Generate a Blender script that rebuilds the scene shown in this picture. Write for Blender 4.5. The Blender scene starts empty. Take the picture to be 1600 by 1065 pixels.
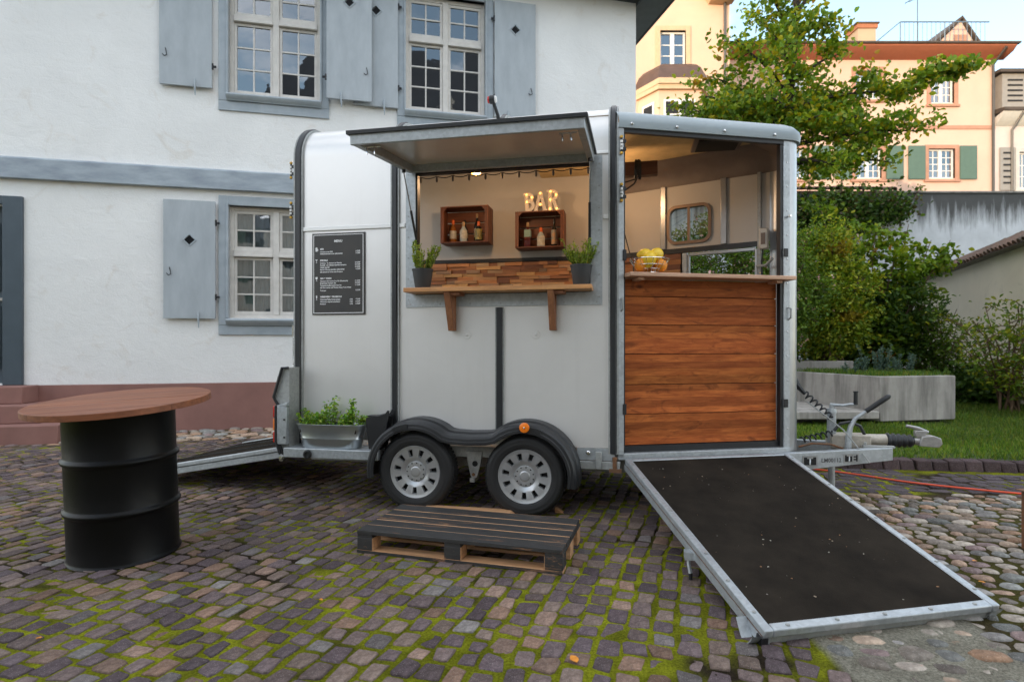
import bpy, bmesh, math, random
import numpy as np
from mathutils import Matrix, Vector
R = math.radians
rng = np.random.default_rng(7)
random.seed(7)
scene = bpy.context.scene
col = scene.collection

# ---------------------------------------------------------------- camera
cam_data = bpy.data.cameras.new('camera')
cam = bpy.data.objects.new('camera', cam_data)
col.objects.link(cam)
cam.location = (0, 0, 1.25)
cam.rotation_euler = (R(90), 0, 0)
cam_data.sensor_width = 36
cam_data.lens = 36 * 905 / 1600
cam_data.shift_y = 7.5 / 1600
cam_data.clip_end = 2000
cam_data.dof.use_dof = True
cam_data.dof.focus_distance = 3.7
cam_data.dof.aperture_fstop = 3.0
scene.camera = cam

# ---------------------------------------------------------------- sky and sun
SUN_EL, SUN_AZ = R(2.5), R(220)
world = bpy.data.worlds.new('World')
scene.world = world
world.use_nodes = True
wt = world.node_tree
wt.nodes.clear()
w_out = wt.nodes.new('ShaderNodeOutputWorld')
w_bg = wt.nodes.new('ShaderNodeBackground')
w_sky = wt.nodes.new('ShaderNodeTexSky')
w_sky.sky_type = 'NISHITA'
w_sky.sun_disc = False
w_sky.sun_elevation = SUN_EL
w_sky.sun_rotation = SUN_AZ
w_sky.air_density = 0.7
w_sky.dust_density = 0.1
w_sky.ozone_density = 1.0
# thin high cloud over the whole sky
w_tc = wt.nodes.new('ShaderNodeTexCoord')
w_map = wt.nodes.new('ShaderNodeMapping')
w_map.inputs['Scale'].default_value = (1.0, 1.0, 3.0)
w_map.inputs['Location'].default_value = (0.0, 0.0, 0.0)
w_noise = wt.nodes.new('ShaderNodeTexNoise')
w_noise.inputs['Scale'].default_value = 2.2
w_noise.inputs['Detail'].default_value = 7
w_ramp = wt.nodes.new('ShaderNodeMapRange')
w_ramp.inputs['From Min'].default_value = 0.42
w_ramp.inputs['From Max'].default_value = 0.60
w_ramp.inputs['To Min'].default_value = 0.05
w_ramp.inputs['To Max'].default_value = 0.95
w_mix = wt.nodes.new('ShaderNodeMix')
w_mix.data_type = 'RGBA'
w_mix.inputs[7].default_value = (2.92, 2.95, 3.04, 1)
wt.links.new(w_tc.outputs['Generated'], w_map.inputs['Vector'])
wt.links.new(w_map.outputs[0], w_noise.inputs['Vector'])
wt.links.new(w_noise.outputs['Fac'], w_ramp.inputs['Value'])
wt.links.new(w_ramp.outputs[0], w_mix.inputs[0])
wt.links.new(w_sky.outputs[0], w_mix.inputs[6])
wt.links.new(w_mix.outputs[2], w_bg.inputs['Color'])
wt.links.new(w_bg.outputs[0], w_out.inputs['Surface'])
w_bg.inputs['Strength'].default_value = 0.15

sun_data = bpy.data.lights.new('sun', 'SUN')
sun_data.energy = 0.64
sun_data.angle = R(0.5)
sun_data.color = (1.0, 0.80, 0.58)
sun = bpy.data.objects.new('sun', sun_data)
col.objects.link(sun)
sun_dir = Vector((math.sin(SUN_AZ) * math.cos(SUN_EL), math.cos(SUN_AZ) * math.cos(SUN_EL), math.sin(SUN_EL)))
sun.rotation_euler = sun_dir.to_track_quat('Z', 'Y').to_euler()
sun.location = sun_dir * 60

vs = scene.view_settings
vs.view_transform = 'Standard'
vs.look = 'None'
vs.gamma = 1
vs.exposure = 2.66
vs.use_curve_mapping = False
scene.cycles.max_bounces = 8
scene.cycles.use_denoising = True

# ---------------------------------------------------------------- mesh helpers
def rotz(a, loc=(0, 0, 0)):
    return Matrix.Translation(loc) @ Matrix.Rotation(a, 4, 'Z')

class MB:
    """Collects shapes and links them as one mesh object."""
    def __init__(self, M=None):
        self.v, self.f, self.c, self.M, self.cur = [], [], [], M, None
    def add(self, verts, faces, M=None, col=None):
        b = len(self.v)
        for p in verts:
            p = Vector(p)
            if M is not None: p = M @ p
            if self.M is not None: p = self.M @ p
            self.v.append(tuple(p))
        cc = col if col is not None else self.cur
        for f in faces:
            self.f.append(tuple(b + i for i in f))
            self.c.append(cc)
        return self
    def box(self, x0, x1, y0, y1, z0, z1, M=None, col=None):
        v = [(x, y, z) for z in (z0, z1) for y in (y0, y1) for x in (x0, x1)]
        return self.add(v, [(0, 2, 3, 1), (4, 5, 7, 6), (0, 1, 5, 4), (2, 6, 7, 3), (0, 4, 6, 2), (1, 3, 7, 5)], M, col)
    def prism(self, poly, axis, a0, a1, M=None, col=None, caps=True):
        n = len(poly)
        def P(u, v, a): return {'x': (a, u, v), 'y': (u, a, v), 'z': (u, v, a)}[axis]
        v = [P(u, w, a0) for u, w in poly] + [P(u, w, a1) for u, w in poly]
        area = sum(poly[i][0] * poly[(i + 1) % n][1] - poly[(i + 1) % n][0] * poly[i][1] for i in range(n))
        flip = (area > 0) == (axis == 'y')
        fs = [(i, (i + 1) % n, n + (i + 1) % n, n + i) for i in range(n)]
        if caps: fs += [tuple(range(n - 1, -1, -1)), tuple(range(n, 2 * n))]
        if flip: fs = [tuple(reversed(q)) for q in fs]
        return self.add(v, fs, M, col)
    def tube(self, pts, r, n=8, M=None, col=None, caps=True, closed=False):
        pts = [Vector(p) for p in pts]
        m = len(pts)
        rs = r if isinstance(r, (list, tuple)) else [r] * m
        vs_, up = [], None
        for i, p in enumerate(pts):
            if closed: t = pts[(i + 1) % m] - pts[i - 1]
            else: t = pts[min(i + 1, m - 1)] - pts[max(i - 1, 0)]
            if t.length < 1e-9: t = Vector((0, 0, 1))
            t.normalize()
            if up is None:
                up = Vector((0, 0, 1)) if abs(t.z) < .9 else Vector((1, 0, 0))
            side = t.cross(up)
            if side.length < 1e-6: side = t.orthogonal()
            side.normalize(); up = side.cross(t).normalized()
            for k in range(n):
                a = 2 * math.pi * k / n
                vs_.append(p + (side * math.cos(a) + up * math.sin(a)) * rs[i])
        fs = []
        for i in range(m if closed else m - 1):
            j = (i + 1) % m
            for k in range(n):
                fs.append((i * n + k, i * n + (k + 1) % n, j * n + (k + 1) % n, j * n + k))
        if caps and not closed:
            fs += [tuple(range(n - 1, -1, -1)), tuple((m - 1) * n + k for k in range(n))]
        return self.add(vs_, fs, M, col)
    def lathe(self, prof, n=24, M=None, col=None, sx=1, sy=1, closed=False):
        """prof: (radius, z) from bottom to top"""
        vs_ = [(r * math.cos(2 * math.pi * k / n) * sx, r * math.sin(2 * math.pi * k / n) * sy, z) for r, z in prof for k in range(n)]
        m = len(prof); fs = []
        for i in range(m if closed else m - 1):
            j = (i + 1) % m
            for k in range(n):
                fs.append((i * n + k, i * n + (k + 1) % n, j * n + (k + 1) % n, j * n + k))
        if not closed:
            if prof[0][0] > 1e-6: fs.append(tuple(range(n - 1, -1, -1)))
            if prof[-1][0] > 1e-6: fs.append(tuple((m - 1) * n + k for k in range(n)))
        return self.add(vs_, fs, M, col)
    def sweep(self, path, sect, up, M=None, col=None):
        """sweep a 2D section (a sideways, b along 'out') along a planar path; up(i) -> (side, out) vectors"""
        n, vs_ = len(sect), []
        for i, p in enumerate(path):
            s, o = up(i)
            for a, b in sect: vs_.append(Vector(p) + Vector(s) * a + Vector(o) * b)
        fs = []
        for i in range(len(path) - 1):
            for k in range(n):
                fs.append((i * n + k, (i + 1) * n + k, (i + 1) * n + (k + 1) % n, i * n + (k + 1) % n))
        fs += [tuple(range(n)), tuple((len(path) - 1) * n + k for k in range(n - 1, -1, -1))]
        return self.add(vs_, fs, M, col)
    def build(self, name, mat, parent=None, angle=35, bevel=0, kind=None, smooth=True, fix=True):
        me = bpy.data.meshes.new(name)
        me.from_pydata(self.v, [], self.f)
        if any(c is not None for c in self.c):
            at = me.color_attributes.new('tint', 'FLOAT_COLOR', 'CORNER')
            data = []
            for f, c in zip(self.f, self.c):
                c = c or (1, 1, 1)
                data += [c[0], c[1], c[2], 1.0] * len(f)
            at.data.foreach_set('color', data)
        if fix:
            bm = bmesh.new(); bm.from_mesh(me)
            bmesh.ops.recalc_face_normals(bm, faces=bm.faces)
            bm.to_mesh(me); bm.free()
        if smooth:
            me.polygons.foreach_set('use_smooth', [True] * len(me.polygons))
            me.set_sharp_from_angle(angle=R(angle))
        me.materials.append(mat)
        o = bpy.data.objects.new(name, me)
        col.objects.link(o)
        o.parent = parent
        if bevel:
            b = o.modifiers.new('bevel', 'BEVEL')
            b.width = bevel; b.segments = 2; b.limit_method = 'ANGLE'; b.angle_limit = R(40)
        if kind: o['kind'] = kind
        return o

def tag(o, label, cat, group=None):
    o['label'] = label; o['category'] = cat
    if group: o['group'] = group
    return o

def thing(name, label, cat, loc=(0, 0, 0), rz=0, group=None):
    o = bpy.data.objects.new(name, None)
    o.empty_display_size = .1
    col.objects.link(o)
    o.location = loc; o.rotation_euler = (0, 0, rz)
    return tag(o, label, cat, group)

def copy_tree(o, parent=None):
    c = o.copy(); col.objects.link(c); c.parent = parent
    for ch in list(o.children): copy_tree(ch, c)
    return c

def np_mesh(name, verts, faces, colors, mat, parent=None, kind=None, smooth=False, sharp=None):
    """big meshes: verts (n,3), faces (m,k) all of one size, colors (n,3) per vertex"""
    me = bpy.data.meshes.new(name)
    n, (m, k) = len(verts), faces.shape
    me.vertices.add(n); me.vertices.foreach_set('co', np.asarray(verts, np.float32).ravel())
    me.loops.add(m * k); me.loops.foreach_set('vertex_index', np.asarray(faces, np.int32).ravel())
    me.polygons.add(m)
    me.polygons.foreach_set('loop_start', np.arange(0, m * k, k, dtype=np.int32))
    if smooth: me.polygons.foreach_set('use_smooth', np.ones(m, bool))
    if colors is not None:
        at = me.color_attributes.new('tint', 'FLOAT_COLOR', 'POINT')
        c4 = np.ones((n, 4), np.float32); c4[:, :3] = colors
        at.data.foreach_set('color', c4.ravel())
    me.materials.append(mat)
    me.update(calc_edges=True); me.validate()
    if sharp: me.set_sharp_from_angle(angle=R(sharp))
    o = bpy.data.objects.new(name, me)
    col.objects.link(o); o.parent = parent
    if kind: o['kind'] = kind
    return o

def arc(cx_, cz_, r, a0, a1, n):
    return [(cx_ + r * math.cos(R(a0 + (a1 - a0) * i / n)), cz_ + r * math.sin(R(a0 + (a1 - a0) * i / n))) for i in range(n + 1)]

# ---------------------------------------------------------------- materials
def _new(name):
    m = bpy.data.materials.new(name); m.use_nodes = True
    nt = m.node_tree; nt.nodes.clear()
    out = nt.nodes.new('ShaderNodeOutputMaterial')
    b = nt.nodes.new('ShaderNodeBsdfPrincipled')
    nt.links.new(b.outputs[0], out.inputs['Surface'])
    return m, nt, b, out

def _coords(nt, scale=(1, 1, 1), space='Object', rot=(0, 0, 0)):
    tc = nt.nodes.new('ShaderNodeTexCoord'); mp = nt.nodes.new('ShaderNodeMapping')
    mp.inputs['Scale'].default_value = scale
    mp.inputs['Rotation'].default_value = rot
    nt.links.new(tc.outputs[space], mp.inputs['Vector'])
    return mp.outputs[0]

def _noise(nt, vec, scale, detail=6, rough=.6, dist=0):
    n = nt.nodes.new('ShaderNodeTexNoise')
    n.inputs['Scale'].default_value = scale; n.inputs['Detail'].default_value = detail
    n.inputs['Roughness'].default_value = rough; n.inputs['Distortion'].default_value = dist
    nt.links.new(vec, n.inputs['Vector'])
    return n.outputs['Fac']

def _ramp(nt, fac, stops):
    r = nt.nodes.new('ShaderNodeValToRGB')
    el = r.color_ramp.elements
    while len(el) < len(stops): el.new(.5)
    for e, (p, c) in zip(el, stops):
        e.position = p; e.color = (*c, 1) if len(c) == 3 else c
    nt.links.new(fac, r.inputs[0])
    return r.outputs[0]

def _mixc(nt, fac, a, b, mode='MIX'):
    m = nt.nodes.new('ShaderNodeMix'); m.data_type = 'RGBA'; m.blend_type = mode
    for i, x in ((0, fac), (6, a), (7, b)):
        if isinstance(x, (int, float)): m.inputs[i].default_value = x
        elif isinstance(x, (tuple, list)): m.inputs[i].default_value = (*x, 1)
        else: nt.links.new(x, m.inputs[i])
    return m.outputs[2]

def _bump(nt, b, h, strength, dist=.01, normal=None):
    n = nt.nodes.new('ShaderNodeBump')
    n.inputs['Strength'].default_value = strength; n.inputs['Distance'].default_value = dist
    nt.links.new(h, n.inputs['Height'])
    if normal is not None: nt.links.new(normal, n.inputs['Normal'])
    nt.links.new(n.outputs[0], b.inputs['Normal'])
    return n.outputs[0]

def _attr(nt):
    a = nt.nodes.new('ShaderNodeVertexColor'); a.layer_name = 'tint'
    return a.outputs[0]

def mat(name, c, rough=.5, metal=0, var=.15, vs_=6, bump=0, bs=60, spec=.5, tint=False, c2=None, space='Object', scale=(1, 1, 1), rvar=0, bd=.004, coat=0):
    m, nt, b, out = _new(name)
    v = _coords(nt, scale, space)
    n = _noise(nt, v, vs_)
    dark = tuple(x * (1 - var) for x in c) if c2 is None else c2
    base = _mixc(nt, _ramp(nt, n, [(.3, (0, 0, 0)), (.7, (1, 1, 1))]), dark, c)
    if tint: base = _mixc(nt, 1.0, base, _attr(nt), 'MULTIPLY')
    nt.links.new(base, b.inputs['Base Color'])
    b.inputs['Metallic'].default_value = metal
    b.inputs['Roughness'].default_value = rough
    b.inputs['Specular IOR Level'].default_value = spec
    b.inputs['Coat Weight'].default_value = coat
    if rvar:
        mr = nt.nodes.new('ShaderNodeMapRange')
        mr.inputs['To Min'].default_value = max(.02, rough - rvar); mr.inputs['To Max'].default_value = min(1, rough + rvar)
        nt.links.new(_noise(nt, v, vs_ * 2.7, 8, .7), mr.inputs['Value'])
        nt.links.new(mr.outputs[0], b.inputs['Roughness'])
    if bump:
        _bump(nt, b, _noise(nt, v, bs, 8, .65), bump, bd)
    return m

def wood(name, c, c2, axis='x', rough=.55, fine=38, knots=True, tint=False, bump=.35, scale=1.0):
    m, nt, b, out = _new(name)
    st = {'x': (.09, 1, 1), 'y': (1, .09, 1), 'z': (1, 1, .09)}[axis]
    st = tuple(s * scale for s in st)
    v = _coords(nt, st)
    oi = nt.nodes.new('ShaderNodeObjectInfo')
    addv = nt.nodes.new('ShaderNodeVectorMath'); addv.operation = 'MULTIPLY_ADD'
    cmb = nt.nodes.new('ShaderNodeCombineXYZ')
    for k in range(3): nt.links.new(oi.outputs['Random'], cmb.inputs[k])
    nt.links.new(cmb.outputs[0], addv.inputs[0]); addv.inputs[1].default_value = (17, 31, 23)
    nt.links.new(v, addv.inputs[2]); v = addv.outputs[0]
    big = _noise(nt, v, 7, 5, .6, 1.2)
    fi = _noise(nt, v, fine, 8, .7, .4)
    base = _mixc(nt, _ramp(nt, big, [(.32, (0, 0, 0)), (.68, (1, 1, 1))]), c2, c)
    base = _mixc(nt, _ramp(nt, fi, [(.38, (.55, .55, .55)), (.62, (0, 0, 0))]), base, tuple(x * .45 for x in c2))
    if knots:
        vo = nt.nodes.new('ShaderNodeTexVoronoi'); vo.inputs['Scale'].default_value = 3.2
        nt.links.new(_coords(nt, tuple(s * 1.0 if s > .5 * scale else s * 3.5 for s in st)), vo.inputs['Vector'])
        base = _mixc(nt, _ramp(nt, vo.outputs['Distance'], [(.03, (.85, .85, .85)), (.14, (0, 0, 0))]), base, tuple(x * .3 for x in c2))
    if tint: base = _mixc(nt, 1.0, base, _attr(nt), 'MULTIPLY')
    nt.links.new(base, b.inputs['Base Color'])
    b.inputs['Roughness'].default_value = rough
    _bump(nt, b, fi, bump, .002)
    return m

def leaf_mat(name, trans=.35, rough=.5):
    m, nt, b, out = _new(name)
    a = _attr(nt)
    nt.links.new(a, b.inputs['Base Color'])
    b.inputs['Roughness'].default_value = rough
    b.inputs['Specular IOR Level'].default_value = .35
    t = nt.nodes.new('ShaderNodeBsdfTranslucent')
    nt.links.new(_mixc(nt, 1.0, a, (1.0, .95, .45), 'MULTIPLY'), t.inputs['Color'])
    mx = nt.nodes.new('ShaderNodeMixShader'); mx.inputs[0].default_value = trans
    nt.links.new(b.outputs[0], mx.inputs[1]); nt.links.new(t.outputs[0], mx.inputs[2])
    nt.links.new(mx.outputs[0], out.inputs['Surface'])
    return m

def glass_mat(name, refl=.3, tint_=(.8, .85, .85), rough=.015, wav=.02):
    m, nt, b, out = _new(name)
    nt.nodes.remove(b)
    t = nt.nodes.new('ShaderNodeBsdfTransparent'); t.inputs[0].default_value = (*tint_, 1)
    g = nt.nodes.new('ShaderNodeBsdfGlossy'); g.inputs['Roughness'].default_value = rough
    g.inputs['Color'].default_value = (.95, .97, 1, 1)
    lw = nt.nodes.new('ShaderNodeFresnel'); lw.inputs['IOR'].default_value = 1.5
    ad = nt.nodes.new('ShaderNodeMath'); ad.operation = 'ADD'; ad.inputs[1].default_value = refl - .04; ad.use_clamp = True
    nt.links.new(lw.outputs[0], ad.inputs[0])
    mx = nt.nodes.new('ShaderNodeMixShader')
    nt.links.new(ad.outputs[0], mx.inputs[0]); nt.links.new(t.outputs[0], mx.inputs[1]); nt.links.new(g.outputs[0], mx.inputs[2])
    nt.links.new(mx.outputs[0], out.inputs['Surface'])
    n = nt.nodes.new('ShaderNodeBump'); n.inputs['Strength'].default_value = wav; n.inputs['Distance'].default_value = .02
    nt.links.new(_noise(nt, _coords(nt), 3.5, 2), n.inputs['Height'])
    nt.links.new(n.outputs[0], g.inputs['Normal'])
    return m

def emit_mat(name, c, s):
    m, nt, b, out = _new(name)
    b.inputs['Base Color'].default_value = (*c, 1)
    b.inputs['Emission Color'].default_value = (*c, 1)
    b.inputs['Emission Strength'].default_value = s
    return m

def plaster(name, c, stain=(.45, .40, .34), stain_amt=.25, bump=.5):
    m, nt, b, out = _new(name)
    v = _coords(nt)
    n1 = _noise(nt, v, .9, 8, .65, .6)
    n2 = _noise(nt, v, 7, 8, .7)
    n3 = _noise(nt, v, 2.2, 6, .6, 1.5)
    base = _mixc(nt, _ramp(nt, n1, [(.3, (0, 0, 0)), (.7, (1, 1, 1))]), tuple(x * .9 for x in c), c)
    base = _mixc(nt, _ramp(nt, n3, [(.58, (0, 0, 0)), (.8, (stain_amt,) * 3)]), base, stain)
    base = _mixc(nt, _ramp(nt, n2, [(.62, (0, 0, 0)), (.75, (.25, .25, .25))]), base, tuple(x * .75 for x in c))
    nt.links.new(base, b.inputs['Base Color'])
    b.inputs['Roughness'].default_value = .9
    b.inputs['Specular IOR Level'].default_value = .2
    mp = _coords(nt, (1, 1, 1.6))
    hgt = _mixc(nt, .35, _noise(nt, mp, 5, 8, .6, .8), _noise(nt, v, 45, 6, .7))
    _bump(nt, b, hgt, bump, .022)
    return m

def galv(name, c=(.43, .46, .48), metal=.5, rough=.45):
    m, nt, b, out = _new(name)
    v = _coords(nt)
    vo = nt.nodes.new('ShaderNodeTexVoronoi'); vo.inputs['Scale'].default_value = 55
    nt.links.new(v, vo.inputs['Vector'])
    n = _noise(nt, v, 8, 8, .7)
    base = _mixc(nt, _ramp(nt, vo.outputs['Color'], [(.2, (0, 0, 0)), (.8, (1, 1, 1))]), tuple(x * .90 for x in c), tuple(min(1, x * 1.06) for x in c))
    base = _mixc(nt, _ramp(nt, n, [(.5, (0, 0, 0)), (.72, (.55, .55, .55))]), base, tuple(x * .55 for x in c))
    nt.links.new(base, b.inputs['Base Color'])
    b.inputs['Metallic'].default_value = metal; b.inputs['Roughness'].default_value = rough
    _bump(nt, b, n, .08, .004)
    return m

# ---------------------------------------------------------------- ground
HP, HA = (-3.907, 8.84), R(13)           # a point on the house wall line and its heading
TP, TA = (0.782, 4.289), R(-11.2)        # near front post of the trailer and its heading
def house_y(x, y): return -(x - HP[0]) * math.sin(HA) + (y - HP[1]) * math.cos(HA)
def kerb_y(x): return 5.80 - .13 * (x - 4.1)

def vnoise(x, y, s, seed):
    g = np.random.default_rng(seed).random((64, 64))
    u, v = (x / s) % 63, (y / s) % 63
    i, j = u.astype(int), v.astype(int)
    a, b = u - i, v - j
    a, b = a * a * (3 - 2 * a), b * b * (3 - 2 * b)
    return (g[i, j] * (1 - a) + g[i + 1, j] * a) * (1 - b) + (g[i, j + 1] * (1 - a) + g[i + 1, j + 1] * a) * b

m_earth = mat('earth', (.09, .08, .06), .95, var=.5, vs_=1.2, bump=.4)
g = MB(); g.box(-250, 250, -150, 400, -.5, -.07)
ground = g.build('ground', m_earth, kind='structure')

def joint_mat(name):
    m, nt, b, out = _new(name)
    v = _coords(nt)
    a = _attr(nt)
    base = _mixc(nt, _ramp(nt, _noise(nt, v, 90, 6, .75), [(.3, (0, 0, 0)), (.7, (1, 1, 1))]), (.30, .28, .2), (1.55, 1.5, 1.3))
    nt.links.new(_mixc(nt, 1.0, a, base, 'MULTIPLY'), b.inputs['Base Color'])
    b.inputs['Roughness'].default_value = .95; b.inputs['Specular IOR Level'].default_value = .1
    _bump(nt, b, _noise(nt, v, 110, 6, .8), 1.0, .02)
    return m
def stone_mat(name, spk=(.42, .40, .38), fine=70):
    m, nt, b, out = _new(name)
    v = _coords(nt)
    a = _attr(nt)
    n1 = _noise(nt, v, fine, 8, .75)
    n2 = _noise(nt, v, 16, 6, .65)
    k = _mixc(nt, _ramp(nt, n1, [(.3, (0, 0, 0)), (.7, (1, 1, 1))]), (.50, .50, .50), (1.45, 1.4, 1.4))
    base = _mixc(nt, 1.0, a, k, 'MULTIPLY')
    base = _mixc(nt, _ramp(nt, n2, [(.40, (.5, .5, .5)), (.6, (0, 0, 0))]), base, _mixc(nt, 1.0, a, (.55, .5, .5), 'MULTIPLY'))
    vo = nt.nodes.new('ShaderNodeTexVoronoi'); vo.inputs['Scale'].default_value = 120
    nt.links.new(v, vo.inputs['Vector'])
    base = _mixc(nt, _ramp(nt, vo.outputs['Distance'], [(.10, (.5, .5, .5)), (.22, (0, 0, 0))]), base, spk)
    nt.links.new(base, b.inputs['Base Color'])
    mr = nt.nodes.new('ShaderNodeMapRange'); mr.inputs['To Min'].default_value = .62; mr.inputs['To Max'].default_value = .9; b.inputs['Specular IOR Level'].default_value = .14
    nt.links.new(n2, mr.inputs['Value']); nt.links.new(mr.outputs[0], b.inputs['Roughness'])
    hm = _mixc(nt, .5, n1, n2)
    _bump(nt, b, hm, .8, .012)
    return m
m_joint = joint_mat('mossy_joints')
m_sett = stone_mat('porphyry')
m_cobble = stone_mat('river_stone', (.55, .52, .48), 40)

# bed of moss and earth between the stones
nx, ny = 430, 290
gx, gy = np.meshgrid(np.linspace(-8.2, 6.5, nx), np.linspace(1.1, 9.7, ny), indexing='ij')
fx, fy = gx.ravel(), gy.ravel()
bz = -.0055 + .006 * vnoise(fx, fy, .045, 1) + .003 * vnoise(fx, fy, .35, 2)
wet = vnoise(fx + 9, fy, .55, 3) * .6 + vnoise(fx, fy + 5, .09, 4) * .4
left = np.clip((fx + 2.6 - .2 * fy) / -1.2, 0, 1) * .06 + np.clip((2.9 - fy) / 1.5, 0, 1) * .06
mo = np.clip((wet - .20 - left) / .26, 0, 1)[:, None]
moss = (np.array([.29, .32, .018])[None] * (.55 + .9 * vnoise(fx, fy, .06, 6))[:, None] * (1 - .35 * vnoise(fx, fy, .4, 21)[:, None]))
soil = np.array([.035, .026, .018])
bc = soil * (1 - mo) + moss * mo
cobz = ((fx > 1.27) & (fy < 4.87))
conc = cobz & (fx < 2.15 + .3 * (vnoise(fx, fy, .3, 8) - .5)) & (fy < 3.1)
bc[cobz] = (soil * 2.0) * (1 - mo[cobz] * .5) + moss[cobz] * mo[cobz] * .18
bc[conc] = np.array([.32, .31, .29]) * (.8 + .4 * vnoise(fx, fy, .12, 9))[conc, None]
bz[conc] += .008
strip = (house_y(fx, fy) > -1.2)
bc[strip] = np.array([.13, .10, .07])
idx = np.arange(nx * ny).reshape(nx, ny)
bf = np.stack([idx[:-1, :-1], idx[1:, :-1], idx[1:, 1:], idx[:-1, 1:]], -1).reshape(-1, 4)
paving = np_mesh('courtyard_paving', np.stack([fx, fy, bz], 1), bf, bc, m_joint, kind='structure', smooth=True)

def sett_shape(c4, top, colr, r):
    """c4: four corners (counter-clockwise); returns 24 verts, 19 quads"""
    c4 = np.array(c4)
    cen = c4.mean(0)
    pts = []
    for i in range(4):
        p, a, b = c4[i], c4[i - 1], c4[(i + 1) % 4]
        pts += [p + (a - p) * r.uniform(.05, .15), p + (b - p) * r.uniform(.05, .15)]
    o = np.array(pts)
    o += r.normal(0, .0034, o.shape)
    tilt = r.normal(0, .016, 2)
    zt = top + (o - cen) @ tilt
    inner = cen + (o - cen) * .935
    zi = top + (inner - cen) @ tilt + .0042
    V = np.concatenate([np.c_[inner, zi], np.c_[o, zt], np.c_[cen + (o - cen) * 1.03, np.full(8, -.05)]])
    F = [(0, 1, 2, 3), (0, 3, 4, 7), (4, 5, 6, 7)]
    for k in range(8):
        j = (k + 1) % 8
        F += [(8 + k, 8 + j, j, k), (16 + k, 16 + j, 8 + j, 8 + k)]
    return V, np.array(F), np.tile(colr, (24, 1))

def cobble_shape(cx_, cy_, rx, ry, rot, top, colr, r, n=12):
    th = np.arange(n) * 2 * np.pi / n
    e = 3.4
    rad = (np.abs(np.cos(th)) ** e + np.abs(np.sin(th)) ** e) ** (-1 / e) * (1 + r.normal(0, .045, n) + .06 * np.cos(2 * th + r.uniform(0, 6)) + .05 * np.cos(3 * th + r.uniform(0, 6)))
    ex, ey = rx * rad * np.cos(th), ry * rad * np.sin(th)
    x, y = ex * math.cos(rot) - ey * math.sin(rot), ex * math.sin(rot) + ey * math.cos(rot)
    V = []
    for s, z in ((.60, top), (.84, top - .004), (.97, top - .013), (1.0, -.035)):
        V.append(np.c_[cx_ + x * s, cy_ + y * s, np.full(n, z)])
    V = np.concatenate(V)
    F = [(k, k + 1, n - 2 - k, n - 1 - k) for k in range(n // 2 - 1)]
    for q in range(3):
        for k in range(n):
            j = (k + 1) % n
            F.append(((q + 1) * n + k, (q + 1) * n + j, q * n + j, q * n + k))
    return V, np.array(F), np.tile(colr, (4 * n, 1))

SETT_COL = np.array([(.098, .076, .076), (.120, .092, .085), (.084, .065, .069), (.136, .104, .086), (.165, .108, .078), (.122, .110, .106), (.180, .126, .098), (.078, .062, .066), (.150, .140, .132)])
SETT_P = np.array([.22, .18, .16, .14, .10, .06, .07, .05, .02])
COB_COL = np.array([(.36, .32, .27), (.24, .21, .18), (.42, .30, .22), (.25, .19, .18), (.48, .43, .36), (.28, .29, .27), (.40, .26, .17), (.33, .32, .30), (.46, .36, .27)])

def in_frame(x, y, m=0):
    px, py = 800 + 905 * x / y, 540 + 905 * 1.25 / y
    return -m < px < 1600 + m and py < 1065 + m

def hidden(x, y):
    """stones that stand under the drum, the pallet or the side ramp"""
    if (x + 2.34) ** 2 + (y - 3.5) ** 2 < .33 ** 2: return True
    if y > 2.55 and x > 1.05 - .11 * (y - 2.4) and x < 2.2 and y < 4.4: return True
    px, py = 800 + 905 * x / y, 540 + 905 * 1.25 / y
    if 100 < px < 290 and 650 < py < 890: return True
    if 570 < px < 890 and 795 < py < 885: return True
    return y > 4.6 and -1.9 < x < 2.3

def lay(shapes, part, mat_, parent, rest, sharp=32):
    """the 300 that show largest become parts, the rest one part"""
    order = sorted(range(len(shapes)), key=lambda i: (not shapes[i][1], shapes[i][2]))
    near = order[:300]; far = order[300:]
    for i in near:
        V, F, C = shapes[i][0]
        c = V.mean(0); c[2] = 0
        o = np_mesh(part, V - c, F, C, mat_, parent, smooth=True, sharp=sharp)
        o.location = c
    if far:
        Vs, Fs, Cs, b = [], [], [], 0
        for i in far:
            V, F, C = shapes[i][0]
            Vs.append(V); Fs.append(F + b); Cs.append(C); b += len(V)
        np_mesh(rest, np.concatenate(Vs), np.concatenate(Fs), np.concatenate(Cs), mat_, parent, kind='stuff', smooth=True, sharp=sharp)

def courses(ang, wmean, lens, region, ext, r, org=(0, 0), lim=((-9, 9), (-9, 9))):
    """rows of four-cornered cells along heading ang"""
    d = np.array([math.cos(ang), math.sin(ang)]); c = np.array([-d[1], d[0]])
    out = []
    v = ext[0]
    while v < ext[1]:
        w = r.normal(wmean, wmean * .06)
        u = ext[2] + r.uniform(0, .2)
        bend = r.uniform(0, 6)
        while u < ext[3]:
            L = r.uniform(*lens)
            cen = np.array(org) + d * (u + L / 2) + c * (v + w / 2)
            if region(cen[0], cen[1]):
                jt = r.uniform(.0085, .0135)
                def P(a, b_):
                    a2 = u + a; b2 = v + b_ + .022 * math.sin((u + a) * .9 + v * .35) + .010 * math.sin((u + a) * 2.3 + v)
                    return np.array(org) + d * a2 + c * b2
                q = [P(jt, jt), P(L - jt, jt), P(L - jt, w - jt), P(jt, w - jt)]
                q = [p + r.normal(0, .0055, 2) for p in q]
                out.append((q, cen))
            u += L
        v += w
    return out

def sett_colour(r):
    c = SETT_COL[r.choice(len(SETT_COL), p=SETT_P)] * r.uniform(.95, 1.8)
    return c

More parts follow.
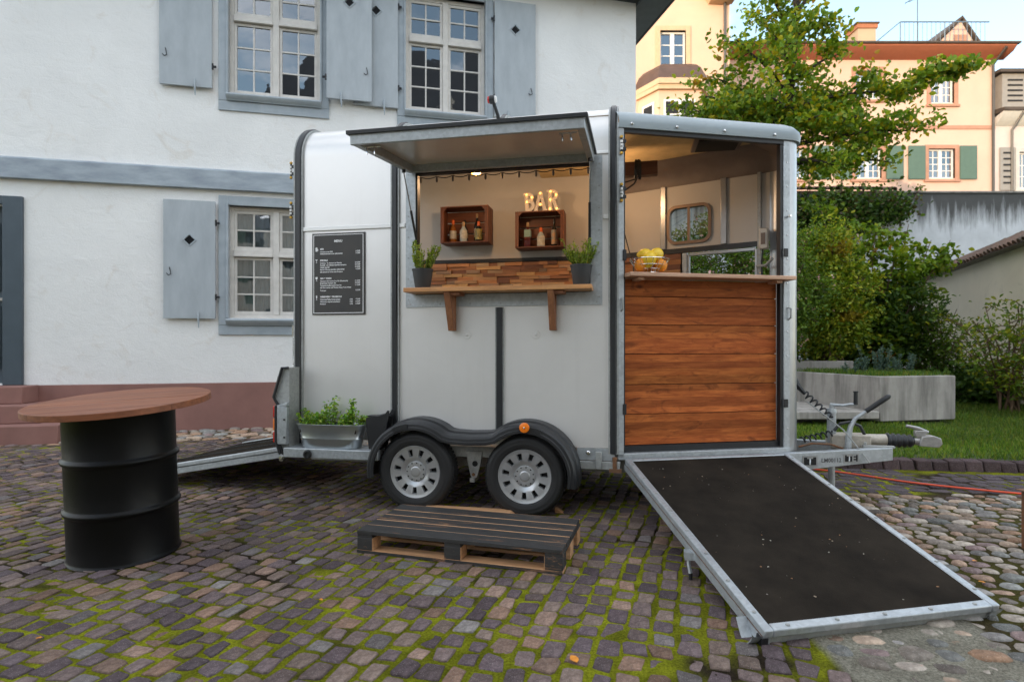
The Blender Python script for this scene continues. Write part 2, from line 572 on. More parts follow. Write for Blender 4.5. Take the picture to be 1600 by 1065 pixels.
def main_region(x, y):
    if y < 1.35 or y > 9.4 or abs(x) > .98 * y + 1.0: return False
    if house_y(x, y) > -1.15: return False
    if x > 1.27 and y < 4.87: return False
    if x > 1.62 and y >= 4.87: return False
    return True
sh = []
for q, cen in courses(R(72), .103, (.098, .146), main_region, (-9, 9, -5, 12), rng):
    s = sett_shape(q, rng.normal(.0005, .0022), sett_colour(rng), rng)
    sh.append((s, in_frame(cen[0], cen[1]) and not hidden(cen[0], cen[1]), cen[1]))
lay(sh, 'sett', m_sett, paving, 'distant_setts')

# strip of setts in front of the lawn kerb
def strip_region(x, y): return 1.68 < x < 7.5 and 4.93 < y < kerb_y(x) - .05
strip_root = MB()
sh = []
for q, cen in courses(R(-7), .125, (.13, .2), strip_region, (4.5, 7.5, -1, 9), rng):
    c = np.array((.085, .070, .076)) * rng.uniform(.75, 1.3)
    s = sett_shape(q, rng.normal(.0, .003), c, rng)
    sh.append((s, in_frame(cen[0], cen[1]), cen[1]))
g = MB()
g.add([(1.6, 4.88, -.008), (7.8, 4.88, -.008), (7.8, kerb_y(7.8) + .1, -.008), (1.6, kerb_y(1.6) + .1, -.008)], [(0, 1, 2, 3)], col=(.13, .15, .02))
footpath = g.build('footpath_paving', m_joint, kind='structure', fix=False)
lay(sh, 'sett', m_sett, footpath, 'distant_setts')

# river cobbles on the right
def cob_region(x, y): return 1.30 < x < 5.6 and 1.5 < y < 4.86 and x < .98 * y + 1.0
g = MB()
g.add([(1.27, 1.3, -.05), (6, 1.3, -.05), (6, 4.87, -.05), (1.27, 4.87, -.05)], [(0, 1, 2, 3)], col=(.05, .04, .03))
cobbles = g.build('cobble_paving', m_joint, kind='structure', fix=False)
sh = []
for q, cen in courses(R(-6), .098, (.085, .17), cob_region, (0, 7, -1, 8), rng):
    q = np.array(q); L = np.linalg.norm(q[1] - q[0]); W = np.linalg.norm(q[3] - q[0])
    c = COB_COL[rng.integers(len(COB_COL))] * rng.uniform(.45, 1.1)
    s = cobble_shape(q[:, 0].mean(), q[:, 1].mean(), L * .535, W * .545, R(-6) + rng.normal(0, .13), rng.normal(.010, .005), c, rng)
    sh.append((s, in_frame(cen[0], cen[1]) and not hidden(cen[0], cen[1]), cen[1]))
lay(sh, 'cobblestone', m_cobble, cobbles, 'distant_cobblestones', None)

# pebble strip along the house wall
def peb_region(x, y):
    hy = house_y(x, y)
    return -1.12 < hy < .02 and -8 < x < 3.5
V, F, C, b = [], [], [], 0
for q, cen in courses(HA, .13, (.11, .24), peb_region, (-2, 2, -8, 9), rng, org=HP):
    q = np.array(q); L = np.linalg.norm(q[1] - q[0]); W = np.linalg.norm(q[3] - q[0])
    c = COB_COL[rng.integers(len(COB_COL))] * rng.uniform(.8, 1.35)
    v, f_, cc = cobble_shape(q[:, 0].mean(), q[:, 1].mean(), L * .5, W * .5, HA + rng.normal(0, .2), rng.normal(.012, .008), c, rng, 10)
    V.append(v); F.append(f_ + b); C.append(cc); b += len(v)
np_mesh('wall_foot_pebbles', np.concatenate(V), np.concatenate(F), np.concatenate(C), m_cobble, paving, kind='stuff', smooth=True)

# kerb of upright stones at the edge of the lawn
m_kerb = stone_mat('kerb_stone')
g = MB(); g.box(0, 6.3, .05, .12, -.05, .06, col=(.06, .055, .05))
kerb = g.build('kerb', m_joint, kind='structure')
ka = math.atan(-.13)
kerb.location = (1.65, kerb_y(1.65), 0); kerb.rotation_euler = (0, 0, ka)
x = 0
while x < 6.2:
    w = random.uniform(.14, .19)
    c = np.array((.09, .065, .066)) * random.uniform(.75, 1.25)
    s = MB()
    dz, dy = random.uniform(-.008, .008), random.uniform(-.008, .008)
    sk = random.uniform(.0, .03)
    s.add([(x + .006, dy, -.05), (x + w - .006, dy, -.05), (x + w - .006, dy + .15, -.05), (x + .006, dy + .15, -.05),
           (x + .006 - sk, dy + .025, .095 + dz), (x + w - .006 - sk, dy + .025, .098 + dz), (x + w - .006 - sk, dy + .15, .105 + dz), (x + .006 - sk, dy + .15, .102 + dz)],
          [(0, 1, 5, 4), (1, 2, 6, 5), (2, 3, 7, 6), (3, 0, 4, 7), (4, 5, 6, 7)], col=tuple(c))
    s.build('kerb_stone', m_kerb, kerb, bevel=.012)
    x += w

# ---------------------------------------------------------------- white town house
m_plaster = plaster('white_plaster', (.86, .855, .84), stain=(.62, .54, .45), stain_amt=.45, bump=.62)
m_blue = mat('blue_grey_paint', (.40, .445, .48), .6, var=.22, vs_=5, bump=.25, bs=30, c2=(.30, .345, .385))
m_blue2 = mat('weathered_blue_paint', (.43, .47, .50), .65, c2=(.35, .385, .415), vs_=3.5, bump=.3, bs=22, scale=(2.0, 1, .6))
m_door = mat('slate_door_paint', (.062, .085, .105), .5, var=.15, bump=.1)
m_cream = mat('cream_window_paint', (.68, .645, .60), .5, var=.15, vs_=9, bump=.1)
m_sand = mat('red_sandstone', (.30, .150, .125), .85, var=.25, vs_=2.5, bump=.3, bs=90)
m_iron = mat('black_iron', (.035, .035, .038), .5, .6, var=.4, vs_=40)
m_dark = mat('dark_room', (.02, .02, .022), .9)
m_curt = mat('grey_blind', (.30, .35, .37), .9, var=.25, vs_=3)
m_slate = mat('dark_roof', (.07, .075, .085), .7, var=.3, bump=.3)
m_glass = glass_mat('window_glass', .20, wav=.05)
m_soff = mat('grey_soffit', (.16, .18, .20), .7, var=.2)

house = thing('town_house', 'large white plastered town house with blue grey shutters behind the trailer', 'house', (HP[0], HP[1], 0), HA)

holes = [(-.385, .935, 1.67, 3.37), (-.385, .935, 5.05, 6.95), (2.25, 3.55, 5.05, 6.95), (-4.45, -3.28, .72, 3.22)]
T0, T1, ZT = -6.2, 6.26, 7.30
def wall_faces(mb, xs, zs, holes, y, depth, flip=False):
    xs = sorted(set(xs)); zs = sorted(set(zs))
    # subdivide for stable shading
    for i in range(len(xs) - 1):
        for k in range(len(zs) - 1):
            cx_, cz_ = (xs[i] + xs[i + 1]) / 2, (zs[k] + zs[k + 1]) / 2
            if any(a < cx_ < b and c < cz_ < d for a, b, c, d in holes): continue
            mb.add([(xs[i], y, zs[k]), (xs[i + 1], y, zs[k]), (xs[i + 1], y, zs[k + 1]), (xs[i], y, zs[k + 1])], [(0, 1, 2, 3)])
    for a, b, c, d in holes:
        mb.add([(a, y, c), (b, y, c), (b, y, d), (a, y, d), (a, y + depth, c), (b, y + depth, c), (b, y + depth, d), (a, y + depth, d)],
               [(0, 4, 5, 1), (1, 5, 6, 2), (2, 6, 7, 3), (3, 7, 4, 0)])
w = MB()
xs = [T0, T1] + [v for h in holes for v in h[:2]]; zs = [0, ZT] + [v for h in holes for v in h[2:]]
wall_faces(w, xs, zs, holes, 0, .22)
w.add([(T1, 0, 0), (T1, 9, 0), (T1, 9, ZT), (T1, 0, ZT)], [(0, 1, 2, 3)])
w.add([(T0, 0, 0), (T0, 9, 0), (T0, 9, ZT), (T0, 0, ZT)], [(3, 2, 1, 0)])
w.add([(T0, 9, 0), (T1, 9, 0), (T1, 9, ZT), (T0, 9, ZT)], [(3, 2, 1, 0)])
w.build('wall', m_plaster, house, fix=False, smooth=False)

# plinth of sandstone blocks
x = -2.95
pl = MB(); pl.box(-2.95, T1, -.02, .0, 0, .66)
plinth = pl.build('plinth', m_sand, house)
blocks = [(-2.95, .92), (.925, 2.6), (2.605, 4.4), (4.405, T1)]
for a, b in blocks:
    s = MB(); s.box(a, b, -.055, -.021, -.05, .695); s.build('plinth_block', m_sand, plinth, bevel=.008)

# painted timber string course
s = MB(); s.prism([(.0, 3.585), (-.09, 3.585), (-.09, 3.86), (-.07, 3.885), (0, 3.90)], 'x', T0, T1)
s.build('string_course', mat('weathered_beam', (.42, .475, .52), .65, c2=(.24, .28, .33), vs_=2.6, bump=.5, bs=18, scale=(.8, 1, 2.6)), house, bevel=.006)

# roof with overhanging eaves
s = MB()
ov = .55
s.add([(T0 - ov, -ov, ZT), (T1 + ov, -ov, ZT), (T1 + ov, 9.5, ZT), (T0 - ov, 9.5, ZT),
       (T0 - ov, -ov, ZT + .16), (T1 + ov, -ov, ZT + .16), (T1 + ov, 9.5, ZT + .16), (T0 - ov, 9.5, ZT + .16),
       (T0 + 3.5, 4.4, ZT + 2.6), (T1 - 3.5, 4.4, ZT + 2.6)],
      [(0, 1, 5, 4), (1, 2, 6, 5), (2, 3, 7, 6), (3, 0, 4, 7), (4, 5, 9, 8), (5, 6, 9), (6, 7, 8, 9), (7, 4, 8), (3, 2, 1, 0)])
roof = s.build('roof', m_slate, house, smooth=False)
s = MB(); s.box(T1 + .02, T1 + ov - .02, -.4, 9.3, ZT - .05, ZT - .004); s.build('soffit', m_soff, roof)
s = MB(); s.tube([(T1 + ov + .05, -ov - .05, ZT + .06), (T1 + ov + .05, 9.4, ZT + .06)], .06, 10); s.build('gutter', m_slate, roof)

def casement(t0, t1, z0, z1, ztr, nlow, nup, curtain):
    """two-leaf cross window with small panes; window > sash, pane, sill, surround"""
    f = MB()
    y0, y1 = .085, .15
    fw = .055
    f.box(t0, t0 + fw, y0, y1, z0, z1); f.box(t1 - fw, t1, y0, y1, z0, z1)
    f.box(t0 + fw, t1 - fw, y0, y1, z0, z0 + fw); f.box(t0 + fw, t1 - fw, y0, y1, z1 - fw, z1)
    tm = (t0 + t1) / 2
    f.box(tm - .045, tm + .045, y0 - .015, y1, z0 + fw, z1 - fw)
    for a, b in ((t0 + fw, tm - .045), (tm + .045, t1 - fw)):
        f.box(a, b, y0 - .02, y1, ztr - .05, ztr + .05)
        f.box(a, b, y0 - .045, y0 - .02, ztr - .055, ztr - .02)
    win = f.build('window', m_cream, house, bevel=.006)
    for a, b in ((t0 + fw, tm - .045), (tm + .045, t1 - fw)):
        for c, d, n in ((z0 + fw, ztr - .055, nlow), (ztr + .05, z1 - fw, nup)):
            s = MB(); sw = .042; ys, ye = y0 + .015, y0 + .055
            s.box(a + .003, a + sw, ys, ye, c + .003, d - .003); s.box(b - sw, b - .003, ys, ye, c + .003, d - .003)
            s.box(a + sw, b - sw, ys, ye, c + .003, c + sw + .012); s.box(a + sw, b - sw, ys, ye, d - sw, d - .003)
            mid = (a + b) / 2; mw = .011
            gz0, gz1 = c + sw + .012, d - sw
            s.box(mid - mw, mid + mw, ys + .004, ye - .004, gz0, gz1)
            hh = (gz1 - gz0) / n
            for k in range(1, n):
                for e0, e1 in ((a + sw, mid - mw), (mid + mw, b - sw)):
                    s.box(e0, e1, ys + .004, ye - .004, gz0 + k * hh - mw, gz0 + k * hh + mw)
            s.build('sash', m_cream, win)
            for k in range(n):
                for e0, e1 in ((a + sw, mid - mw), (mid + mw, b - sw)):
                    p = MB()
                    dx, dz = random.uniform(-.004, .004), random.uniform(-.004, .004)
                    za, zb = gz0 + k * hh + (mw if k else 0), gz0 + (k + 1) * hh - (mw if k < n - 1 else 0)
                    p.add([(e0, ys + .02 + dx, za), (e1, ys + .02 - dx, za), (e1, ys + .02 - dx + dz, zb), (e0, ys + .02 + dx + dz, zb)], [(0, 1, 2, 3)])
                    p.build('pane', m_glass, win, fix=False, smooth=False)
    # room behind the glass
    r_ = MB()
    a, b, c, d = t0 - .3, t1 + .3, z0 - .2, z1 + .15
    r_.add([(a, .221, c), (b, .221, c), (b, .221, d), (a, .221, d), (a, 1.4, c), (b, 1.4, c), (b, 1.4, d), (a, 1.4, d)],
           [(4, 5, 6, 7), (0, 4, 7, 3), (1, 2, 6, 5), (0, 1, 5, 4), (3, 7, 6, 2)])
    r_.build('room_interior', m_dark, win, fix=False, smooth=False)
    if curtain:
        for a, b in ((t0 + .03, tm - .01), (tm + .01, t1 - .03)):
            k_ = MB(); n = 26
            top = ztr - .1 if curtain == 2 else z1 - .02
            vs_, fs_ = [], []
            for i in range(n + 1):
                u = a + (b - a) * i / n
                for z in (z0 + .02, top): vs_.append((u, .20 + .012 * math.sin(i * 1.7), z))
            for i in range(n): fs_.append((2 * i, 2 * i + 2, 2 * i + 3, 2 * i + 1))
            k_.add(vs_, fs_); k_.build('blind', m_curt, win, fix=False)
    # painted surround and sill
    s = MB(); o = .135
    s.box(t0 - o, t0, -.03, .083, z0 - .11, z1 + .14); s.box(t1, t1 + o, -.03, .083, z0 - .11, z1 + .14)
    s.box(t0, t1, -.03, .083, z1, z1 + .14)
    s.box(t0 - .03, t0, -.05, -.031, z0, z1 + .03); s.box(t1, t1 + .03, -.05, -.031, z0, z1 + .03)
    s.build('surround', m_blue, win, bevel=.006)
    s = MB()
    s.prism([(.083, z0), (-.10, z0 - .012), (-.115, z0 - .035), (-.10, z0 - .07), (-.06, z0 - .10), (-.06, z0 - .11), (.0, z0 - .11)], 'x', t0 - .02, t1 + .02)
    s.box(t0 - o, t1 + o, -.028, -.001, z0 - .255, z0 - .112)
    s.build('sill', m_blue, win, bevel=.004)
    return win
casement(-.385, .935, 1.67, 3.37, 2.665, 3, 2, 1)
casement(-.385, .935, 5.05, 6.95, 6.25, 3, 2, 0)
casement(2.25, 3.55, 5.05, 6.95, 6.25, 3, 2, 0)

def shutter(t0, t1, z0, z1, y, vent_z, hinge_right, vent=True):
    """solid board shutter folded back against the wall"""
    s = MB(); w_ = t1 - t0
    tc_, vz = (t0 + t1) / 2, vent_z
    e = .075
    if vent:   # board with a diamond opening
        D = [(tc_ - e, vz), (tc_, vz - e), (tc_ + e, vz), (tc_, vz + e)]
        O = [(t0, vz), (t0, z0), (tc_, z0), (t1, z0), (t1, vz), (t1, z1), (tc_, z1), (t0, z1)]
        for yy in (y, y + .035):
            vs_ = [(a, yy, b) for a, b in D] + [(a, yy, b) for a, b in O]
            fs_ = [(4, 5, 6, 1, 0), (6, 7, 8, 2, 1), (8, 9, 10, 3, 2), (10, 11, 4, 0, 3)]
            s.add(vs_, fs_ if yy == y else [tuple(reversed(q)) for q in fs_])
        ring = lambda L: s.add([(a, y, b) for a, b in L] + [(a, y + .035, b) for a, b in L], [(i, len(L) + i, len(L) + (i + 1) % len(L), (i + 1) % len(L)) for i in range(len(L))])
        ring(O); ring(D)
    else:
        s.box(t0, t1, y, y + .035, z0, z1)
    sh_ = s.build('shutter', m_blue2, house, fix=False, angle=30)
    if vent:
        v = MB()
        for q in range(4):
            a0, b0 = D[q]; a1, b1 = D[(q + 1) % 4]
            k0 = (tc_ + (a0 - tc_) * 1.28, vz + (b0 - vz) * 1.28); k1 = (tc_ + (a1 - tc_) * 1.28, vz + (b1 - vz) * 1.28)
            v.add([(a0, y - .012, b0), (a1, y - .012, b1), (k1[0], y - .012, k1[1]), (k0[0], y - .012, k0[1]), (a0, y + .004, b0), (a1, y + .004, b1), (k1[0], y - .001, k1[1]), (k0[0], y - .001, k0[1])],
                  [(0, 1, 2, 3), (3, 2, 6, 7), (1, 0, 4, 5)])
        v.build('vent_frame', m_blue, sh_, fix=False)
        v = MB()
        for sg in (1, -1):
            M = Matrix.Translation((tc_, y + .012, vz)) @ Matrix.Rotation(sg * R(45), 4, 'Y')
            for o in (-.027, .0, .027): v.box(o - .003, o + .003, -.003, .003, -.054, .054, M)
        v.build('vent_lattice', m_iron, sh_)
        v = MB(); v.add([(tc_ - e - .01, y + .036, vz), (tc_, y + .036, vz - e - .01), (tc_ + e + .01, y + .036, vz), (tc_, y + .036, vz + e + .01)], [(0, 1, 2, 3)])
        v.build('vent_back', m_dark, sh_, fix=False)
    hx = t1 + .01 if hinge_right else t0 - .01
    for hz in (z0 + .32, z1 - .32):
        v = MB(); v.tube([(hx, y + .005, hz - .045), (hx, y + .005, hz + .045)], .014, 8)
        v.box(min(hx, hx + (.05 if hinge_right else -.05)), max(hx, hx + (.05 if hinge_right else -.05)), y + .0, y + .02, hz - .015, hz + .015)
        v.build('hinge', m_iron, sh_)
    # turn-catch below, holding the shutter open
    cx_ = t0 + .68 * w_ if hinge_right else t0 + .32 * w_
    v = MB(); v.tube([(cx_, y - .02, z0 + .10), (cx_, y - .03, z0 + .03), (cx_ + .006, y - .03, z0 - .06), (cx_ + .008, y - .022, z0 - .14)], [.012, .017, .013, .006], 8)
    v.build('shutter_catch', m_blue, sh_)
    cx_ = t0 + .12 * w_ if hinge_right else t0 + .88 * w_
    zz = z0 + .75 if vent_z < 4 else z0 + .52
    v = MB(); v.tube([(cx_, y - .01, zz), (cx_ + .012, y - .02, zz - .05), (cx_ + .02, y - .015, zz - .10), (cx_ - .01, y - .02, zz - .12), (cx_ - .04, y - .01, zz - .09)], .006, 6)
    v.build('hook', m_iron, sh_)
    return sh_
shutter(-1.25, -.555, 1.655, 3.40, -.075, 2.815, True)
shutter(-1.305, -.60, 5.09, 6.99, -.075, 6.6, True)
shutter(1.44, 2.125, 5.04, 6.98, -.075, 6.55, True)
shutter(1.04, 1.72, 5.07, 7.0, -.155, 6.58, False)
shutter(3.70, 4.40, 5.05, 6.99, -.075, 6.52, False)

# front door in its painted frame
f = MB()
f.box(-3.28, -3.04, -.05, .0, .70, 3.34); f.box(-4.7, -4.45, -.05, .0, .70, 3.34); f.box(-4.45, -3.28, -.05, .0, 3.22, 3.34)
f.box(-3.30, -3.0, -.06, -.001, .66, .70)
door = f.build('door', m_door, house, bevel=.008)
f = MB(); f.box(-4.45, -3.28, .12, .17, .72, 3.22); leaf = f.build('door_leaf', m_door, door)
for za, zb in ((.92, 1.82), (2.02, 2.98)):
    for ta, tb in ((-4.33, -3.93), (-3.80, -3.38)):
        f = MB()
        f.box(ta, tb, .095, .1195, za, zb)
        f.box(ta + .06, tb - .06, .075, .0945, za + .06, zb - .06)
        f.build('door_panel', m_door, door, bevel=.012)
f = MB(); f.box(-4.44, -3.29, .085, .1195, 1.885, 1.925); f.build('door_rail', mat('pale_rail', (.5, .47, .42), .6), door, bevel=.004)
# sandstone steps
steps = MB()
for k, (tr, yf, z0, z1) in enumerate(((-2.84, -.43, .47, .70), (-2.50, -.70, .235, .469), (-2.18, -.96, -.05, .234))):
    s = MB(); s.box(-5.3, tr, yf, -.022 if k == 0 else -.02, z0, z1)
    s.build('step', m_sand, house, bevel=.012)

# ---------------------------------------------------------------- converted horse trailer
def panel_mat(name):
    m, nt, b, out = _new(name)
    v = _coords(nt); vz = _coords(nt, (1, 1, .06))
    streak = _noise(nt, vz, 9, 7, .7); blot = _noise(nt, v, 2.3, 6, .6, .8); fleck = _noise(nt, v, 26, 8, .75)
    base = _mixc(nt, _ramp(nt, blot, [(.3, (0, 0, 0)), (.7, (1, 1, 1))]), (.69, .68, .665), (.73, .72, .705))
    base = _mixc(nt, _ramp(nt, streak, [(.56, (0, 0, 0)), (.78, (.16, .16, .16))]), base, (.50, .48, .45))
    base = _mixc(nt, _ramp(nt, fleck, [(.68, (0, 0, 0)), (.76, (.4, .4, .4))]), base, (.48, .46, .43))
    nt.links.new(base, b.inputs['Base Color']); b.inputs['Metallic'].default_value = .42
    mr = nt.nodes.new('ShaderNodeMapRange'); mr.inputs['To Min'].default_value = .30; mr.inputs['To Max'].default_value = .40
    nt.links.new(blot, mr.inputs['Value']); nt.links.new(mr.outputs[0], b.inputs['Roughness'])
    _bump(nt, b, _noise(nt, v, 2.6, 3), .06, .03)
    return m
def plank_mat(name):
    m, nt, b, out = _new(name)
    oi = nt.nodes.new('ShaderNodeObjectInfo'); cmb = nt.nodes.new('ShaderNodeCombineXYZ')
    for k in range(3): nt.links.new(oi.outputs['Random'], cmb.inputs[k])
    def shifted(sc):
        va = nt.nodes.new('ShaderNodeVectorMath'); va.operation = 'MULTIPLY_ADD'; va.inputs[1].default_value = (17, 31, 23)
        nt.links.new(cmb.outputs[0], va.inputs[0]); nt.links.new(_coords(nt, sc), va.inputs[2]); return va.outputs[0]
    grain = _noise(nt, shifted((.10, 1, 1)), 42, 8, .72, .8)
    band = _noise(nt, shifted((.16, 1, 1)), 9, 6, .65, 1.8)
    smut = _noise(nt, shifted((.38, 1, 1)), 7.5, 5, .6, 2.5)
    vo = nt.nodes.new('ShaderNodeTexVoronoi'); vo.inputs['Scale'].default_value = 5.5; nt.links.new(shifted((.55, 1, 1)), vo.inputs['Vector'])
    base = _mixc(nt, _ramp(nt, band, [(.33, (0, 0, 0)), (.66, (1, 1, 1))]), (.34, .088, .022), (.56, .175, .044))
    base = _mixc(nt, _ramp(nt, grain, [(.36, (.7, .7, .7)), (.58, (0, 0, 0))]), base, (.20, .050, .014))
    base = _mixc(nt, _ramp(nt, smut, [(.56, (0, 0, 0)), (.70, (.75, .75, .75))]), base, (.15, .042, .014))
    base = _mixc(nt, _ramp(nt, vo.outputs['Distance'], [(.035, (.9, .9, .9)), (.12, (0, 0, 0))]), base, (.10, .028, .010))
    base = _mixc(nt, 1.0, base, _attr(nt), 'MULTIPLY')
    nt.links.new(base, b.inputs['Base Color']); b.inputs['Roughness'].default_value = .65; b.inputs['Specular IOR Level'].default_value = .14
    _bump(nt, b, grain, .3, .002)
    return m
m_alu = panel_mat('anodised_panel')
m_alu2 = mat('bright_aluminium', (.40, .415, .43), .33, .7, var=.12, vs_=12)
m_pale = mat('pale_moulding', (.84, .84, .83), .4, .2, var=.04)
m_line = mat('interior_lining', (.52, .49, .45), .55, var=.12, vs_=2)
m_rub = mat('black_profile', (.018, .020, .023), .42, var=.3, vs_=8)
m_plastic = mat('black_plastic', (.014, .015, .017), .48, var=.35, vs_=7, rvar=.1)
m_galv = galv('galvanised_steel')
m_galvd = galv('dull_galvanised_steel', (.36, .37, .36), .4, .6)
m_grp = mat('grey_fibreglass', (.34, .40, .43), .45, var=.12, vs_=3)
m_cove = mat('brown_grey_coving', (.17, .135, .12), .55, var=.35, vs_=4, bump=.1)
m_ceil = mat('tan_ceiling', (.62, .45, .22), .7, var=.25, vs_=9)
m_mat = mat('ramp_rubber', (.0135, .0115, .0095), .95, c2=(.034, .0275, .021), vs_=2.6, bump=.4, bs=120, spec=.04)
m_plank = plank_mat('stained_plank')
m_plank2 = wood('stained_plank_dark', (.48, .15, .040), (.28, .075, .020), 'x', .5)
m_pine = wood('planed_pine', (.74, .47, .32), (.62, .36, .23), 'x', .55, bump=.15)
m_shelf = wood('varnished_pine', (.80, .42, .17), (.62, .27, .095), 'x', .4, bump=.15)
m_brkt = wood('bracket_timber', (.42, .185, .085), (.27, .105, .048), 'z', .6)
m_strip = wood('reclaimed_wood', (.8, .8, .8), (.52, .48, .44), 'x', .7, tint=True, knots=True)
m_tyre = mat('tyre_rubber', (.014, .014, .0145), .65, var=.35, vs_=14, bump=.08, bs=60)
m_hub = mat('silver_wheel_trim', (.46, .47, .48), .32, .6, var=.1, vs_=10)
m_black = mat('black_void', (.008, .008, .008), .8)
m_red = mat('red_lens', (.55, .02, .01), .2)
m_orange = mat('orange_reflector', (.95, .22, .01), .3)
m_white = mat('white_paint', (.8, .8, .78), .5)
m_brass = mat('brass_end', (.65, .38, .06), .4, .4)
m_rust = mat('rusty_steel', (.22, .09, .035), .8, .1, c2=(.11, .075, .05), vs_=25)
m_chrome = mat('chrome', (.7, .7, .7), .15, 1.0, var=.05)

trailer = thing('horse_trailer', 'silver horse trailer turned into a bar with raised serving hatch and side ramp', 'trailer', (TP[0], TP[1], 0), TA)
W = 1.70
def L2W(x, y, z=0):
    return Vector((TP[0] + x * math.cos(TA) - y * math.sin(TA), TP[1] + x * math.sin(TA) + y * math.cos(TA), z))
def W2L(x, y, z=0):
    dx, dy = x - TP[0], y - TP[1]
    return Vector((dx * math.cos(TA) + dy * math.sin(TA), -dx * math.sin(TA) + dy * math.cos(TA), z))

def profile(off, n=10):
    """cross-section (y, z) of the body, from the near bottom edge over the roof to the far bottom edge"""
    r = .30 - off
    p = [(off, .49)] + arc(.30, 2.80, r, 180, 90, n) + arc(W - .30, 2.80, r, 90, 0, n) + [(W - off, .49)]
    return p

def shell(mb, x0, x1, off, hole=None, skip_near=False):
    p = profile(off)
    xs_ = [x0 + (x1 - x0) * i / 2 for i in range(3)]
    for i in range(len(p) - 1):
        if i == 0 and hole:
            xs2 = sorted({x0, x1, hole[0], hole[1]}); zs2 = sorted({p[0][1], p[1][1], hole[2], hole[3]})
            for a in range(len(xs2) - 1):
                for b in range(len(zs2) - 1):
                    cx_, cz_ = (xs2[a] + xs2[a + 1]) / 2, (zs2[b] + zs2[b + 1]) / 2
                    if hole[0] < cx_ < hole[1] and hole[2] < cz_ < hole[3]: continue
                    mb.add([(xs2[a], off, zs2[b]), (xs2[a + 1], off, zs2[b]), (xs2[a + 1], off, zs2[b + 1]), (xs2[a], off, zs2[b + 1])], [(0, 1, 2, 3)])
            continue
        (ya, za), (yb, zb) = p[i], p[i + 1]
        mb.add([(x0, ya, za), (x1, ya, za), (x1, yb, zb), (x0, yb, zb)], [(0, 1, 2, 3)])
HOLE = (-1.574, -.198, 1.652, 2.62)
def weld(o):
    bm = bmesh.new(); bm.from_mesh(o.data); bmesh.ops.remove_doubles(bm, verts=bm.verts, dist=1e-4); bm.to_mesh(o.data); bm.free()
    o.data.polygons.foreach_set('use_smooth', [True] * len(o.data.polygons))
    return o
s = MB(); shell(s, -2.595, -1.745, 0); weld(s.build('body_panel', m_alu, trailer, fix=False))
s = MB(); shell(s, -1.745, -.02, 0, HOLE); body2 = weld(s.build('body_panel', m_alu, trailer, fix=False))
s = MB(); shell(s, -2.59, -.03, .035, HOLE); weld(s.build('interior_lining', m_line, trailer, fix=False))
# jamb of the serving hatch
s = MB(); a, b, c, d = HOLE
s.box(a, a + .012, .001, .06, c, d); s.box(b - .012, b, .001, .06, c, d); s.box(a + .012, b - .012, .001, .06, c, c + .012); s.box(a + .012, b - .012, .001, .06, d - .012, d)
s.build('hatch_jamb', m_plastic, trailer)
# pale belt mouldings
for a, b in ((-2.56, -1.78), (-1.712, -1.66), (-.105, -.062)):
    s = MB(); s.box(a, b, -.012, -.001, 2.19, 2.225); s.build('belt_moulding', m_pale, trailer, bevel=.004)
s = MB(); s.box(-.20, -.062, -.012, -.001, 2.675, 2.70); s.build('belt_moulding', m_pale, trailer, bevel=.004)

def hoop(x, w_, zlo_near=.45, part='roof_rib', start=None, stop=None):
    p = profile(0, 12)
    p = [(y, z) for y, z in p]
    p[0] = (0, zlo_near); p[-1] = (W, .45)
    if start is not None: p = p[start:]
    if stop is not None: p = p[:stop]
    n = len(p)
    nor = []
    for i in range(n):
        a, b = p[max(0, i - 1)], p[min(n - 1, i + 1)]
        t = Vector((b[0] - a[0], b[1] - a[1])).normalized()
        nor.append((-t.y, t.x))
    path = [(x, y, z) for y, z in p]
    up = lambda i: ((1, 0, 0), (0, nor[i][0], nor[i][1]))
    h = w_ / 2
    s_ = MB(); s_.sweep(path, [(-h, -.004), (-h, .012), (-h + .012, .026), (h - .012, .026), (h, .012), (h, -.004)], up)
    rib = s_.build(part, m_rub, trailer, angle=45)
    for e in (-1, 1):
        s_ = MB(); s_.sweep(path, [(e * (h + .004) - .006, -.003), (e * (h + .004) - .006, .017), (e * (h + .004) + .006, .017), (e * (h + .004) + .006, -.003)], up)
        s_.build('rib_edging', m_galvd, rib, angle=45)
    return rib
hoop(-2.592, .062)
hoop(-1.745, .052)
hoop(-.030, .052)
hoop(-.893, .040, start=1)
s = MB(); s.box(-.918, -.868, -.022, -.001, .60, 1.545); r_ = s.build('side_rib', m_rub, trailer, bevel=.006)
for e in (-.922, -.864):
    s = MB(); s.box(e - .005, e + .005, -.014, -.001, .60, 1.545); s.build('rib_edging', m_galvd, r_)

# roof marker lamp on its stalk
s = MB(); s.tube([(-.90, .03, 2.96), (-.905, -.02, 3.02), (-.935, -.05, 3.115)], [.02, .014, .014], 8); s.box(-.93, -.86, -.02, .05, 2.925, 2.955)
ml = s.build('marker_lamp', m_plastic, trailer)
Ml = Matrix.Translation((-.94, -.055, 3.125)) @ Matrix.Rotation(R(90), 4, 'Y')
s = MB(); s.lathe([(.026, -.022), (.032, -.015), (.032, .015), (.026, .022)], 16, Ml); s.build('lamp_body', m_plastic, ml)
s = MB(); s.lathe([(.024, -.034), (.027, -.022)], 14, Ml); s.build('red_lens', m_red, ml)
s = MB(); s.lathe([(.027, .022), (.022, .034)], 14, Ml); s.build('clear_lens', m_white, ml)

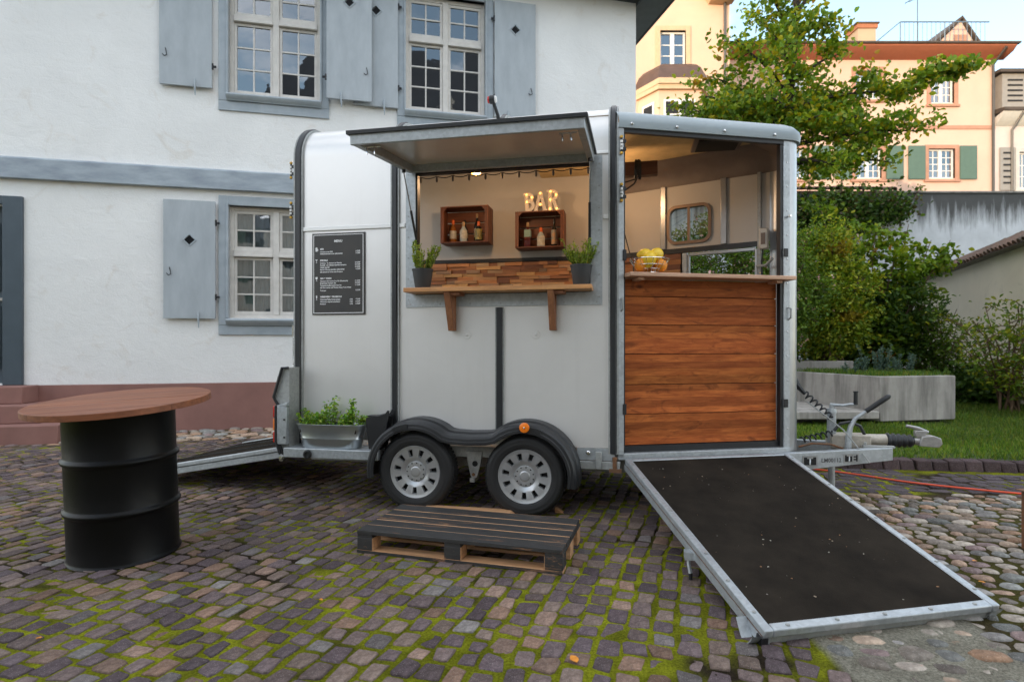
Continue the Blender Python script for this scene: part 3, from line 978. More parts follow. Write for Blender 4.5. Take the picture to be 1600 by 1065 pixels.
# floor and chassis
s = MB(); s.prism([(-2.58, .04), (.02, .04), (1.28, .58), (1.28, W - .58), (.02, W - .04), (-2.58, W - .04)], 'z', .40, .44); s.build('floor', m_galvd, trailer)
s = MB()
for y in (.12, W - .20): s.box(-2.55, .12, y, y + .08, .29, .399)
for x in (-2.3, -1.085, .05): s.box(x, x + .06, .20, W - .20, .30, .398)
s.build('chassis', m_galvd, trailer)
s = MB(); s.box(-.30, -.02, -.012, .0, .40, .488); s.build('sill_plate', m_galv, trailer)
s = MB(); s.box(-.28, .02, -.035, .03, .335, .395); s.box(-.16, -.115, -.055, -.036, .34, .47)
sb = s.build('sill_bracket', m_galvd, trailer, bevel=.005)
Mb = Matrix.Translation((-.215, -.014, .455)) @ Matrix.Rotation(R(90), 4, 'X')
s = MB(); s.lathe([(.016, 0), (.016, .012), (.01, .016)], 10, Mb); s.build('bolt', m_chrome, sb)
s = MB(); s.tube([(-.02, -.03, .34), (-.02, -.03, .43)], .018, 8); s.box(-.06, .03, -.05, -.02, .32, .345); s.build('hinge_bracket', m_rust, trailer)

# galvanised step at the rear corner with a round side lamp
s = MB(); s.box(-2.60, -1.80, -.216, -.004, .37, .445); step = s.build('side_step', m_galv, trailer, bevel=.006)
Mb = Matrix.Translation((-2.385, -.217, .402)) @ Matrix.Rotation(R(90), 4, 'X')
s = MB(); s.lathe([(.034, 0), (.034, .014), (.024, .018), (.022, .010), (0, .008)], 20, Mb); s.build('side_lamp', m_plastic, step)

# rear corner lamp housing
poly = [(-2.575, 1.075), (-2.63, 1.075), (-2.705, .84), (-2.665, .775), (-2.665, .50), (-2.63, .40), (-2.575, .37)]
s = MB(); s.prism(poly, 'y', -.17, .02); housing = s.build('lamp_housing', m_galvd, trailer, smooth=False)
s = MB(); s.prism([(-2.573, .80), (-2.665, .775), (-2.66, .76), (-2.573, .77)], 'y', -.21, -.172); s.box(-2.66, -2.575, -.212, -.172, .47, .765); s.build('housing_plate', m_galv, housing, bevel=.004)
s = MB(); s.tube([(x, -.185, z) for x, z in poly], .012, 6); s.tube([(-2.668, -.21, .775), (-2.668, -.21, .49), (-2.63, -.21, .39)], .011, 6); s.build('rubber_edge', m_rub, housing)
for z0, z1, mm in ((.68, .77, m_red), (.575, .672, m_orange), (.48, .568, m_red)):
    s = MB(); s.box(-2.702, -2.667, -.20, -.06, z0, z1); s.build('tail_lamp', mm, housing, bevel=.006)
for z in (.52, .66): 
    s = MB(); s.box(-2.60, -2.585, -.216, -.2125, z, z + .012); s.build('clip', m_plastic, housing)
def coil(x, y, z0, z1, r, turns, w_=.004, n=14):
    return [(x + r * math.cos(2 * math.pi * i / n), y + r * math.sin(2 * math.pi * i / n), z0 + (z1 - z0) * i / (n * turns)) for i in range(int(n * turns) + 1)]
s = MB(); s.tube(coil(-2.645, .03, 1.09, 1.33, .02, 14), .004, 5); s.tube([(-2.645, .03, 1.08), (-2.645, .03, 1.34)], .006, 6)
s.box(-2.665, -2.625, .01, .05, 1.32, 1.42); s.build('ramp_spring', m_chrome, trailer)
s = MB(); s.tube(coil(-2.655, -.12, .40, .50, .02, 7), .004, 5); s.tube([(-2.655, -.12, .36), (-2.655, -.12, .50)], .007, 6); s.lathe([(.0, -.02), (.022, -.018), (.022, .018), (0, .02)], 12, Matrix.Translation((-2.655, -.14, .345)) @ Matrix.Rotation(R(90), 4, 'X'))
s.build('ramp_spring', m_chrome, trailer)

def pin_hinge(M, part='door_hinge'):
    h = MB(M); h.tube([(0, 0, -.06), (0, 0, .06)], .007, 8)
    for z in (-.03, .03): h.box(-.006, .035, -.006, .006, z - .012, z + .012)
    o = h.build(part, m_plastic, trailer)
    for z in (-.026, 0, .026):
        h = MB(M); h.lathe([(.011, z - .009), (.011, z + .009)], 10); h.build('sleeve', m_white, o)
    for z in (-.06, .06):
        h = MB(M); h.lathe([(.004, z - .012), (.012, z - .006), (.012, z + .006), (.004, z + .012)], 10); h.build('pin_end', m_brass, o)
for z in (2.70, 2.37): pin_hinge(Matrix.Translation((-2.66, -.01, z)))

# ---- mudguard over both wheels
hub1, hub2, hz = -1.505, -.664, .297
path = [(hub1 + .40 * math.cos(R(a)), hz + .40 * math.sin(R(a))) for a in np.linspace(188, 52, 22)]
path += [(-1.215, .603), (-1.09, .598), (-.96, .603)]
path += [(hub2 + .40 * math.cos(R(a)), hz + .40 * math.sin(R(a))) for a in np.linspace(128, -10, 22)]
n = len(path); nor = []
for i in range(n):
    a, b = path[max(0, i - 1)], path[min(n - 1, i + 1)]
    t = Vector((b[0] - a[0], b[1] - a[1])).normalized(); nor.append((-t.y, t.x))
sect = [(.012, .0), (-.13, .0), (-.15, -.012), (-.20, -.012), (-.232, -.02), (-.245, -.035), (-.247, -.055), (-.252, -.06), (-.252, -.078), (-.244, -.082), (-.236, -.05), (-.19, -.022), (.012, -.02)]
s = MB()
s.sweep([(x, 0, z) for x, z in path], sect, lambda i: ((0, 1, 0), (nor[i][0], 0, nor[i][1])))
fender = s.build('mudguard', m_plastic, trailer, angle=28)
def guard_part(i0, i1, name):
    q = MB(); q.sweep([(path[i][0], 0, path[i][1]) for i in range(i0, i1)], [(-.249, -.028), (-.256, -.03), (-.256, -.066), (-.249, -.068)], lambda i: ((0, 1, 0), (nor[i + i0][0], 0, nor[i + i0][1])))
    q.build(name, m_plastic, fender, angle=28)
guard_part(11, 15, 'clamp_pad'); guard_part(30, 35, 'clamp_pad')
Mb = Matrix.Translation((-.655, -.262, .662)) @ Matrix.Rotation(R(90), 4, 'X')
s = MB(); s.lathe([(.036, -.006), (.036, .006), (.030, .010), (.008, .010)], 22, Mb); rf = s.build('side_reflector', m_orange, fender)
s = MB(); s.lathe([(.007, .010), (.007, .016), (.0, .018)], 10, Mb); s.build('screw', m_chrome, rf)

# ---- wheels
def wheel(x, ycen, side):
    M = Matrix.Translation((x, ycen, hz)) @ Matrix.Rotation(R(90) * side, 4, 'X')     # local +z points outward
    t = MB()
    prof = [(.20, -.085), (.245, -.088), (.275, -.082), (.290, -.066), (.2965, -.045), (.298, 0), (.2965, .045), (.290, .066), (.278, .080), (.262, .0865), (.258, .0845), (.245, .0885), (.228, .087), (.222, .084), (.21, .085), (.20, .076), (.195, .05), (.195, -.05)]
    t.lathe(prof, 56, M, closed=True)
    ty = t.build('wheel', m_tyre, trailer, angle=50)
    g_ = MB()      # tread blocks
    for k in range(64):
        a = 2 * math.pi * k / 64
        for off, zw in ((0, (-.060, -.028)), (.5, (-.022, .022)), (0, (.028, .060))):
            aa = a + off * 2 * math.pi / 64
            g_.box(.2955, .3005, -.0105, .0105, zw[0], zw[1], M @ Matrix.Rotation(aa, 4, 'Z'))
    g_.build('tread', m_tyre, ty, kind='stuff')
    h = MB(); N = 55
    rings = [(0, .069), (.030, .069), (.036, .068), (.040, .065), (.058, .066), (.074, .064), (.078, .056), (.100, .066), (.116, .072), (.170, .071), (.183, .074), (.196, .078), (.203, .070)]
    vs_, fs_ = [], []
    for r_, z_ in rings:
        for k in range(N): vs_.append((max(r_, .0005) * math.cos(2 * math.pi * k / N), max(r_, .0005) * math.sin(2 * math.pi * k / N), z_))
    for i in range(len(rings) - 1):
        for k in range(N):
            if 8 <= i < 9 and k % 5 in (0, 1): continue
            fs_.append((i * N + k, i * N + (k + 1) % N, (i + 1) * N + (k + 1) % N, (i + 1) * N + k))
    # sloping recesses of the slots
    for q in range(11):
        k0, k1, k2 = q * 5, q * 5 + 1, (q * 5 + 2) % N
        A = [8 * N + k0, 8 * N + k1, 8 * N + k2, 9 * N + k2, 9 * N + k1, 9 * N + k0]
        b0 = len(vs_)
        for idx_ in A:
            x_, y_, z_ = vs_[idx_]; c_ = (.145 * math.cos(2 * math.pi * k1 / N), .145 * math.sin(2 * math.pi * k1 / N))
            vs_.append((c_[0] + (x_ - c_[0]) * .82, c_[1] + (y_ - c_[1]) * .82, .048))
        for j in range(6): fs_.append((A[j], A[(j + 1) % 6], b0 + (j + 1) % 6, b0 + j))
    h.add(vs_, fs_, M); hc = h.build('wheel_trim', m_hub, ty, angle=40)
    h = MB(); h.lathe([(.0, .046), (.195, .046)], 30, M); h.build('rim', m_black, ty)
    h = MB()
    for q in range(11):
        a = 2 * math.pi * (q + .5) / 11
        h.lathe([(.0055, .062), (.0055, .0672), (.0, .0674)], 8, M @ Matrix.Translation((.066 * math.cos(a), .066 * math.sin(a), 0)))
    h.build('trim_holes', m_black, ty, kind='stuff')
    return ty
for x in (hub1, hub2):
    wheel(x, -.128, 1)
    wheel(x, W + .128, -1)
s = MB()
for x in (hub1, hub2): s.tube([(x, -.1, hz), (x, W + .1, hz)], .035, 10)
s.build('axle', m_galvd, trailer)
# suspension bracket between the wheels
s = MB()
pb = [(-1.15, .44), (-1.02, .44), (-1.035, .34), (-1.062, .24), (-1.095, .225), (-1.115, .25), (-1.135, .34)]
s.prism(pb, 'y', -.045, -.03); br = s.build('suspension_bracket', m_galvd, trailer, bevel=.003)
s = MB(); s.box(-1.3, -.88, -.03, .0, .39, .47); s.box(-1.12, -1.08, -.05, .1, .20, .235); s.build('suspension_mount', m_galvd, trailer, bevel=.004)
Mb = Matrix.Translation((-1.078, -.046, .345)) @ Matrix.Rotation(R(90), 4, 'X')
s = MB(); s.lathe([(.022, 0), (.022, .002), (0, .0022)], 16, Mb); s.build('bracket_hole', m_black, br)
s = MB(); s.lathe([(.012, 0), (.012, .01), (0, .012)], 8, Matrix.Translation((-1.09, -.046, .262)) @ Matrix.Rotation(R(90), 4, 'X')); s.build('bolt', m_rust, br)

# ---- serving hatch: frame, flap with struts, shelf
a, b, c, d = HOLE
oa, ob, oc, od = -1.655, -.112, 1.555, 2.665
s = MB()
for y in (-.011,):
    fr = [((oa, oc), (ob, oc), (b, c), (a, c)), ((ob, oc), (ob, od), (b, d), (b, c)), ((ob, od), (oa, od), (a, d), (b, d)), ((oa, od), (oa, oc), (a, c), (a, d))]
    for q in fr:
        s.add([(x, y, z) for x, z in q] + [(x, -.0015, z) for x, z in q], [(0, 1, 2, 3), (0, 4, 5, 1), (2, 6, 7, 3), (1, 5, 6, 2), (3, 7, 4, 0)])
hf = s.build('hatch_frame', m_galv, trailer, smooth=False)
s = MB()
Mr = Matrix.Rotation(R(90), 4, 'X')
for k in range(7):
    for (x, z) in ((oa + .04 + k * (ob - oa - .08) / 6, oc + .022), (oa + .022, oc + .06 + k * (od - oc - .12) / 6), (ob - .022, oc + .06 + k * (od - oc - .12) / 6)):
        s.lathe([(.007, 0), (.006, .003), (0, .004)], 6, Matrix.Translation((x, -.0115, z)) @ Mr)
s.build('rivets', m_galvd, hf, kind='stuff')

FA = math.atan2(-.11, 1.01)     # the flap leans slightly down towards its outer edge
MF = Matrix.Translation((0, -.03, 2.68)) @ Matrix.Rotation(-FA + math.pi, 4, 'X')
def fl(mb, x0, x1, o0, o1, t0, t1):
    """box on the flap: x range, outward range, depth below its top skin"""
    ca, sa = math.cos(FA), math.sin(FA)
    vs_ = []
    for t in (t0, t1):
        for o in (o0, o1):
            for x in (x0, x1):
                vs_.append((x, -.03 - o * ca - t * -sa * -1, 2.68 + o * sa - t * ca))
    mb.add(vs_, [(0, 2, 3, 1), (4, 5, 7, 6), (0, 1, 5, 4), (2, 6, 7, 3), (0, 4, 6, 2), (1, 3, 7, 5)])
fx0, fx1, fo = -1.62, -.165, 1.02
s = MB(); fl(s, fx0, fx1, 0, fo, .0, .012); flap = s.build('hatch_flap', m_alu, trailer)
s = MB()
fl(s, fx0 - .012, fx1 + .012, fo + .001, fo + .014, -.006, .016); fl(s, fx1 + .001, fx1 + .014, 0, fo, -.006, .016); fl(s, fx0 - .014, fx0 - .001, 0, fo, -.006, .016)
s.build('rubber_seal', m_rub, flap)
for nm, args in (('front_rail', (fx0 + .005, fx1 - .005, fo - .028, fo - .002, .0125, .078)), ('rear_rail', (fx0 + .005, fx1 - .005, .0, .05, .0125, .07)), ('side_rail', (fx0 + .005, fx0 + .05, .051, fo - .029, .0125, .074)), ('side_rail', (fx1 - .05, fx1 - .005, .051, fo - .029, .0125, .074))):
    s = MB(); fl(s, *args); s.build(nm, m_galv, flap, bevel=.004)
s = MB(); fl(s, fx0 + .051, fx1 - .051, .051, fo - .029, .0125, .016); s.build('inner_skin', mat('flap_inner_skin', (.72, .69, .65), .3, .45, var=.1), flap)
for x in (fx0 + .09, fx1 - .14):
    s = MB()
    for dx in (0, .05): s.tube([(x + dx, -.03 - .94, 2.50 - .005), (x + dx, -.03 - .95, 2.475), (x + dx + .004, -.03 - .95, 2.445)], .005, 6)
    s.tube([(x - .02, -.965, 2.497), (x + .09, -.965, 2.497)], .004, 6); s.build('catch', m_chrome, flap)
for x, xb in ((-1.598, -1.555), (-.192, -.206)):
    p0 = Vector((x, -.20, 2.575)); p1 = Vector((xb, -.005, 2.02)); pm = p0.lerp(p1, .5)
    s = MB(); s.tube([p0, pm], .005, 8); st_ = s.build('gas_strut', m_chrome, trailer)
    s = MB(); s.tube([pm, p1], .010, 8); s.tube([p1 + Vector((0, 0, .03)), p1 + Vector((0, 0, -.02))], .014, 8); s.tube([p0 + Vector((0, 0, .03)), p0 + Vector((0, 0, -.01))], .015, 6); s.build('strut_cylinder', m_plastic, st_)

s = MB(); s.box(-1.60, -.178, -.205, .04, 1.657, 1.690); shelf = s.build('serving_shelf', m_shelf, trailer, bevel=.004)
for x in (-1.285, -.50):
    s = MB(); s.box(x, x + .048, -.035, -.013, 1.365, 1.656)
    s.add([(x, -.195, 1.656), (x + .048, -.195, 1.656), (x + .048, -.145, 1.656), (x, -.145, 1.656), (x, -.072, 1.365), (x + .048, -.072, 1.365), (x + .048, -.036, 1.365), (x, -.036, 1.365)],
          [(0, 1, 2, 3), (7, 6, 5, 4), (0, 4, 5, 1), (1, 5, 6, 2), (2, 6, 7, 3), (3, 7, 4, 0)])
    s.box(x + .01, x + .12, -.17, -.03, 1.632, 1.656)
    s.build('shelf_bracket', m_brkt, shelf, bevel=.003)
for x in (-1.155, -.612):
    s = MB(); s.lathe([(.033, 0), (.031, .003), (.012, .003), (.010, .008), (0, .009)], 18, Matrix.Translation((x, -.001, 1.335)) @ Mr); s.build('grommet', m_alu, trailer)

# ---- nose: outline, posts, roof
NA = R(22.2)
MN = Matrix.Rotation(NA, 4, 'Z')                      # nose frame: x along the opening, y inward
def NP(s_, off=0): return (s_ * math.cos(NA) - off * math.sin(NA), s_ * math.sin(NA) + off * math.cos(NA))
def outline(off=0, s_end=1.43, r=.13, n=8):
    """plan of the nose from the near front post to the far one, moved inward by off"""
    p = [NP(0, off), NP(.05, off), NP(.5, off), NP(1.0, off), NP(s_end, off)]
    cx_, cy_ = NP(s_end, r)
    for i in range(1, n + 1):
        a = -math.pi / 2 + NA + (math.pi / 2 - NA) * i / n
        p.append((cx_ + (r - off) * math.cos(a), cy_ + (r - off) * math.sin(a)))
    return p + [(x, W - y) for x, y in reversed(p)]
NL = len(outline())
def nose_skin(mb, i0, i1, z0, z1, off=0):
    p = outline(off)
    for i in range(i0, i1):
        mb.add([(*p[i], z0), (*p[i + 1], z0), (*p[i + 1], z1), (*p[i], z1)], [(0, 1, 2, 3)])
# near corner post: flat flange and rounded aluminium corner
s = MB(); nose_skin(s, 4, NL - 5, .42, 2.86); weld(s.build('front_corner_panel', m_alu2, trailer, fix=False))
s = MB(); nose_skin(s, 4, NL - 5, .42, 2.86, .03); o = weld(s.build('front_inner_lining', m_alu2, trailer, fix=False))
s = MB(MN); s.box(1.375, 1.43, -.006, .03, .42, 2.86); post = s.build('corner_post', m_galv, trailer, bevel=.004)
s = MB(MN)
for k in range(12): s.lathe([(.006, 0), (.005, .003), (0, .004)], 6, Matrix.Translation((1.405, -.0065, .6 + k * .19)) @ Mr)
s.build('rivets', m_chrome, post, kind='stuff')
s = MB(MN); s.box(1.352, 1.374, .004, .05, .46, 2.83); s.build('door_seal', m_rub, trailer)
s = MB(MN); s.box(.0, .046, -.012, .03, .42, 2.90); fp = s.build('front_post', m_galv, trailer, bevel=.004)
s = MB(MN); s.box(.047, .060, .004, .05, .46, 2.83); s.build('door_seal', m_rub, trailer)
for z in (2.73, 2.38): pin_hinge(MN @ Matrix.Translation((.022, -.022, z)))
for z in (1.92, .78):
    s = MB(MN); s.box(.036, .062, -.022, -.013, z - .04, z + .04); s.build('latch_plate', m_plastic, fp, bevel=.002)
for z in (1.98, .80):
    s = MB(MN); s.box(1.372, 1.408, -.016, -.0065, z - .032, z + .032); s.build('latch_plate', m_plastic, post, bevel=.002)
for x_, z in ((.022, 1.55), (1.412, 1.50)):
    s = MB(MN); s.tube([(x_, -.008, z + .05), (x_ + .008, -.03, z + .04), (x_ + .008, -.03, z - .03), (x_, -.008, z - .045)], .007, 6); s.build('ramp_catch', m_galvd, post)
s = MB(MN); s.tube([(1.40, -.01, 2.26), (1.40, -.045, 2.26)], .009, 8); s.lathe([(.0, -.012), (.012, -.008), (.012, .008), (0, .012)], 10, Matrix.Translation((1.40, -.045, 2.26))); s.build('door_stop', m_chrome, post)
# grab handle on the nose
s = MB(); px_, py_ = outline()[13]
s.tube([(px_ + .0, py_, 1.32), (px_ + .045, py_ + .0, 1.31), (px_ + .055, py_ + .0, 1.24), (px_ + .045, py_, 1.17), (px_, py_, 1.16)], .012, 8); s.build('grab_handle', m_chrome, trailer)
# sill under the opening
s = MB(MN); s.box(.0, 1.43, -.012, .06, .405, .452); s.build('door_sill', m_galv, trailer, bevel=.004)
s = MB(MN); s.box(.06, 1.352, .03, .07, .455, .50); s.build('door_seal', m_rub, trailer)
# moulded roof of the nose
rings = [(2.862, .0), (2.862, -.022), (2.905, -.030), (2.94, -.022), (2.985, .02), (3.02, .085), (3.045, .17), (3.06, .30)]
s = MB(); vs_, fs_ = [], []
for z, off in rings:
    p = outline(off)
    vs_ += [(max(x, -.02), y, z) for x, y in p]
for i in range(len(rings) - 1):
    for k in range(NL - 1): fs_.append((i * NL + k, i * NL + k + 1, (i + 1) * NL + k + 1, (i + 1) * NL + k))
fs_.append(tuple((len(rings) - 1) * NL + k for k in range(NL)))
s.add(vs_, fs_); nroof = s.build('nose_roof', m_grp, trailer, angle=50, fix=False)
s = MB(MN); s.box(.0, 1.38, -.004, .03, 2.832, 2.861); s.build('roof_seal', m_rub, nroof)
s = MB(MN)
for x_ in (.10, .46, .85, 1.28): s.lathe([(.011, 0), (.011, .007), (.005, .012), (0, .012)], 8, Matrix.Translation((x_, .030 - .058, 2.89)) @ Mr)
s.build('bolts', m_chrome, nroof, kind='stuff')
# ceiling, roof vent and coving inside
s = MB(); p = outline(.06)
s.add([(x, y, 2.985) for x, y in p] + [(-.8, W - .06, 2.985), (-.8, .06, 2.985)], [tuple(range(NL + 2))[::-1]]); s.build('ceiling', m_ceil, trailer, fix=False, smooth=False)
s = MB(); s.box(.62, 1.02, .62, .98, 2.955, 2.984); v_ = s.build('roof_vent', m_cove, trailer, bevel=.006)
s = MB(); s.box(.655, .985, .655, .945, 2.945, 2.9545); s.build('vent_mesh', m_black, v_)
s = MB(); vs_, fs_ = [], []
cr = [(.032, 2.79), (.038, 2.85), (.07, 2.91), (.13, 2.95), (.24, 2.975), (.30, 2.982)]
rgs = [outline(o_) for o_, z in cr]; k0 = 5
for (o_, z), p in zip(cr, rgs):
    vs_ += [(x, y, z) for x, y in p[k0:]]
m_ = NL - k0
for i in range(len(cr) - 1):
    for k in range(m_ - 1): fs_.append((i * m_ + k, (i + 1) * m_ + k, (i + 1) * m_ + k + 1, i * m_ + k + 1))
s.add(vs_, fs_); s.build('coving', m_cove, trailer, fix=False, angle=60)

# far wall of the nose with window and open half door
MX = Matrix.Translation((0, W, 0)) @ Matrix.Rotation(-NA, 4, 'Z')      # x along the far nose wall, y outward
wx0, wx1, wz0, wz1 = .505, .925, 2.225, 2.60
s = MB(MX)
def far_wall(mb, x0, x1, z0, z1, y, hole=None):
    xs2 = sorted({x0, x1} | ({hole[0], hole[1]} if hole else set())); zs2 = sorted({z0, z1} | ({hole[2], hole[3]} if hole else set()))
    for a_ in range(len(xs2) - 1):
        for b_ in range(len(zs2) - 1):
            cx_, cz_ = (xs2[a_] + xs2[a_ + 1]) / 2, (zs2[b_] + zs2[b_ + 1]) / 2
            if hole and hole[0] < cx_ < hole[1] and hole[2] < cz_ < hole[3]: continue
            mb.box(xs2[a_], xs2[a_ + 1], y, y + .025, zs2[b_], zs2[b_ + 1])
far_wall(s, 0, 1.45, 2.185, 2.86, -.03, (wx0 + .02, wx1 - .02, wz0 + .02, wz1 - .02))
s.box(0, .70, -.03, -.005, .45, 2.184); s.box(.70, 1.45, -.03, -.005, .45, 1.35)
s.build('far_nose_wall', m_line, trailer)
s = MB(MX); s.box(0, 1.38, -.05, -.031, 2.14, 2.186); s.build('black_rail', m_rub, trailer)
for x_ in (.44, 1.01):
    s = MB(MX); s.box(x_, x_ + .055, -.052, -.031, 2.188, 2.80); s.build('wall_post', m_alu2, trailer, bevel=.006)
s = MB(MX); s.box(1.33, 1.362, -.055, -.031, 1.30, 2.80); s.build('wall_post', m_galvd, trailer, bevel=.004)
s = MB(MX); s.box(.655, .70, -.055, -.031, 1.30, 2.135); s.build('wall_post', m_galv, trailer, bevel=.004)
def rrect(x0, x1, z0, z1, r, n=6):
    return arc(x1 - r, z1 - r, r, 0, 90, n) + arc(x0 + r, z1 - r, r, 90, 180, n) + arc(x0 + r, z0 + r, r, 180, 270, n) + arc(x1 - r, z0 + r, r, 270, 360, n)
s = MB(MX)
o_ = rrect(wx0, wx1, wz0, wz1, .085); i_ = rrect(wx0 + .028, wx1 - .028, wz0 + .028, wz1 - .028, .062); nn = len(o_)
m_bwin = mat('bronze_window_frame', (.24, .165, .12), .45, .3)
vs_ = [(x, -.050, z) for x, z in o_] + [(x, -.050, z) for x, z in i_] + [(x, -.031, z) for x, z in o_] + [(x, .01, z) for x, z in i_]
s.add(vs_, [(k, (k + 1) % nn, nn + (k + 1) % nn, nn + k) for k in range(nn)] + [(2 * nn + k, 2 * nn + (k + 1) % nn, (k + 1) % nn, k) for k in range(nn)] + [(nn + k, nn + (k + 1) % nn, 3 * nn + (k + 1) % nn, 3 * nn + k) for k in range(nn)])
s.box((wx0 + wx1) / 2 - .012, (wx0 + wx1) / 2 + .012, -.048, -.02, wz0 + .03, wz1 - .03)
win = s.build('side_window', m_bwin, trailer, angle=40)
m_tglass = glass_mat('trailer_glass', .12, (.55, .62, .60))
for a_, b_ in ((wx0 + .028, (wx0 + wx1) / 2 - .012), ((wx0 + wx1) / 2 + .012, wx1 - .028)):
    s = MB(MX); s.add([(a_, -.015, wz0 + .028), (b_, -.015, wz0 + .028), (b_, -.015, wz1 - .028), (a_, -.015, wz1 - .028)], [(0, 1, 2, 3)]); s.build('pane', m_tglass, win, fix=False)
s = MB(MX)
for a_, b_, c_, d_ in ((.702, .722, 1.35, 2.12), (1.308, 1.328, 1.35, 2.12), (.722, 1.308, 2.105, 2.135)): s.box(a_, b_, -.045, -.006, c_, d_)
s.build('half_door_frame', m_alu2, trailer, bevel=.003)
# switch box and cable duct by the front corner
s = MB(MX); s.box(1.355, 1.43, -.13, -.06, 2.10, 2.285); sw = s.build('switch_box', mat('cream_plastic', (.55, .50, .42), .4), trailer, bevel=.01)
s = MB(MX); s.box(1.375, 1.41, -.136, -.1305, 2.14, 2.24); s.build('switch', mat('brown_switch', (.16, .10, .06), .4), sw)
s = MB(MX); s.tube([(1.385, -.10, 2.10), (1.375, -.10, 2.0), (1.378, -.09, 1.7)], .006, 6); s.build('cable', m_plastic, sw)
s = MB(MX); s.tube([(1.33, -.07, 1.96), (1.42, -.16, 1.95), (1.48, -.20, 2.0)], .012, 8); s.build('cable', m_galvd, sw)

# planked front of the bar inside the opening
zz = [.502, .735, .958, 1.188, 1.408, 1.622, 1.752]
s = MB(MN); s.box(.062, 1.35, .075, .085, .47, 1.75); bar = s.build('bar_front', m_black, trailer)
for k in range(6):
    # each board glued from narrower laths
    z0, z1 = zz[k] + .0025, zz[k + 1] - .0025
    o = MB(); hgt_ = z1 - z0; nl = 4 if hgt_ > .15 else 2; cuts = [0] + sorted(hgt_ * (j + random.uniform(-.15, .15)) / nl for j in range(1, nl)) + [hgt_]
    for j in range(nl):
        f_ = random.uniform(.72, 1.25); o.box(-.643, .643, .0007 * (j % 2), .022, cuts[j] + (.0003 if j else 0), cuts[j + 1] - .0003, col=(f_, f_ * random.uniform(.92, 1.05), f_))
    o = o.build('plank', m_plank, bar, bevel=.0012)
    x_, y_ = NP(.706, .052)
    o.location = (x_, y_, z0); o.rotation_euler = (0, 0, NA)
s = MB(); s.box(-.68, .68, -.105, .11, 0, .030); counter = s.build('bar_counter', m_pine, trailer, bevel=.004)
x_, y_ = NP(.735, .0); counter.location = (x_, y_, 1.757); counter.rotation_euler = (0, 0, NA)
for x_ in (-.60, .54):
    s = MB(); s.box(x_, x_ + .05, -.06, .10, -.022, -.001); s.build('counter_batten', m_pine, counter, bevel=.002)

# wood cladding of the far wall: short reclaimed strips of uneven depth
s = MB(); s.box(-2.5, -.02, 1.652, 1.664, 1.45, 2.135); clad = s.build('wood_cladding', m_black, trailer)
s = MB(MX); s.box(.0, .65, -.036, -.031, 1.45, 2.138); clad2 = s.build('wood_cladding', m_black, trailer)
CL = [(.62, .28, .12), (.74, .40, .18), (.48, .20, .09), (.84, .54, .29), (.36, .15, .08), (.70, .30, .11), (.56, .34, .20), (.88, .50, .20)]
def strips(part, x0, x1, y, z0, z1, M, rows, seed, dark=1.0):
    r = random.Random(seed); dz = (z1 - z0) / rows
    for k in range(rows):
        x = x0
        while x < x1 - .02:
            L = r.uniform(.08, .27)
            if x + L > x1 - .10: L = x1 - x
            dp = r.uniform(.006, .042)
            cc = r.choice(CL); f_ = r.uniform(.75, 1.3) * dark
            q = MB(); q.box(0, L - .002, -dp, 0, 0, dz - .0018, col=tuple(v * f_ for v in cc))
            o = q.build('wood_strip', m_strip, part)
            o.location = M @ Vector((x, y, z0 + k * dz)); o.rotation_euler = M.to_euler()
            x += L
strips(clad, -2.45, -.03, 1.651, 1.62, 2.132, Matrix.Identity(4), 14, 3)
strips(clad2, .01, .645, -.0365, 1.72, 2.136, MX, 8, 5, .8)
s = MB(); s.box(-2.5, -.01, 1.625, 1.664, 2.136, 2.172); s.build('black_rail', m_rub, trailer)
# ceiling batten with wound-up cable, seen through the opening
s = MB(); s.box(-.05, .33, .82, .90, 2.74, 2.86); bt = s.build('ceiling_batten', wood('dark_batten', (.15, .055, .022), (.09, .03, .014), 'x'), trailer, bevel=.004)
s = MB()
pts = []
for i in range(60):
    a_ = i * .72; pts.append((.16 + .025 * math.sin(i * .33), .86 + .055 * math.cos(a_), 2.80 + .085 * math.sin(a_)))
s.tube(pts, .006, 5)
s.tube([(.16, .80, 2.72), (.13, .80, 2.66), (.02, .84, 2.60), (-.10, .95, 2.50), (-.20, 1.1, 2.44)], .008, 6)
s.tube([(.14, .80, 2.70), (-.02, .83, 2.665), (-.14, .84, 2.69)], .006, 6)
s.build('wound_cable', m_plastic, bt)
s = MB(); s.tube([(.02, 1.62, 2.52), (.04, 1.60, 2.40), (.09, 1.58, 2.2), (.13, 1.52, 2.05), (.14, 1.50, 1.9)], .006, 6); s.build('wall_cable', m_plastic, trailer)

# ---- front side ramp
def RP(u, v, t=0):
    """u across, v from hinge to foot, t depth below the top face"""
    A, B, C_, D_ = Vector((.826, 4.240, .418)), Vector((2.137, 4.492, .418)), Vector((2.225, 2.640, .066)), Vector((1.045, 2.393, .066))
    P = A * (1 - u) * (1 - v) + B * u * (1 - v) + C_ * u * v + D_ * (1 - u) * v
    nrm = (D_ - A).cross(B - A).normalized()
    if nrm.z < 0: nrm = -nrm
    P = P - nrm * t
    return W2L(P.x, P.y, P.z)
def rbox(mb, u0, u1, v0, v1, t0, t1, n=1):
    vs_ = [RP(u, v, t) for t in (t1, t0) for v in (v0, v1) for u in (u0, u1)]
    mb.add(vs_, [(0, 2, 3, 1), (4, 5, 7, 6), (0, 1, 5, 4), (2, 6, 7, 3), (0, 4, 6, 2), (1, 3, 7, 5)])
s = MB(); rbox(s, .03, .97, .02, .98, .004, .045); ramp = s.build('side_ramp', m_galvd, trailer)
s = MB(); rbox(s, .034, .966, .022, .974, .0, .0038); s.build('ramp_mat', m_mat, ramp)
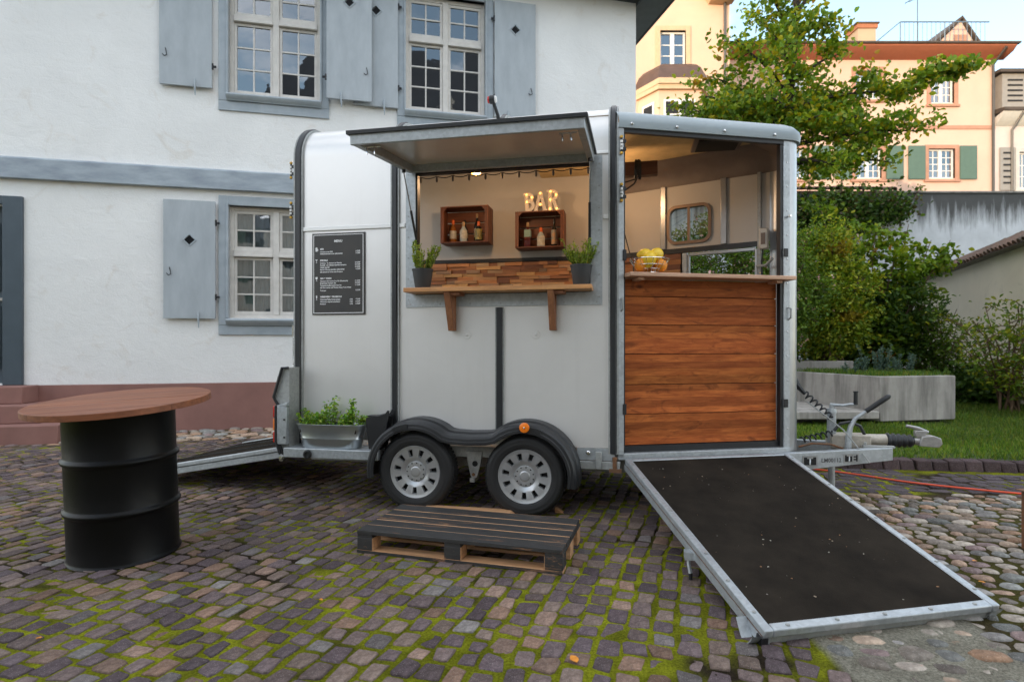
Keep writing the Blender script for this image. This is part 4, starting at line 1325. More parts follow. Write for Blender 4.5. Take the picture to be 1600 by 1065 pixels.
for nm, q in (('ramp_edge', (0, .0345, 0, 1, -.006, .030)), ('ramp_edge', (.9655, 1, 0, 1, -.006, .030)), ('ramp_edge', (.035, .965, .975, 1.0, -.006, .030)), ('ramp_edge', (.035, .965, .0, .021, -.006, .030))):
    s = MB(); rbox(s, *q); s.build(nm, m_galv, ramp, bevel=.006)
for nm, q, mm in (('ramp_under_rail', (.0, .030, .0, .995, .036, .075), m_galv), ('ramp_under_rail', (.970, 1.0, .0, .995, .036, .075), m_galv), ('ramp_under_rail', (.03, .97, .965, .990, .036, .070), m_galvd), ('rust_line', (.003, .027, .02, .99, .0305, .0355), m_rust)):
    s = MB(); rbox(s, *q); s.build(nm, mm, ramp)
s = MB()
for k in range(8):
    for u in (.017, .983):
        p_ = RP(u, .06 + k * .125, -.006); s.lathe([(.010, 0), (.009, .004), (0, .005)], 8, Matrix.Translation(p_))
for k in range(5):
    for v in (.010, .988): s.lathe([(.010, 0), (.009, .004), (0, .005)], 8, Matrix.Translation(RP(.10 + k * .2, v, -.006)))
s.build('ramp_bolts', m_galvd, ramp, kind='stuff')
# loops the foot of the ramp stands on, and a latch lever
for u in (-.042, .985):
    s = MB(); loop = []
    a0 = RP(u, .925, .03); a1 = RP(u, .995, .03)
    for k in range(9):
        q = k / 8; P = a0.lerp(a1, q); P.z -= math.sin(q * math.pi) * .062
        loop.append(P)
    ax = (RP(1, .9) - RP(0, .9)).normalized()
    vs_ = [P + ax * (-.0 if u > .5 else -.0) for P in loop] + [P + ax * .05 for P in loop]
    vs_ += [P + Vector((0, 0, .006)) for P in vs_]
    k_ = len(loop)
    fs_ = []
    for j in range(k_ - 1):
        fs_ += [(j, j + 1, k_ + j + 1, k_ + j), (2 * k_ + j, 3 * k_ + j, 3 * k_ + j + 1, 2 * k_ + j + 1), (j, 2 * k_ + j, 2 * k_ + j + 1, j + 1), (k_ + j, k_ + j + 1, 3 * k_ + j + 1, 3 * k_ + j)]
    s.add(vs_, fs_); s.build('ramp_foot', m_galv, ramp)
s = MB(); rbox(s, -.006, .02, .975, .998, .036, .075); s.build('corner_cap', m_plastic, ramp)
for u in (-.004,):
    p_ = RP(u, .62, .06); s = MB()
    s.tube([p_, p_ + Vector((-.01, -.01, -.05)), p_ + Vector((.0, -.02, -.10))], [.012, .010, .012], 6); s.box(p_.x - .03, p_.x + .02, p_.y - .03, p_.y + .03, p_.z - .03, p_.z + .01); lv = s.build('ramp_latch', m_galv, ramp)
    s = MB(); s.tube([p_ + Vector((.0, -.02, -.10)), p_ + Vector((.0, -.02, -.15))], .011, 6); s.build('latch_grip', m_plastic, lv)
# crumbs and leaf litter on the mat
s = MB(); r = random.Random(4)
for k in range(90):
    u, v = r.uniform(.06, .94), r.uniform(.05, .95)
    p_ = RP(u, v, -.001); e = r.uniform(.001, .0028); L = e * r.uniform(1, 3.2); a_ = r.uniform(0, 6.3)
    M = Matrix.Translation(p_) @ Matrix.Rotation(a_, 4, 'Z')
    c_ = r.choice([(.35, .28, .2), (.4, .37, .3), (.3, .16, .08), (.22, .2, .17)])
    s.add([(-L, -e, 0), (L, -e * .6, 0), (L * .7, e, .002), (-L * .8, e * .8, .003)], [(0, 1, 2, 3)], M, c_)
s.build('ramp_litter', mat('litter', (1, 1, 1), .9, tint=True), ramp, kind='stuff', fix=False)

# ---- rear ramp
s = MB()
def rr(mb, x0, x1, y0, y1, t0, t1):
    def Z(x): return .415 + (x + 2.66) * (.285 / 1.62)
    vs_ = [(x, y, Z(x) - t) for t in (t1, t0) for y in (y0, y1) for x in (x0, x1)]
    mb.add(vs_, [(0, 2, 3, 1), (4, 5, 7, 6), (0, 1, 5, 4), (2, 6, 7, 3), (0, 4, 6, 2), (1, 3, 7, 5)])
rr(s, -4.28, -2.66, .06, 1.64, .004, .05); rramp = s.build('rear_ramp', m_galvd, trailer)
s = MB(); rr(s, -4.26, -2.67, .10, 1.60, .0, .0038); s.build('ramp_mat', m_mat, rramp)
for y in (.55, 1.1):
    s = MB(); rr(s, -4.24, -2.68, y, y + .025, -.008, -.0005); s.build('grip_strip', m_rub, rramp)
for y0, y1 in ((.03, .095), (1.605, 1.67)):
    s = MB(); rr(s, -4.30, -2.655, y0, y1, -.008, .028); s.build('ramp_edge', m_galv, rramp, bevel=.005)
    s = MB(); rr(s, -4.30, -2.655, y0 + .01, y1 - .01, .034, .085); s.build('ramp_under_rail', m_galv, rramp, bevel=.004)
s = MB(); s.tube([(-4.02, .05, .10), (-4.02, .05, .07), (-4.03, .04, .03)], [.012, .018, .012], 8); s.box(-4.06, -3.98, .02, .06, .08, .115); s.build('ramp_catch', m_chrome, rramp)

# ---- drawbar and coupling
CY = .85
plates = []
s = MB()
for sg in (-1, 1):
    A, B = Vector((1.15, CY + sg * .42, 0)), Vector((2.12, CY + sg * .11, 0))
    dirv = (B - A).normalized(); pr = Vector((-dirv.y, dirv.x, 0)) * .03
    vs_ = []
    for P, z0, z1 in ((A, .265, .415), (B, .345, .445)):
        vs_ += [P - pr + Vector((0, 0, z0)), P + pr + Vector((0, 0, z0)), P + pr + Vector((0, 0, z1)), P - pr + Vector((0, 0, z1))]
    q = MB(); q.add(vs_, [(0, 1, 2, 3), (7, 6, 5, 4), (0, 4, 5, 1), (1, 5, 6, 2), (2, 6, 7, 3), (3, 7, 4, 0)])
    rail = q.build('drawbar_rail', m_galv, trailer, bevel=.005)
    if sg < 0:
        nd = Vector((dirv.y, -dirv.x, 0))
        def on_rail(s_, z): return A + dirv * s_ + nd * .0305 + Vector((0, 0, z))
        ang_ = math.atan2(dirv.y, dirv.x)
        for s_, w_, h_, txt in ((.315, .125, .085, 'T'), (.66, .13, .075, 'TE')):
            M = Matrix.Translation(on_rail(s_, .342 + s_ * .045)) @ Matrix.Rotation(ang_, 4, 'Z')
            q = MB(M); q.box(-w_ / 2, w_ / 2, -.003, 0, -h_ / 2, h_ / 2); pt = q.build('type_plate', m_alu2, rail)
            q = MB(M); q.box(-w_ / 2 + .012, w_ / 2 - .012, -.0042, -.0031, -h_ / 2 + .012, h_ / 2 - .012); q.build('plate_field', m_black, pt)
            plates.append((pt, M, txt, h_))
        STAMP = (rail, Matrix.Translation(on_rail(.495, .362)) @ Matrix.Rotation(ang_, 4, 'Z'))
s = MB(); s.box(1.70, 2.0, CY - .075, CY + .075, .42, .53); s.tube([(1.98, CY, .482), (2.14, CY, .485)], .048, 14); cp = s.build('coupling_housing', galv('zinc_coupling', (.46, .42, .36), .4, .5), trailer, bevel=.01)
s = MB(); prof = []
pts, rs = [], []
for k in range(21):
    pts.append((2.13 + .20 * k / 20, CY, .483)); rs.append(.050 + .012 * (1 if k % 4 in (1, 2) else 0) - .0006 * k)
s.tube(pts, rs, 18); s.build('rubber_bellows', m_rub, trailer, angle=60)
s = MB(); s.tube([(2.31, CY, .485), (2.40, CY, .485)], .028, 12)
s.prism([(2.36, .45), (2.50, .44), (2.525, .47), (2.515, .515), (2.46, .535), (2.38, .525)], 'y', CY - .042, CY + .042)
s.box(2.34, 2.42, CY - .02, CY + .02, .52, .57); s.tube([(2.44, CY, .555), (2.37, CY, .585), (2.28, CY, .605)], [.014, .016, .013], 8)
s.build('ball_coupling', galv('worn_coupling', (.42, .41, .40), .6, .4), trailer, bevel=.008)
s = MB(); s.box(1.92, 2.15, CY - .13, CY - .085, .435, .455); s.tube([(1.94, CY - .11, .45), (1.94, CY - .11, .48)], .012, 8); s.build('tow_plate', m_galvd, trailer, bevel=.004)
# jockey post with crank
s = MB(); s.tube([(1.72, CY - .02, .02), (1.72, CY - .02, .46)], .026, 12); s.tube([(1.72, CY - .02, .46), (1.72, CY - .02, .70)], .034, 14); s.tube([(1.72, CY - .02, .70), (1.72, CY - .02, .735)], [.040, .036], 14); s.tube([(1.72, CY - .02, .735), (1.72, CY - .02, .77)], .016, 10)
jk = s.build('jockey_post', m_galv, trailer)
s = MB(); s.tube([(1.71, CY - .02, .765), (1.80, CY - .04, .762), (1.85, CY - .05, .775), (1.90, CY - .06, .772)], [.014, .012, .010, .010], 8); s.build('crank', m_galv, jk)
s = MB(); s.tube([(1.888, CY - .06, .775), (1.888, CY - .06, .875)], [.017, .015], 10); s.tube([(1.888, CY - .06, .872), (1.888, CY - .06, .882)], .019, 10); s.build('crank_grip', m_rub, jk)
# handbrake lever
s = MB(); s.tube([(1.82, CY - .09, .40), (1.825, CY - .09, .52), (1.84, CY - .09, .60), (1.875, CY - .09, .665), (1.955, CY - .09, .725)], [.026, .024, .019, .016, .014], 8); hb = s.build('handbrake_lever', m_galv, trailer)
s = MB(); s.tube([(1.95, CY - .09, .722), (2.06, CY - .09, .805), (2.115, CY - .09, .845), (2.13, CY - .09, .853)], [.019, .021, .020, .008], 10); s.build('lever_grip', m_rub, hb)
# coiled light lead, hose and breakaway cable
def spiral(P0, P1, r, turns, n=12):
    P0, P1 = Vector(P0), Vector(P1); t = (P1 - P0).normalized(); a_ = t.orthogonal().normalized(); b_ = t.cross(a_)
    N_ = int(turns * n); return [P0.lerp(P1, i / N_) + (a_ * math.cos(2 * math.pi * i / n) + b_ * math.sin(2 * math.pi * i / n)) * r for i in range(N_ + 1)]
s = MB(); s.tube(spiral((1.49, CY - .12, .86), (1.70, CY - .10, .66), .024, 6), .007, 6); s.tube([(1.41, CY - .12, .98), (1.43, CY - .12, .93), (1.49, CY - .12, .86)], [.022, .026, .014], 8)
s.tube(spiral((1.45, CY - .16, .49), (1.70, CY - .13, .55), .022, 6), .007, 6); s.build('coiled_lead', m_rub, trailer)
s = MB(); s.tube([(1.72, CY - .08, .56), (1.76, CY - .09, .62), (1.84, CY - .08, .635), (1.92, CY - .06, .60), (1.96, CY - .04, .53)], .012, 8); s.build('brake_hose', m_rub, trailer)
s = MB(); s.tube([(1.50, CY - .13, .80), (1.62, CY - .15, .70), (1.76, CY - .17, .58), (1.86, CY - .2, .44), (1.92, CY - .25, .34)], .006, 6); s.build('breakaway_cable', m_galvd, trailer)
s = MB(); s.tube([(1.42, CY - .2, .44), (1.52, CY - .2, .47), (1.66, CY - .18, .465), (1.76, CY - .16, .43)], .009, 6); s.build('brake_rod', m_rust, trailer)

# ---------------------------------------------------------------- lettering
def text_obj(txt, size, M, mat_, parent, name='lettering', align='LEFT', bold=.0, ext=0.0):
    """flat lettering: +x of M to the right, +z of M up"""
    cu = bpy.data.curves.new(name, 'FONT')
    cu.body = txt; cu.size = size; cu.align_x = align; cu.offset = bold; cu.extrude = ext; cu.resolution_u = 2
    tmp = bpy.data.objects.new(name, cu); col.objects.link(tmp)
    dg = bpy.context.evaluated_depsgraph_get()
    me = bpy.data.meshes.new_from_object(tmp.evaluated_get(dg))
    bpy.data.objects.remove(tmp); bpy.data.curves.remove(cu)
    me.transform(M @ Matrix.Rotation(R(90), 4, 'X'))
    me.materials.clear(); me.materials.append(mat_)
    o = bpy.data.objects.new(name, me); col.objects.link(o); o.parent = parent
    return o
m_ink = mat('white_print', (.85, .85, .85), .6, var=.03)
m_stamp = mat('stamped_mark', (.08, .08, .08), .7)
for pt, M, txt, h_ in plates:
    text_obj(txt, h_ * .95, M @ Matrix.Translation((0, -.0048, -h_ * .32)), m_alu2, pt, align='CENTER', bold=.002)
text_obj('LM00112', .045, STAMP[1] @ Matrix.Translation((-.085, -.0008, -.018)), m_stamp, STAMP[0], bold=.0006)

# ---------------------------------------------------------------- menu board on the trailer side
m_board = mat('menu_black', (.035, .034, .034), .55, c2=(.05, .045, .04), vs_=6)
loc_ = L2W(-2.468, -.0015, 1.503)
menu = thing('menu_board', 'tall black menu board with white print on the trailer side', 'menu board', loc_, TA)
MW, MH = .464, .665
s = MB(); s.box(0, MW, -.010, 0, 0, MH); s.build('board', m_board, menu, bevel=.001)
s = MB()
for a, b, c, d in ((.012, .017, .012, MH - .012), (MW - .017, MW - .012, .012, MH - .012), (.017, MW - .017, .012, .017), (.017, MW - .017, MH - .017, MH - .012)): s.box(a, b, -.0112, -.0101, c, d)
s.build('border_line', m_ink, menu)
def mt(txt, x, z, size, align='LEFT', bold=.0004):
    text_obj(txt, size, Matrix.Translation((x, -.0108, z)), m_ink, menu, align=align, bold=bold)
mt('MENU', MW / 2, MH - .075, .026, 'CENTER', .0010)
rows = [(.122, 'BIER', None, 1), (.144, 'Warteck Lager (3dl)', '6 CHF', 0), (.160, 'Feldschloesschen Lager (alkoholfrei)', '5 CHF', 0),
        (.215, 'SPECIALS', None, 1), (.236, 'Roderica - St. Accento de Valencia', '10 CHF', 0), (.253, 'Rossella - the ultimate Aperitivo Romance', '10 CHF', 0), (.271, 'Giselle Aperitif', '10 CHF', 0), (.289, 'Martini Vibrante Aperitivo (alkoholfrei)', '9 CHF', 0), (.308, 'alle Special mit Tonic oder Prosecco', None, 0),
        (.362, 'GIN & TONIC', None, 1), (.383, 'Thomson Old London Dry Gin (Hausmarke)', '11 CHF', 0), (.400, 'Breakwater Premium Gin', '12 CHF', 0), (.418, 'Tanqueray Sevilla London Dry Gin', '11 CHF', 0), (.436, 'alle Gins werden mit Thomas Henry Tonic Water', None, 0), (.460, 'Tonic pur', '5 CHF', 0),
        (.512, 'WEISSWEIN & PROSECCO', None, 1), (.533, 'Weisswein Petite Arvine (weiss)', '7 CHF', 0), (.551, 'Weisswein gespritzt suess/sauer', '6 CHF', 0), (.569, 'Prosecco', '6 CHF', 0)]
for dz, a, b, head in rows:
    mt(a, .072, MH - dz - .012, .0165 if head else .0135, bold=.0009 if head else .0005)
    if b: mt(b, MW - .040, MH - dz - .012, .0145, 'RIGHT', .0006)
    if dz > .52: mt('(1dl)', MW - .105, MH - dz - .012, .0135, 'RIGHT', .0005)
def icon(z, kind):
    q = MB(); x = .040
    if kind == 'beer':
        q.box(x - .009, x + .008, -.0112, -.0101, z - .016, z + .008); q.lathe([(.010, -.0112), (.010, -.0101)], 10, Matrix.Translation((x - .001, 0, z + .009)) @ Matrix.Rotation(R(90), 4, 'X') @ Matrix.Translation((0, 0, .0213)))
        q.box(x + .009, x + .014, -.0112, -.0101, z - .010, z + .004)
    elif kind == 'cocktail':
        q.add([(x - .012, -.0112, z + .012), (x + .012, -.0112, z + .012), (x, -.0112, z - .002)], [(0, 2, 1)]); q.box(x - .001, x + .001, -.0112, -.0101, z - .013, z - .002); q.box(x - .007, x + .007, -.0112, -.0101, z - .015, z - .013)
    elif kind == 'goblet':
        q.add([(x - .009, -.0112, z + .016), (x + .009, -.0112, z + .016), (x + .010, -.0112, z + .004), (x + .005, -.0112, z - .003), (x - .005, -.0112, z - .003), (x - .010, -.0112, z + .004)], [(0, 5, 4, 3, 2, 1)]); q.box(x - .001, x + .001, -.0112, -.0101, z - .015, z - .003); q.box(x - .007, x + .007, -.0112, -.0101, z - .017, z - .015)
    else:
        q.box(x - .005, x + .005, -.0112, -.0101, z - .004, z + .018); q.box(x - .001, x + .001, -.0112, -.0101, z - .018, z - .004); q.box(x - .006, x + .006, -.0112, -.0101, z - .020, z - .018)
    q.build('drink_symbol', m_ink, menu, fix=False)
icon(MH - .132, 'beer'); icon(MH - .225, 'cocktail'); icon(MH - .372, 'goblet'); icon(MH - .525, 'flute')

# ---------------------------------------------------------------- crates, bottles, letters
m_crate = wood('dark_crate_wood', (.235, .075, .030), (.12, .036, .016), 'x', .55)
m_cratez = wood('dark_crate_wood_upright', (.235, .075, .030), (.12, .036, .016), 'z', .55)
def crate(label, x0, x1, z0, z1):
    yf, yb = 1.425, 1.648
    c = thing('fruit_crate', label, 'crate', L2W((x0 + x1) / 2, yb, z0), TA, 'dark crates on the back wall')
    w_, h_, dp = x1 - x0, z1 - z0, yb - yf
    X0, X1 = -w_ / 2, w_ / 2
    t = .012
    for k in range(3):       # top, bottom: slats running across
        a, b = -dp + .004 + k * dp / 3, -dp + (k + 1) * dp / 3 - .006
        for z in (0, h_ - t):
            s = MB(); s.box(X0 + t + .001, X1 - t - .001, a, b, z, z + t); s.build('slat', m_crate, c, bevel=.0015)
    for sx in (X0, X1 - t):  # ends: upright boards
        for k in range(2):
            a, b = -dp + k * dp / 2 + .002, -dp + (k + 1) * dp / 2 - .003
            s = MB(); s.box(sx, sx + t, a, b, 0, h_); s.build('end_board', m_cratez, c, bevel=.0015)
    for k in range(3):       # back slats with gaps
        s = MB(); a = .014 + k * (h_ - .02) / 3
        s.box(X0 + t + .001, X1 - t - .001, -.010, -.001, a, a + (h_ - .02) / 3 - .014); s.build('slat', m_crate, c, bevel=.0015)
    for sx in (X0 + t + .0005, X1 - t - .0245):   # corner posts
        for z in (t + .001,):
            s = MB(); s.box(sx, sx + .024, -dp + .001, -dp + .022, t + .001, h_ - t - .001); s.build('corner_post', m_cratez, c, bevel=.002)
    s = MB()
    for sx, sg in ((X0 + t + .025, 1), (X1 - t - .025, -1)):
        s.add([(sx, -dp + .003, h_ - t - .001), (sx + sg * .035, -dp + .003, h_ - t - .001), (sx, -dp + .003, h_ - t - .036), (sx, -dp + .02, h_ - t - .001), (sx + sg * .035, -dp + .02, h_ - t - .001), (sx, -dp + .02, h_ - t - .036)], [(0, 1, 2), (3, 5, 4), (0, 3, 4, 1), (1, 4, 5, 2), (2, 5, 3, 0)])
    s.build('corner_brace', m_cratez, c)
    return c
crate('dark wooden crate hung on the back wall, left of the letters', -1.842, -1.330, 2.318, 2.698)
crate('dark wooden crate hung on the back wall carrying the letters', -1.048, -.550, 2.243, 2.612)

m_gdark = mat('dark_bottle_glass', (.012, .014, .012), .08, var=.2, spec=.7)
m_gamber = mat('amber_liquor', (.30, .10, .015), .08, var=.2, spec=.7)
m_gred = mat('red_liquor', (.09, .012, .012), .08, var=.2, spec=.7)
m_gclear = mat('clear_bottle', (.42, .46, .44), .08, var=.15, spec=.7)
m_label_w = mat('cream_label', (.62, .57, .47), .7, c2=(.35, .32, .26), vs_=30)
m_label_g = mat('mint_label', (.30, .45, .40), .7, c2=(.22, .35, .31), vs_=20)
m_label_y = mat('patterned_label', (.50, .40, .12), .6, c2=(.03, .05, .04), vs_=45)
m_label_t = mat('turquoise_label', (.03, .30, .40), .6, c2=(.75, .30, .04), vs_=22)
m_cork = mat('cork', (.50, .33, .18), .8, var=.25, vs_=60)
m_capo = mat('orange_cap', (.80, .14, .02), .45)
m_capb = mat('black_cap', (.015, .015, .015), .4)
def bottle(label, x, y, z, h_, r, glass, lab, cap, lz=(.22, .55), neck=.32, sq=False):
    b = thing('bottle', label, 'bottle', L2W(x, y, z), TA, 'bottles in the crates')
    n = 4 if sq else 20
    rot = Matrix.Rotation(R(45), 4, 'Z') if sq else Matrix.Identity(4)
    rr_ = r * 1.25 if sq else r
    s = MB(); s.lathe([(rr_ * .9, 0), (rr_, .006), (rr_, h_ * (1 - neck) - .03), (rr_ * .8, h_ * (1 - neck) - .008), (rr_ * .38, h_ * (1 - neck) + .02), (r * .34, h_ - .03), (r * .36, h_ - .028)], n, rot)
    s.build('glass_body', glass, b, angle=40, bevel=.004 if sq else 0)
    s = MB(); e = 1.012
    s.lathe([(rr_ * e, h_ * lz[0]), (rr_ * e, h_ * lz[1])], n, rot); s.build('paper_label', lab, b)
    s = MB(); s.lathe([(r * .40, h_ - .045), (r * .42, h_ - .043), (r * .42, h_ - .004), (r * .36, h_)], 14); s.build('cap', cap, b)
    return b
zb1, zb2 = 2.331, 2.256
bottle('amber bottle with orange cap at the left in the left crate', -1.735, 1.53, zb1, .245, .036, m_gamber, m_label_w, m_capo, (.18, .52))
bottle('dark bottle with black cap behind the clear bottle in the left crate', -1.625, 1.60, zb1, .255, .033, m_gdark, m_label_w, m_capb, (.25, .45))
bottle('clear bottle with a pale label in the middle of the left crate', -1.612, 1.50, zb1, .212, .038, m_gclear, m_label_w, m_cork, (.18, .60))
bottle('tall dark bottle with a cork at the right in the left crate', -1.492, 1.60, zb1, .318, .032, m_gdark, m_label_w, m_cork, (.22, .50))
bottle('short dark bottle with a patterned gold label and red cap in the left crate', -1.448, 1.50, zb1, .212, .038, m_gdark, m_label_y, m_capo, (.10, .62))
bottle('square dark red bottle with a mint label in the right crate', -.935, 1.53, zb2, .262, .036, m_gred, m_label_g, m_cork, (.42, .70), sq=True)
bottle('small clear bottle with an orange neck in the middle of the right crate', -.795, 1.51, zb2, .200, .040, m_gclear, m_label_w, m_capo, (.08, .55))
bottle('dark wine bottle with a turquoise label at the right of the right crate', -.660, 1.53, zb2, .290, .031, m_gdark, m_label_t, m_capb, (.10, .60), .34)

m_letter = mat('white_letter_metal', (.74, .66, .58), .5, var=.05)
m_bulb = emit_mat('lit_bulb', (1.0, .45, .07), 1.3)
sign = thing('letter_sign', 'white light-up letters spelling BAR standing on the right crate', 'letter sign', L2W(-.96, 1.50, 2.613), TA)
def stroke(mb, pts, w_, d0=.0, close=False):
    """flat-fronted stroke following 2D points (x, z)"""
    for i in range(len(pts) - 1):
        (x0, z0), (x1, z1) = pts[i], pts[i + 1]
        L = math.hypot(x1 - x0, z1 - z0); a = math.atan2(z1 - z0, x1 - x0)
        M = Matrix.Translation((x0, 0, z0)) @ Matrix.Rotation(-a, 4, 'Y')
        mb.box(-w_ * .28, L + w_ * .28, -.040 - d0 - .0006 * (i % 3), .0 + .0006 * (i % 3), -w_ / 2, w_ / 2, M)
def rim(mb, pts, w_):
    for sgn in (1, -1):
        q = []
        for i, (x, z) in enumerate(pts):
            a, b = pts[max(0, i - 1)], pts[min(len(pts) - 1, i + 1)]
            t = Vector((b[0] - a[0], b[1] - a[1])).normalized()
            q.append((x - t.y * sgn * w_ / 2, -.043, z + t.x * sgn * w_ / 2))
        mb.tube(q, .0028, 5)
def letter(name, strokes, bulbs, dx, tilt=0):
    mb, rm = MB(), MB()
    M = Matrix.Translation((dx, 0, 0)) @ Matrix.Rotation(tilt, 4, 'Y')
    mb.M = rm.M = M
    for k, (pts, w_) in enumerate(strokes):
        stroke(mb, pts, w_, .0019 * k); rim(rm, pts, w_)
    o = mb.build('letter', m_letter, sign); rm.build('letter_rim', m_letter, o)
    for x, z in bulbs:
        b = MB(M); b.lathe([(0, -.008), (.006, -.005), (.0075, 0), (.006, .005), (0, .008)], 10, Matrix.Translation((x, -.052, z)) @ Matrix.Rotation(R(90), 4, 'X')); b.build('bulb', m_bulb, o)
lw = .034
bw = [(.03, .172), (.062, .172), (.082, .160), (.088, .138), (.080, .116), (.060, .104), (.03, .102)]
bl = [(.03, .100), (.066, .100), (.090, .085), (.096, .060), (.088, .032), (.066, .018), (.03, .018)]
letter('B', [([(.03, .0165), (.03, .174)], lw), (bw, lw * .85), (bl, lw * .85), ([(.004, .177), (.03, .177)], .022)], [(.032, .170), (.086, .140), (.032, .096)], .0, R(-2))
letter('A', [([(.012, .012), (.056, .186)], lw * .85), ([(.104, .012), (.062, .186)], lw * .85), ([(.03, .068), (.09, .068)], .026), ([(.0, .010), (.03, .010)], .020), ([(.09, .010), (.118, .010)], .020)], [(.059, .182), (.060, .068)], .108)
rb = [(.03, .196), (.066, .196), (.088, .180), (.094, .154), (.084, .128), (.062, .114), (.03, .112)]
letter('R', [([(.03, .0165), (.03, .198)], lw), (rb, lw * .85), ([(.062, .112), (.098, .016)], lw * .85), ([(.004, .199), (.03, .199)], .022), ([(.012, .010), (.05, .010)], .020), ([(.094, .010), (.122, .010)], .020)], [(.036, .192), (.092, .156), (.032, .110), (.03, .018), (.098, .018)], .236)

# ---------------------------------------------------------------- lamps inside
def lamp(name, label, x, y, z, power, r=.055):
    o = thing(name, label, 'lamp', L2W(x, y, z), TA)
    s = MB(); s.lathe([(r * .9, .015), (r, .0), (r, -.030), (r * .92, -.034)], 20); s.build('lamp_shade', m_plastic, o)
    s = MB(); s.lathe([(r * .88, -.030), (r * .5, -.042), (0, -.045)], 20); s.build('lamp_glass', emit_mat('warm_lamp_glass', (1.0, .50, .12), 2.5), o)
    ld = bpy.data.lights.new(name + '_light', 'POINT'); ld.energy = power; ld.color = (1.0, .62, .33); ld.shadow_soft_size = .05
    l = bpy.data.objects.new(name + '_light', ld); col.objects.link(l); l.parent = o; l.location = (0, 0, -.09)
    return o
lamp('ceiling_lamp', 'small black ceiling lamp glowing at the top of the serving hatch', -1.245, .62, 2.815, 2.1)
lamp('ceiling_lamp', 'ceiling lamp hidden above the bar front inside the trailer nose', -.10, .95, 2.86, 1.5)
sl = thing('string_light', 'dark string of unlit bulbs along the top of the hatch opening', 'string light', L2W(-1.58, .075, 2.60), TA)
s = MB(); pts = []
for i in range(61):
    u = i / 60; pts.append((.02 + 1.34 * u, .0, .004 - .014 * abs(math.sin(u * math.pi * 10))))
s.tube(pts, .004, 5); s.build('cable', m_plastic, sl)
for k in range(11):
    s = MB(); x = .02 + 1.34 * k / 10
    s.lathe([(.002, -.040), (.008, -.034), (.010, -.018), (.008, .004), (.006, .008)], 8, Matrix.Translation((x, 0, -.004))); s.build('bulb_holder', m_cove, sl)

# ---------------------------------------------------------------- leaves and herbs
m_leaf = leaf_mat('leaf', .42)
m_herb = leaf_mat('herb_leaf', .3, .55)
def leaf_cloud(P, size, colors, r, up=.6, aspect=.5, fold=.18, dirs=None):
    n = len(P)
    nrm = r.normal(0, 1, (n, 3)); nrm[:, 2] += up * 2; nrm /= np.linalg.norm(nrm, axis=1)[:, None]
    t = r.normal(0, 1, (n, 3)) if dirs is None else dirs + r.normal(0, .25, (n, 3))
    t -= (t * nrm).sum(1)[:, None] * nrm; t /= np.linalg.norm(t, axis=1)[:, None] + 1e-9
    b = np.cross(nrm, t)
    s = np.asarray(size).reshape(-1, 1) * np.ones((n, 1))
    V = np.empty((n, 6, 3)); w1, w2 = aspect * .42, aspect * .5
    V[:, 0] = P - t * s * .5; V[:, 3] = P + t * s * .5 - nrm * s * .10
    V[:, 1] = P + b * s * w1 + nrm * s * fold - t * s * .18; V[:, 2] = P + b * s * w2 + nrm * s * fold + t * s * .2
    V[:, 5] = P - b * s * w2 + nrm * s * fold - t * s * .12; V[:, 4] = P - b * s * w1 + nrm * s * fold + t * s * .22
    i0 = np.arange(n)[:, None] * 6
    F = np.concatenate([i0 + np.array([[0, 1, 2, 3]]), i0 + np.array([[0, 3, 4, 5]])])
    C = np.repeat(np.asarray(colors), 6, axis=0)
    return V.reshape(-1, 3), F, C
def palette(cols, n, r, jitter=.25):
    cols = np.array(cols); c = cols[r.integers(len(cols), size=n)] * r.uniform(1 - jitter, 1 + jitter, (n, 1))
    return c
HERB = [(.26, .38, .04), (.34, .46, .05), (.17, .29, .03), (.42, .48, .08)]
m_stem = mat('green_stem', (.10, .12, .03), .7)
m_soil = mat('potting_soil', (.03, .02, .013), .95, bump=.6, bs=60)
m_pot = mat('dark_grey_pot', (.045, .047, .050), .6, var=.1)
def herb_pot(label, x, y, seed, lean=0):
    r = np.random.default_rng(seed)
    o = thing('herb_pot', label, 'potted herb', L2W(x, y, 1.6905), TA, 'herb pots on the serving shelf')
    s = MB(); s.lathe([(.056, 0), (.058, .004), (.080, .140), (.083, .142), (.083, .152), (.077, .152), (.074, .135), (0.0, .133)], 28); s.build('pot', m_pot, o, angle=40)
    s = MB(); s.lathe([(0, .140), (.074, .138)][::-1], 20); s.build('soil', m_soil, o)
    st_, P, D = MB(), [], []
    for k in range(30):
        a = r.uniform(0, 6.28); q = r.uniform(0, .06); h_ = r.uniform(.09, .23)
        x0, y0 = q * math.cos(a), q * math.sin(a); sp = r.uniform(.02, .11)
        x1, y1 = x0 + sp * math.cos(a) + lean * .03, y0 + sp * math.sin(a)
        pts = [(x0, y0, .135), (x0 + (x1 - x0) * .6, y0 + (y1 - y0) * .6, .135 + h_ * .5), (x1, y1, .135 + h_)]
        st_.tube(pts, [.0025, .002, .001], 4)
        for j in range(30):
            u = r.uniform(.12, 1); p = np.array(pts[0]) * (1 - u) ** 2 + 2 * np.array(pts[1]) * u * (1 - u) + np.array(pts[2]) * u * u
            d = r.normal(0, 1, 3); d[2] = abs(d[2]) * .7 + .5; d /= np.linalg.norm(d)
            P.append(p + d * .012); D.append(d)
    st_.build('stem', m_stem, o)
    P, D = np.array(P), np.array(D)
    V, F, C = leaf_cloud(P, r.uniform(.020, .034, len(P)), palette(HERB, len(P), r), r, .1, .28, .08, D)
    np_mesh('foliage', V, F, C, m_herb, o)
herb_pot('potted rosemary at the left end of the serving shelf', -1.487, -.085, 11)
herb_pot('potted rosemary at the right end of the serving shelf', -.262, -.085, 12)

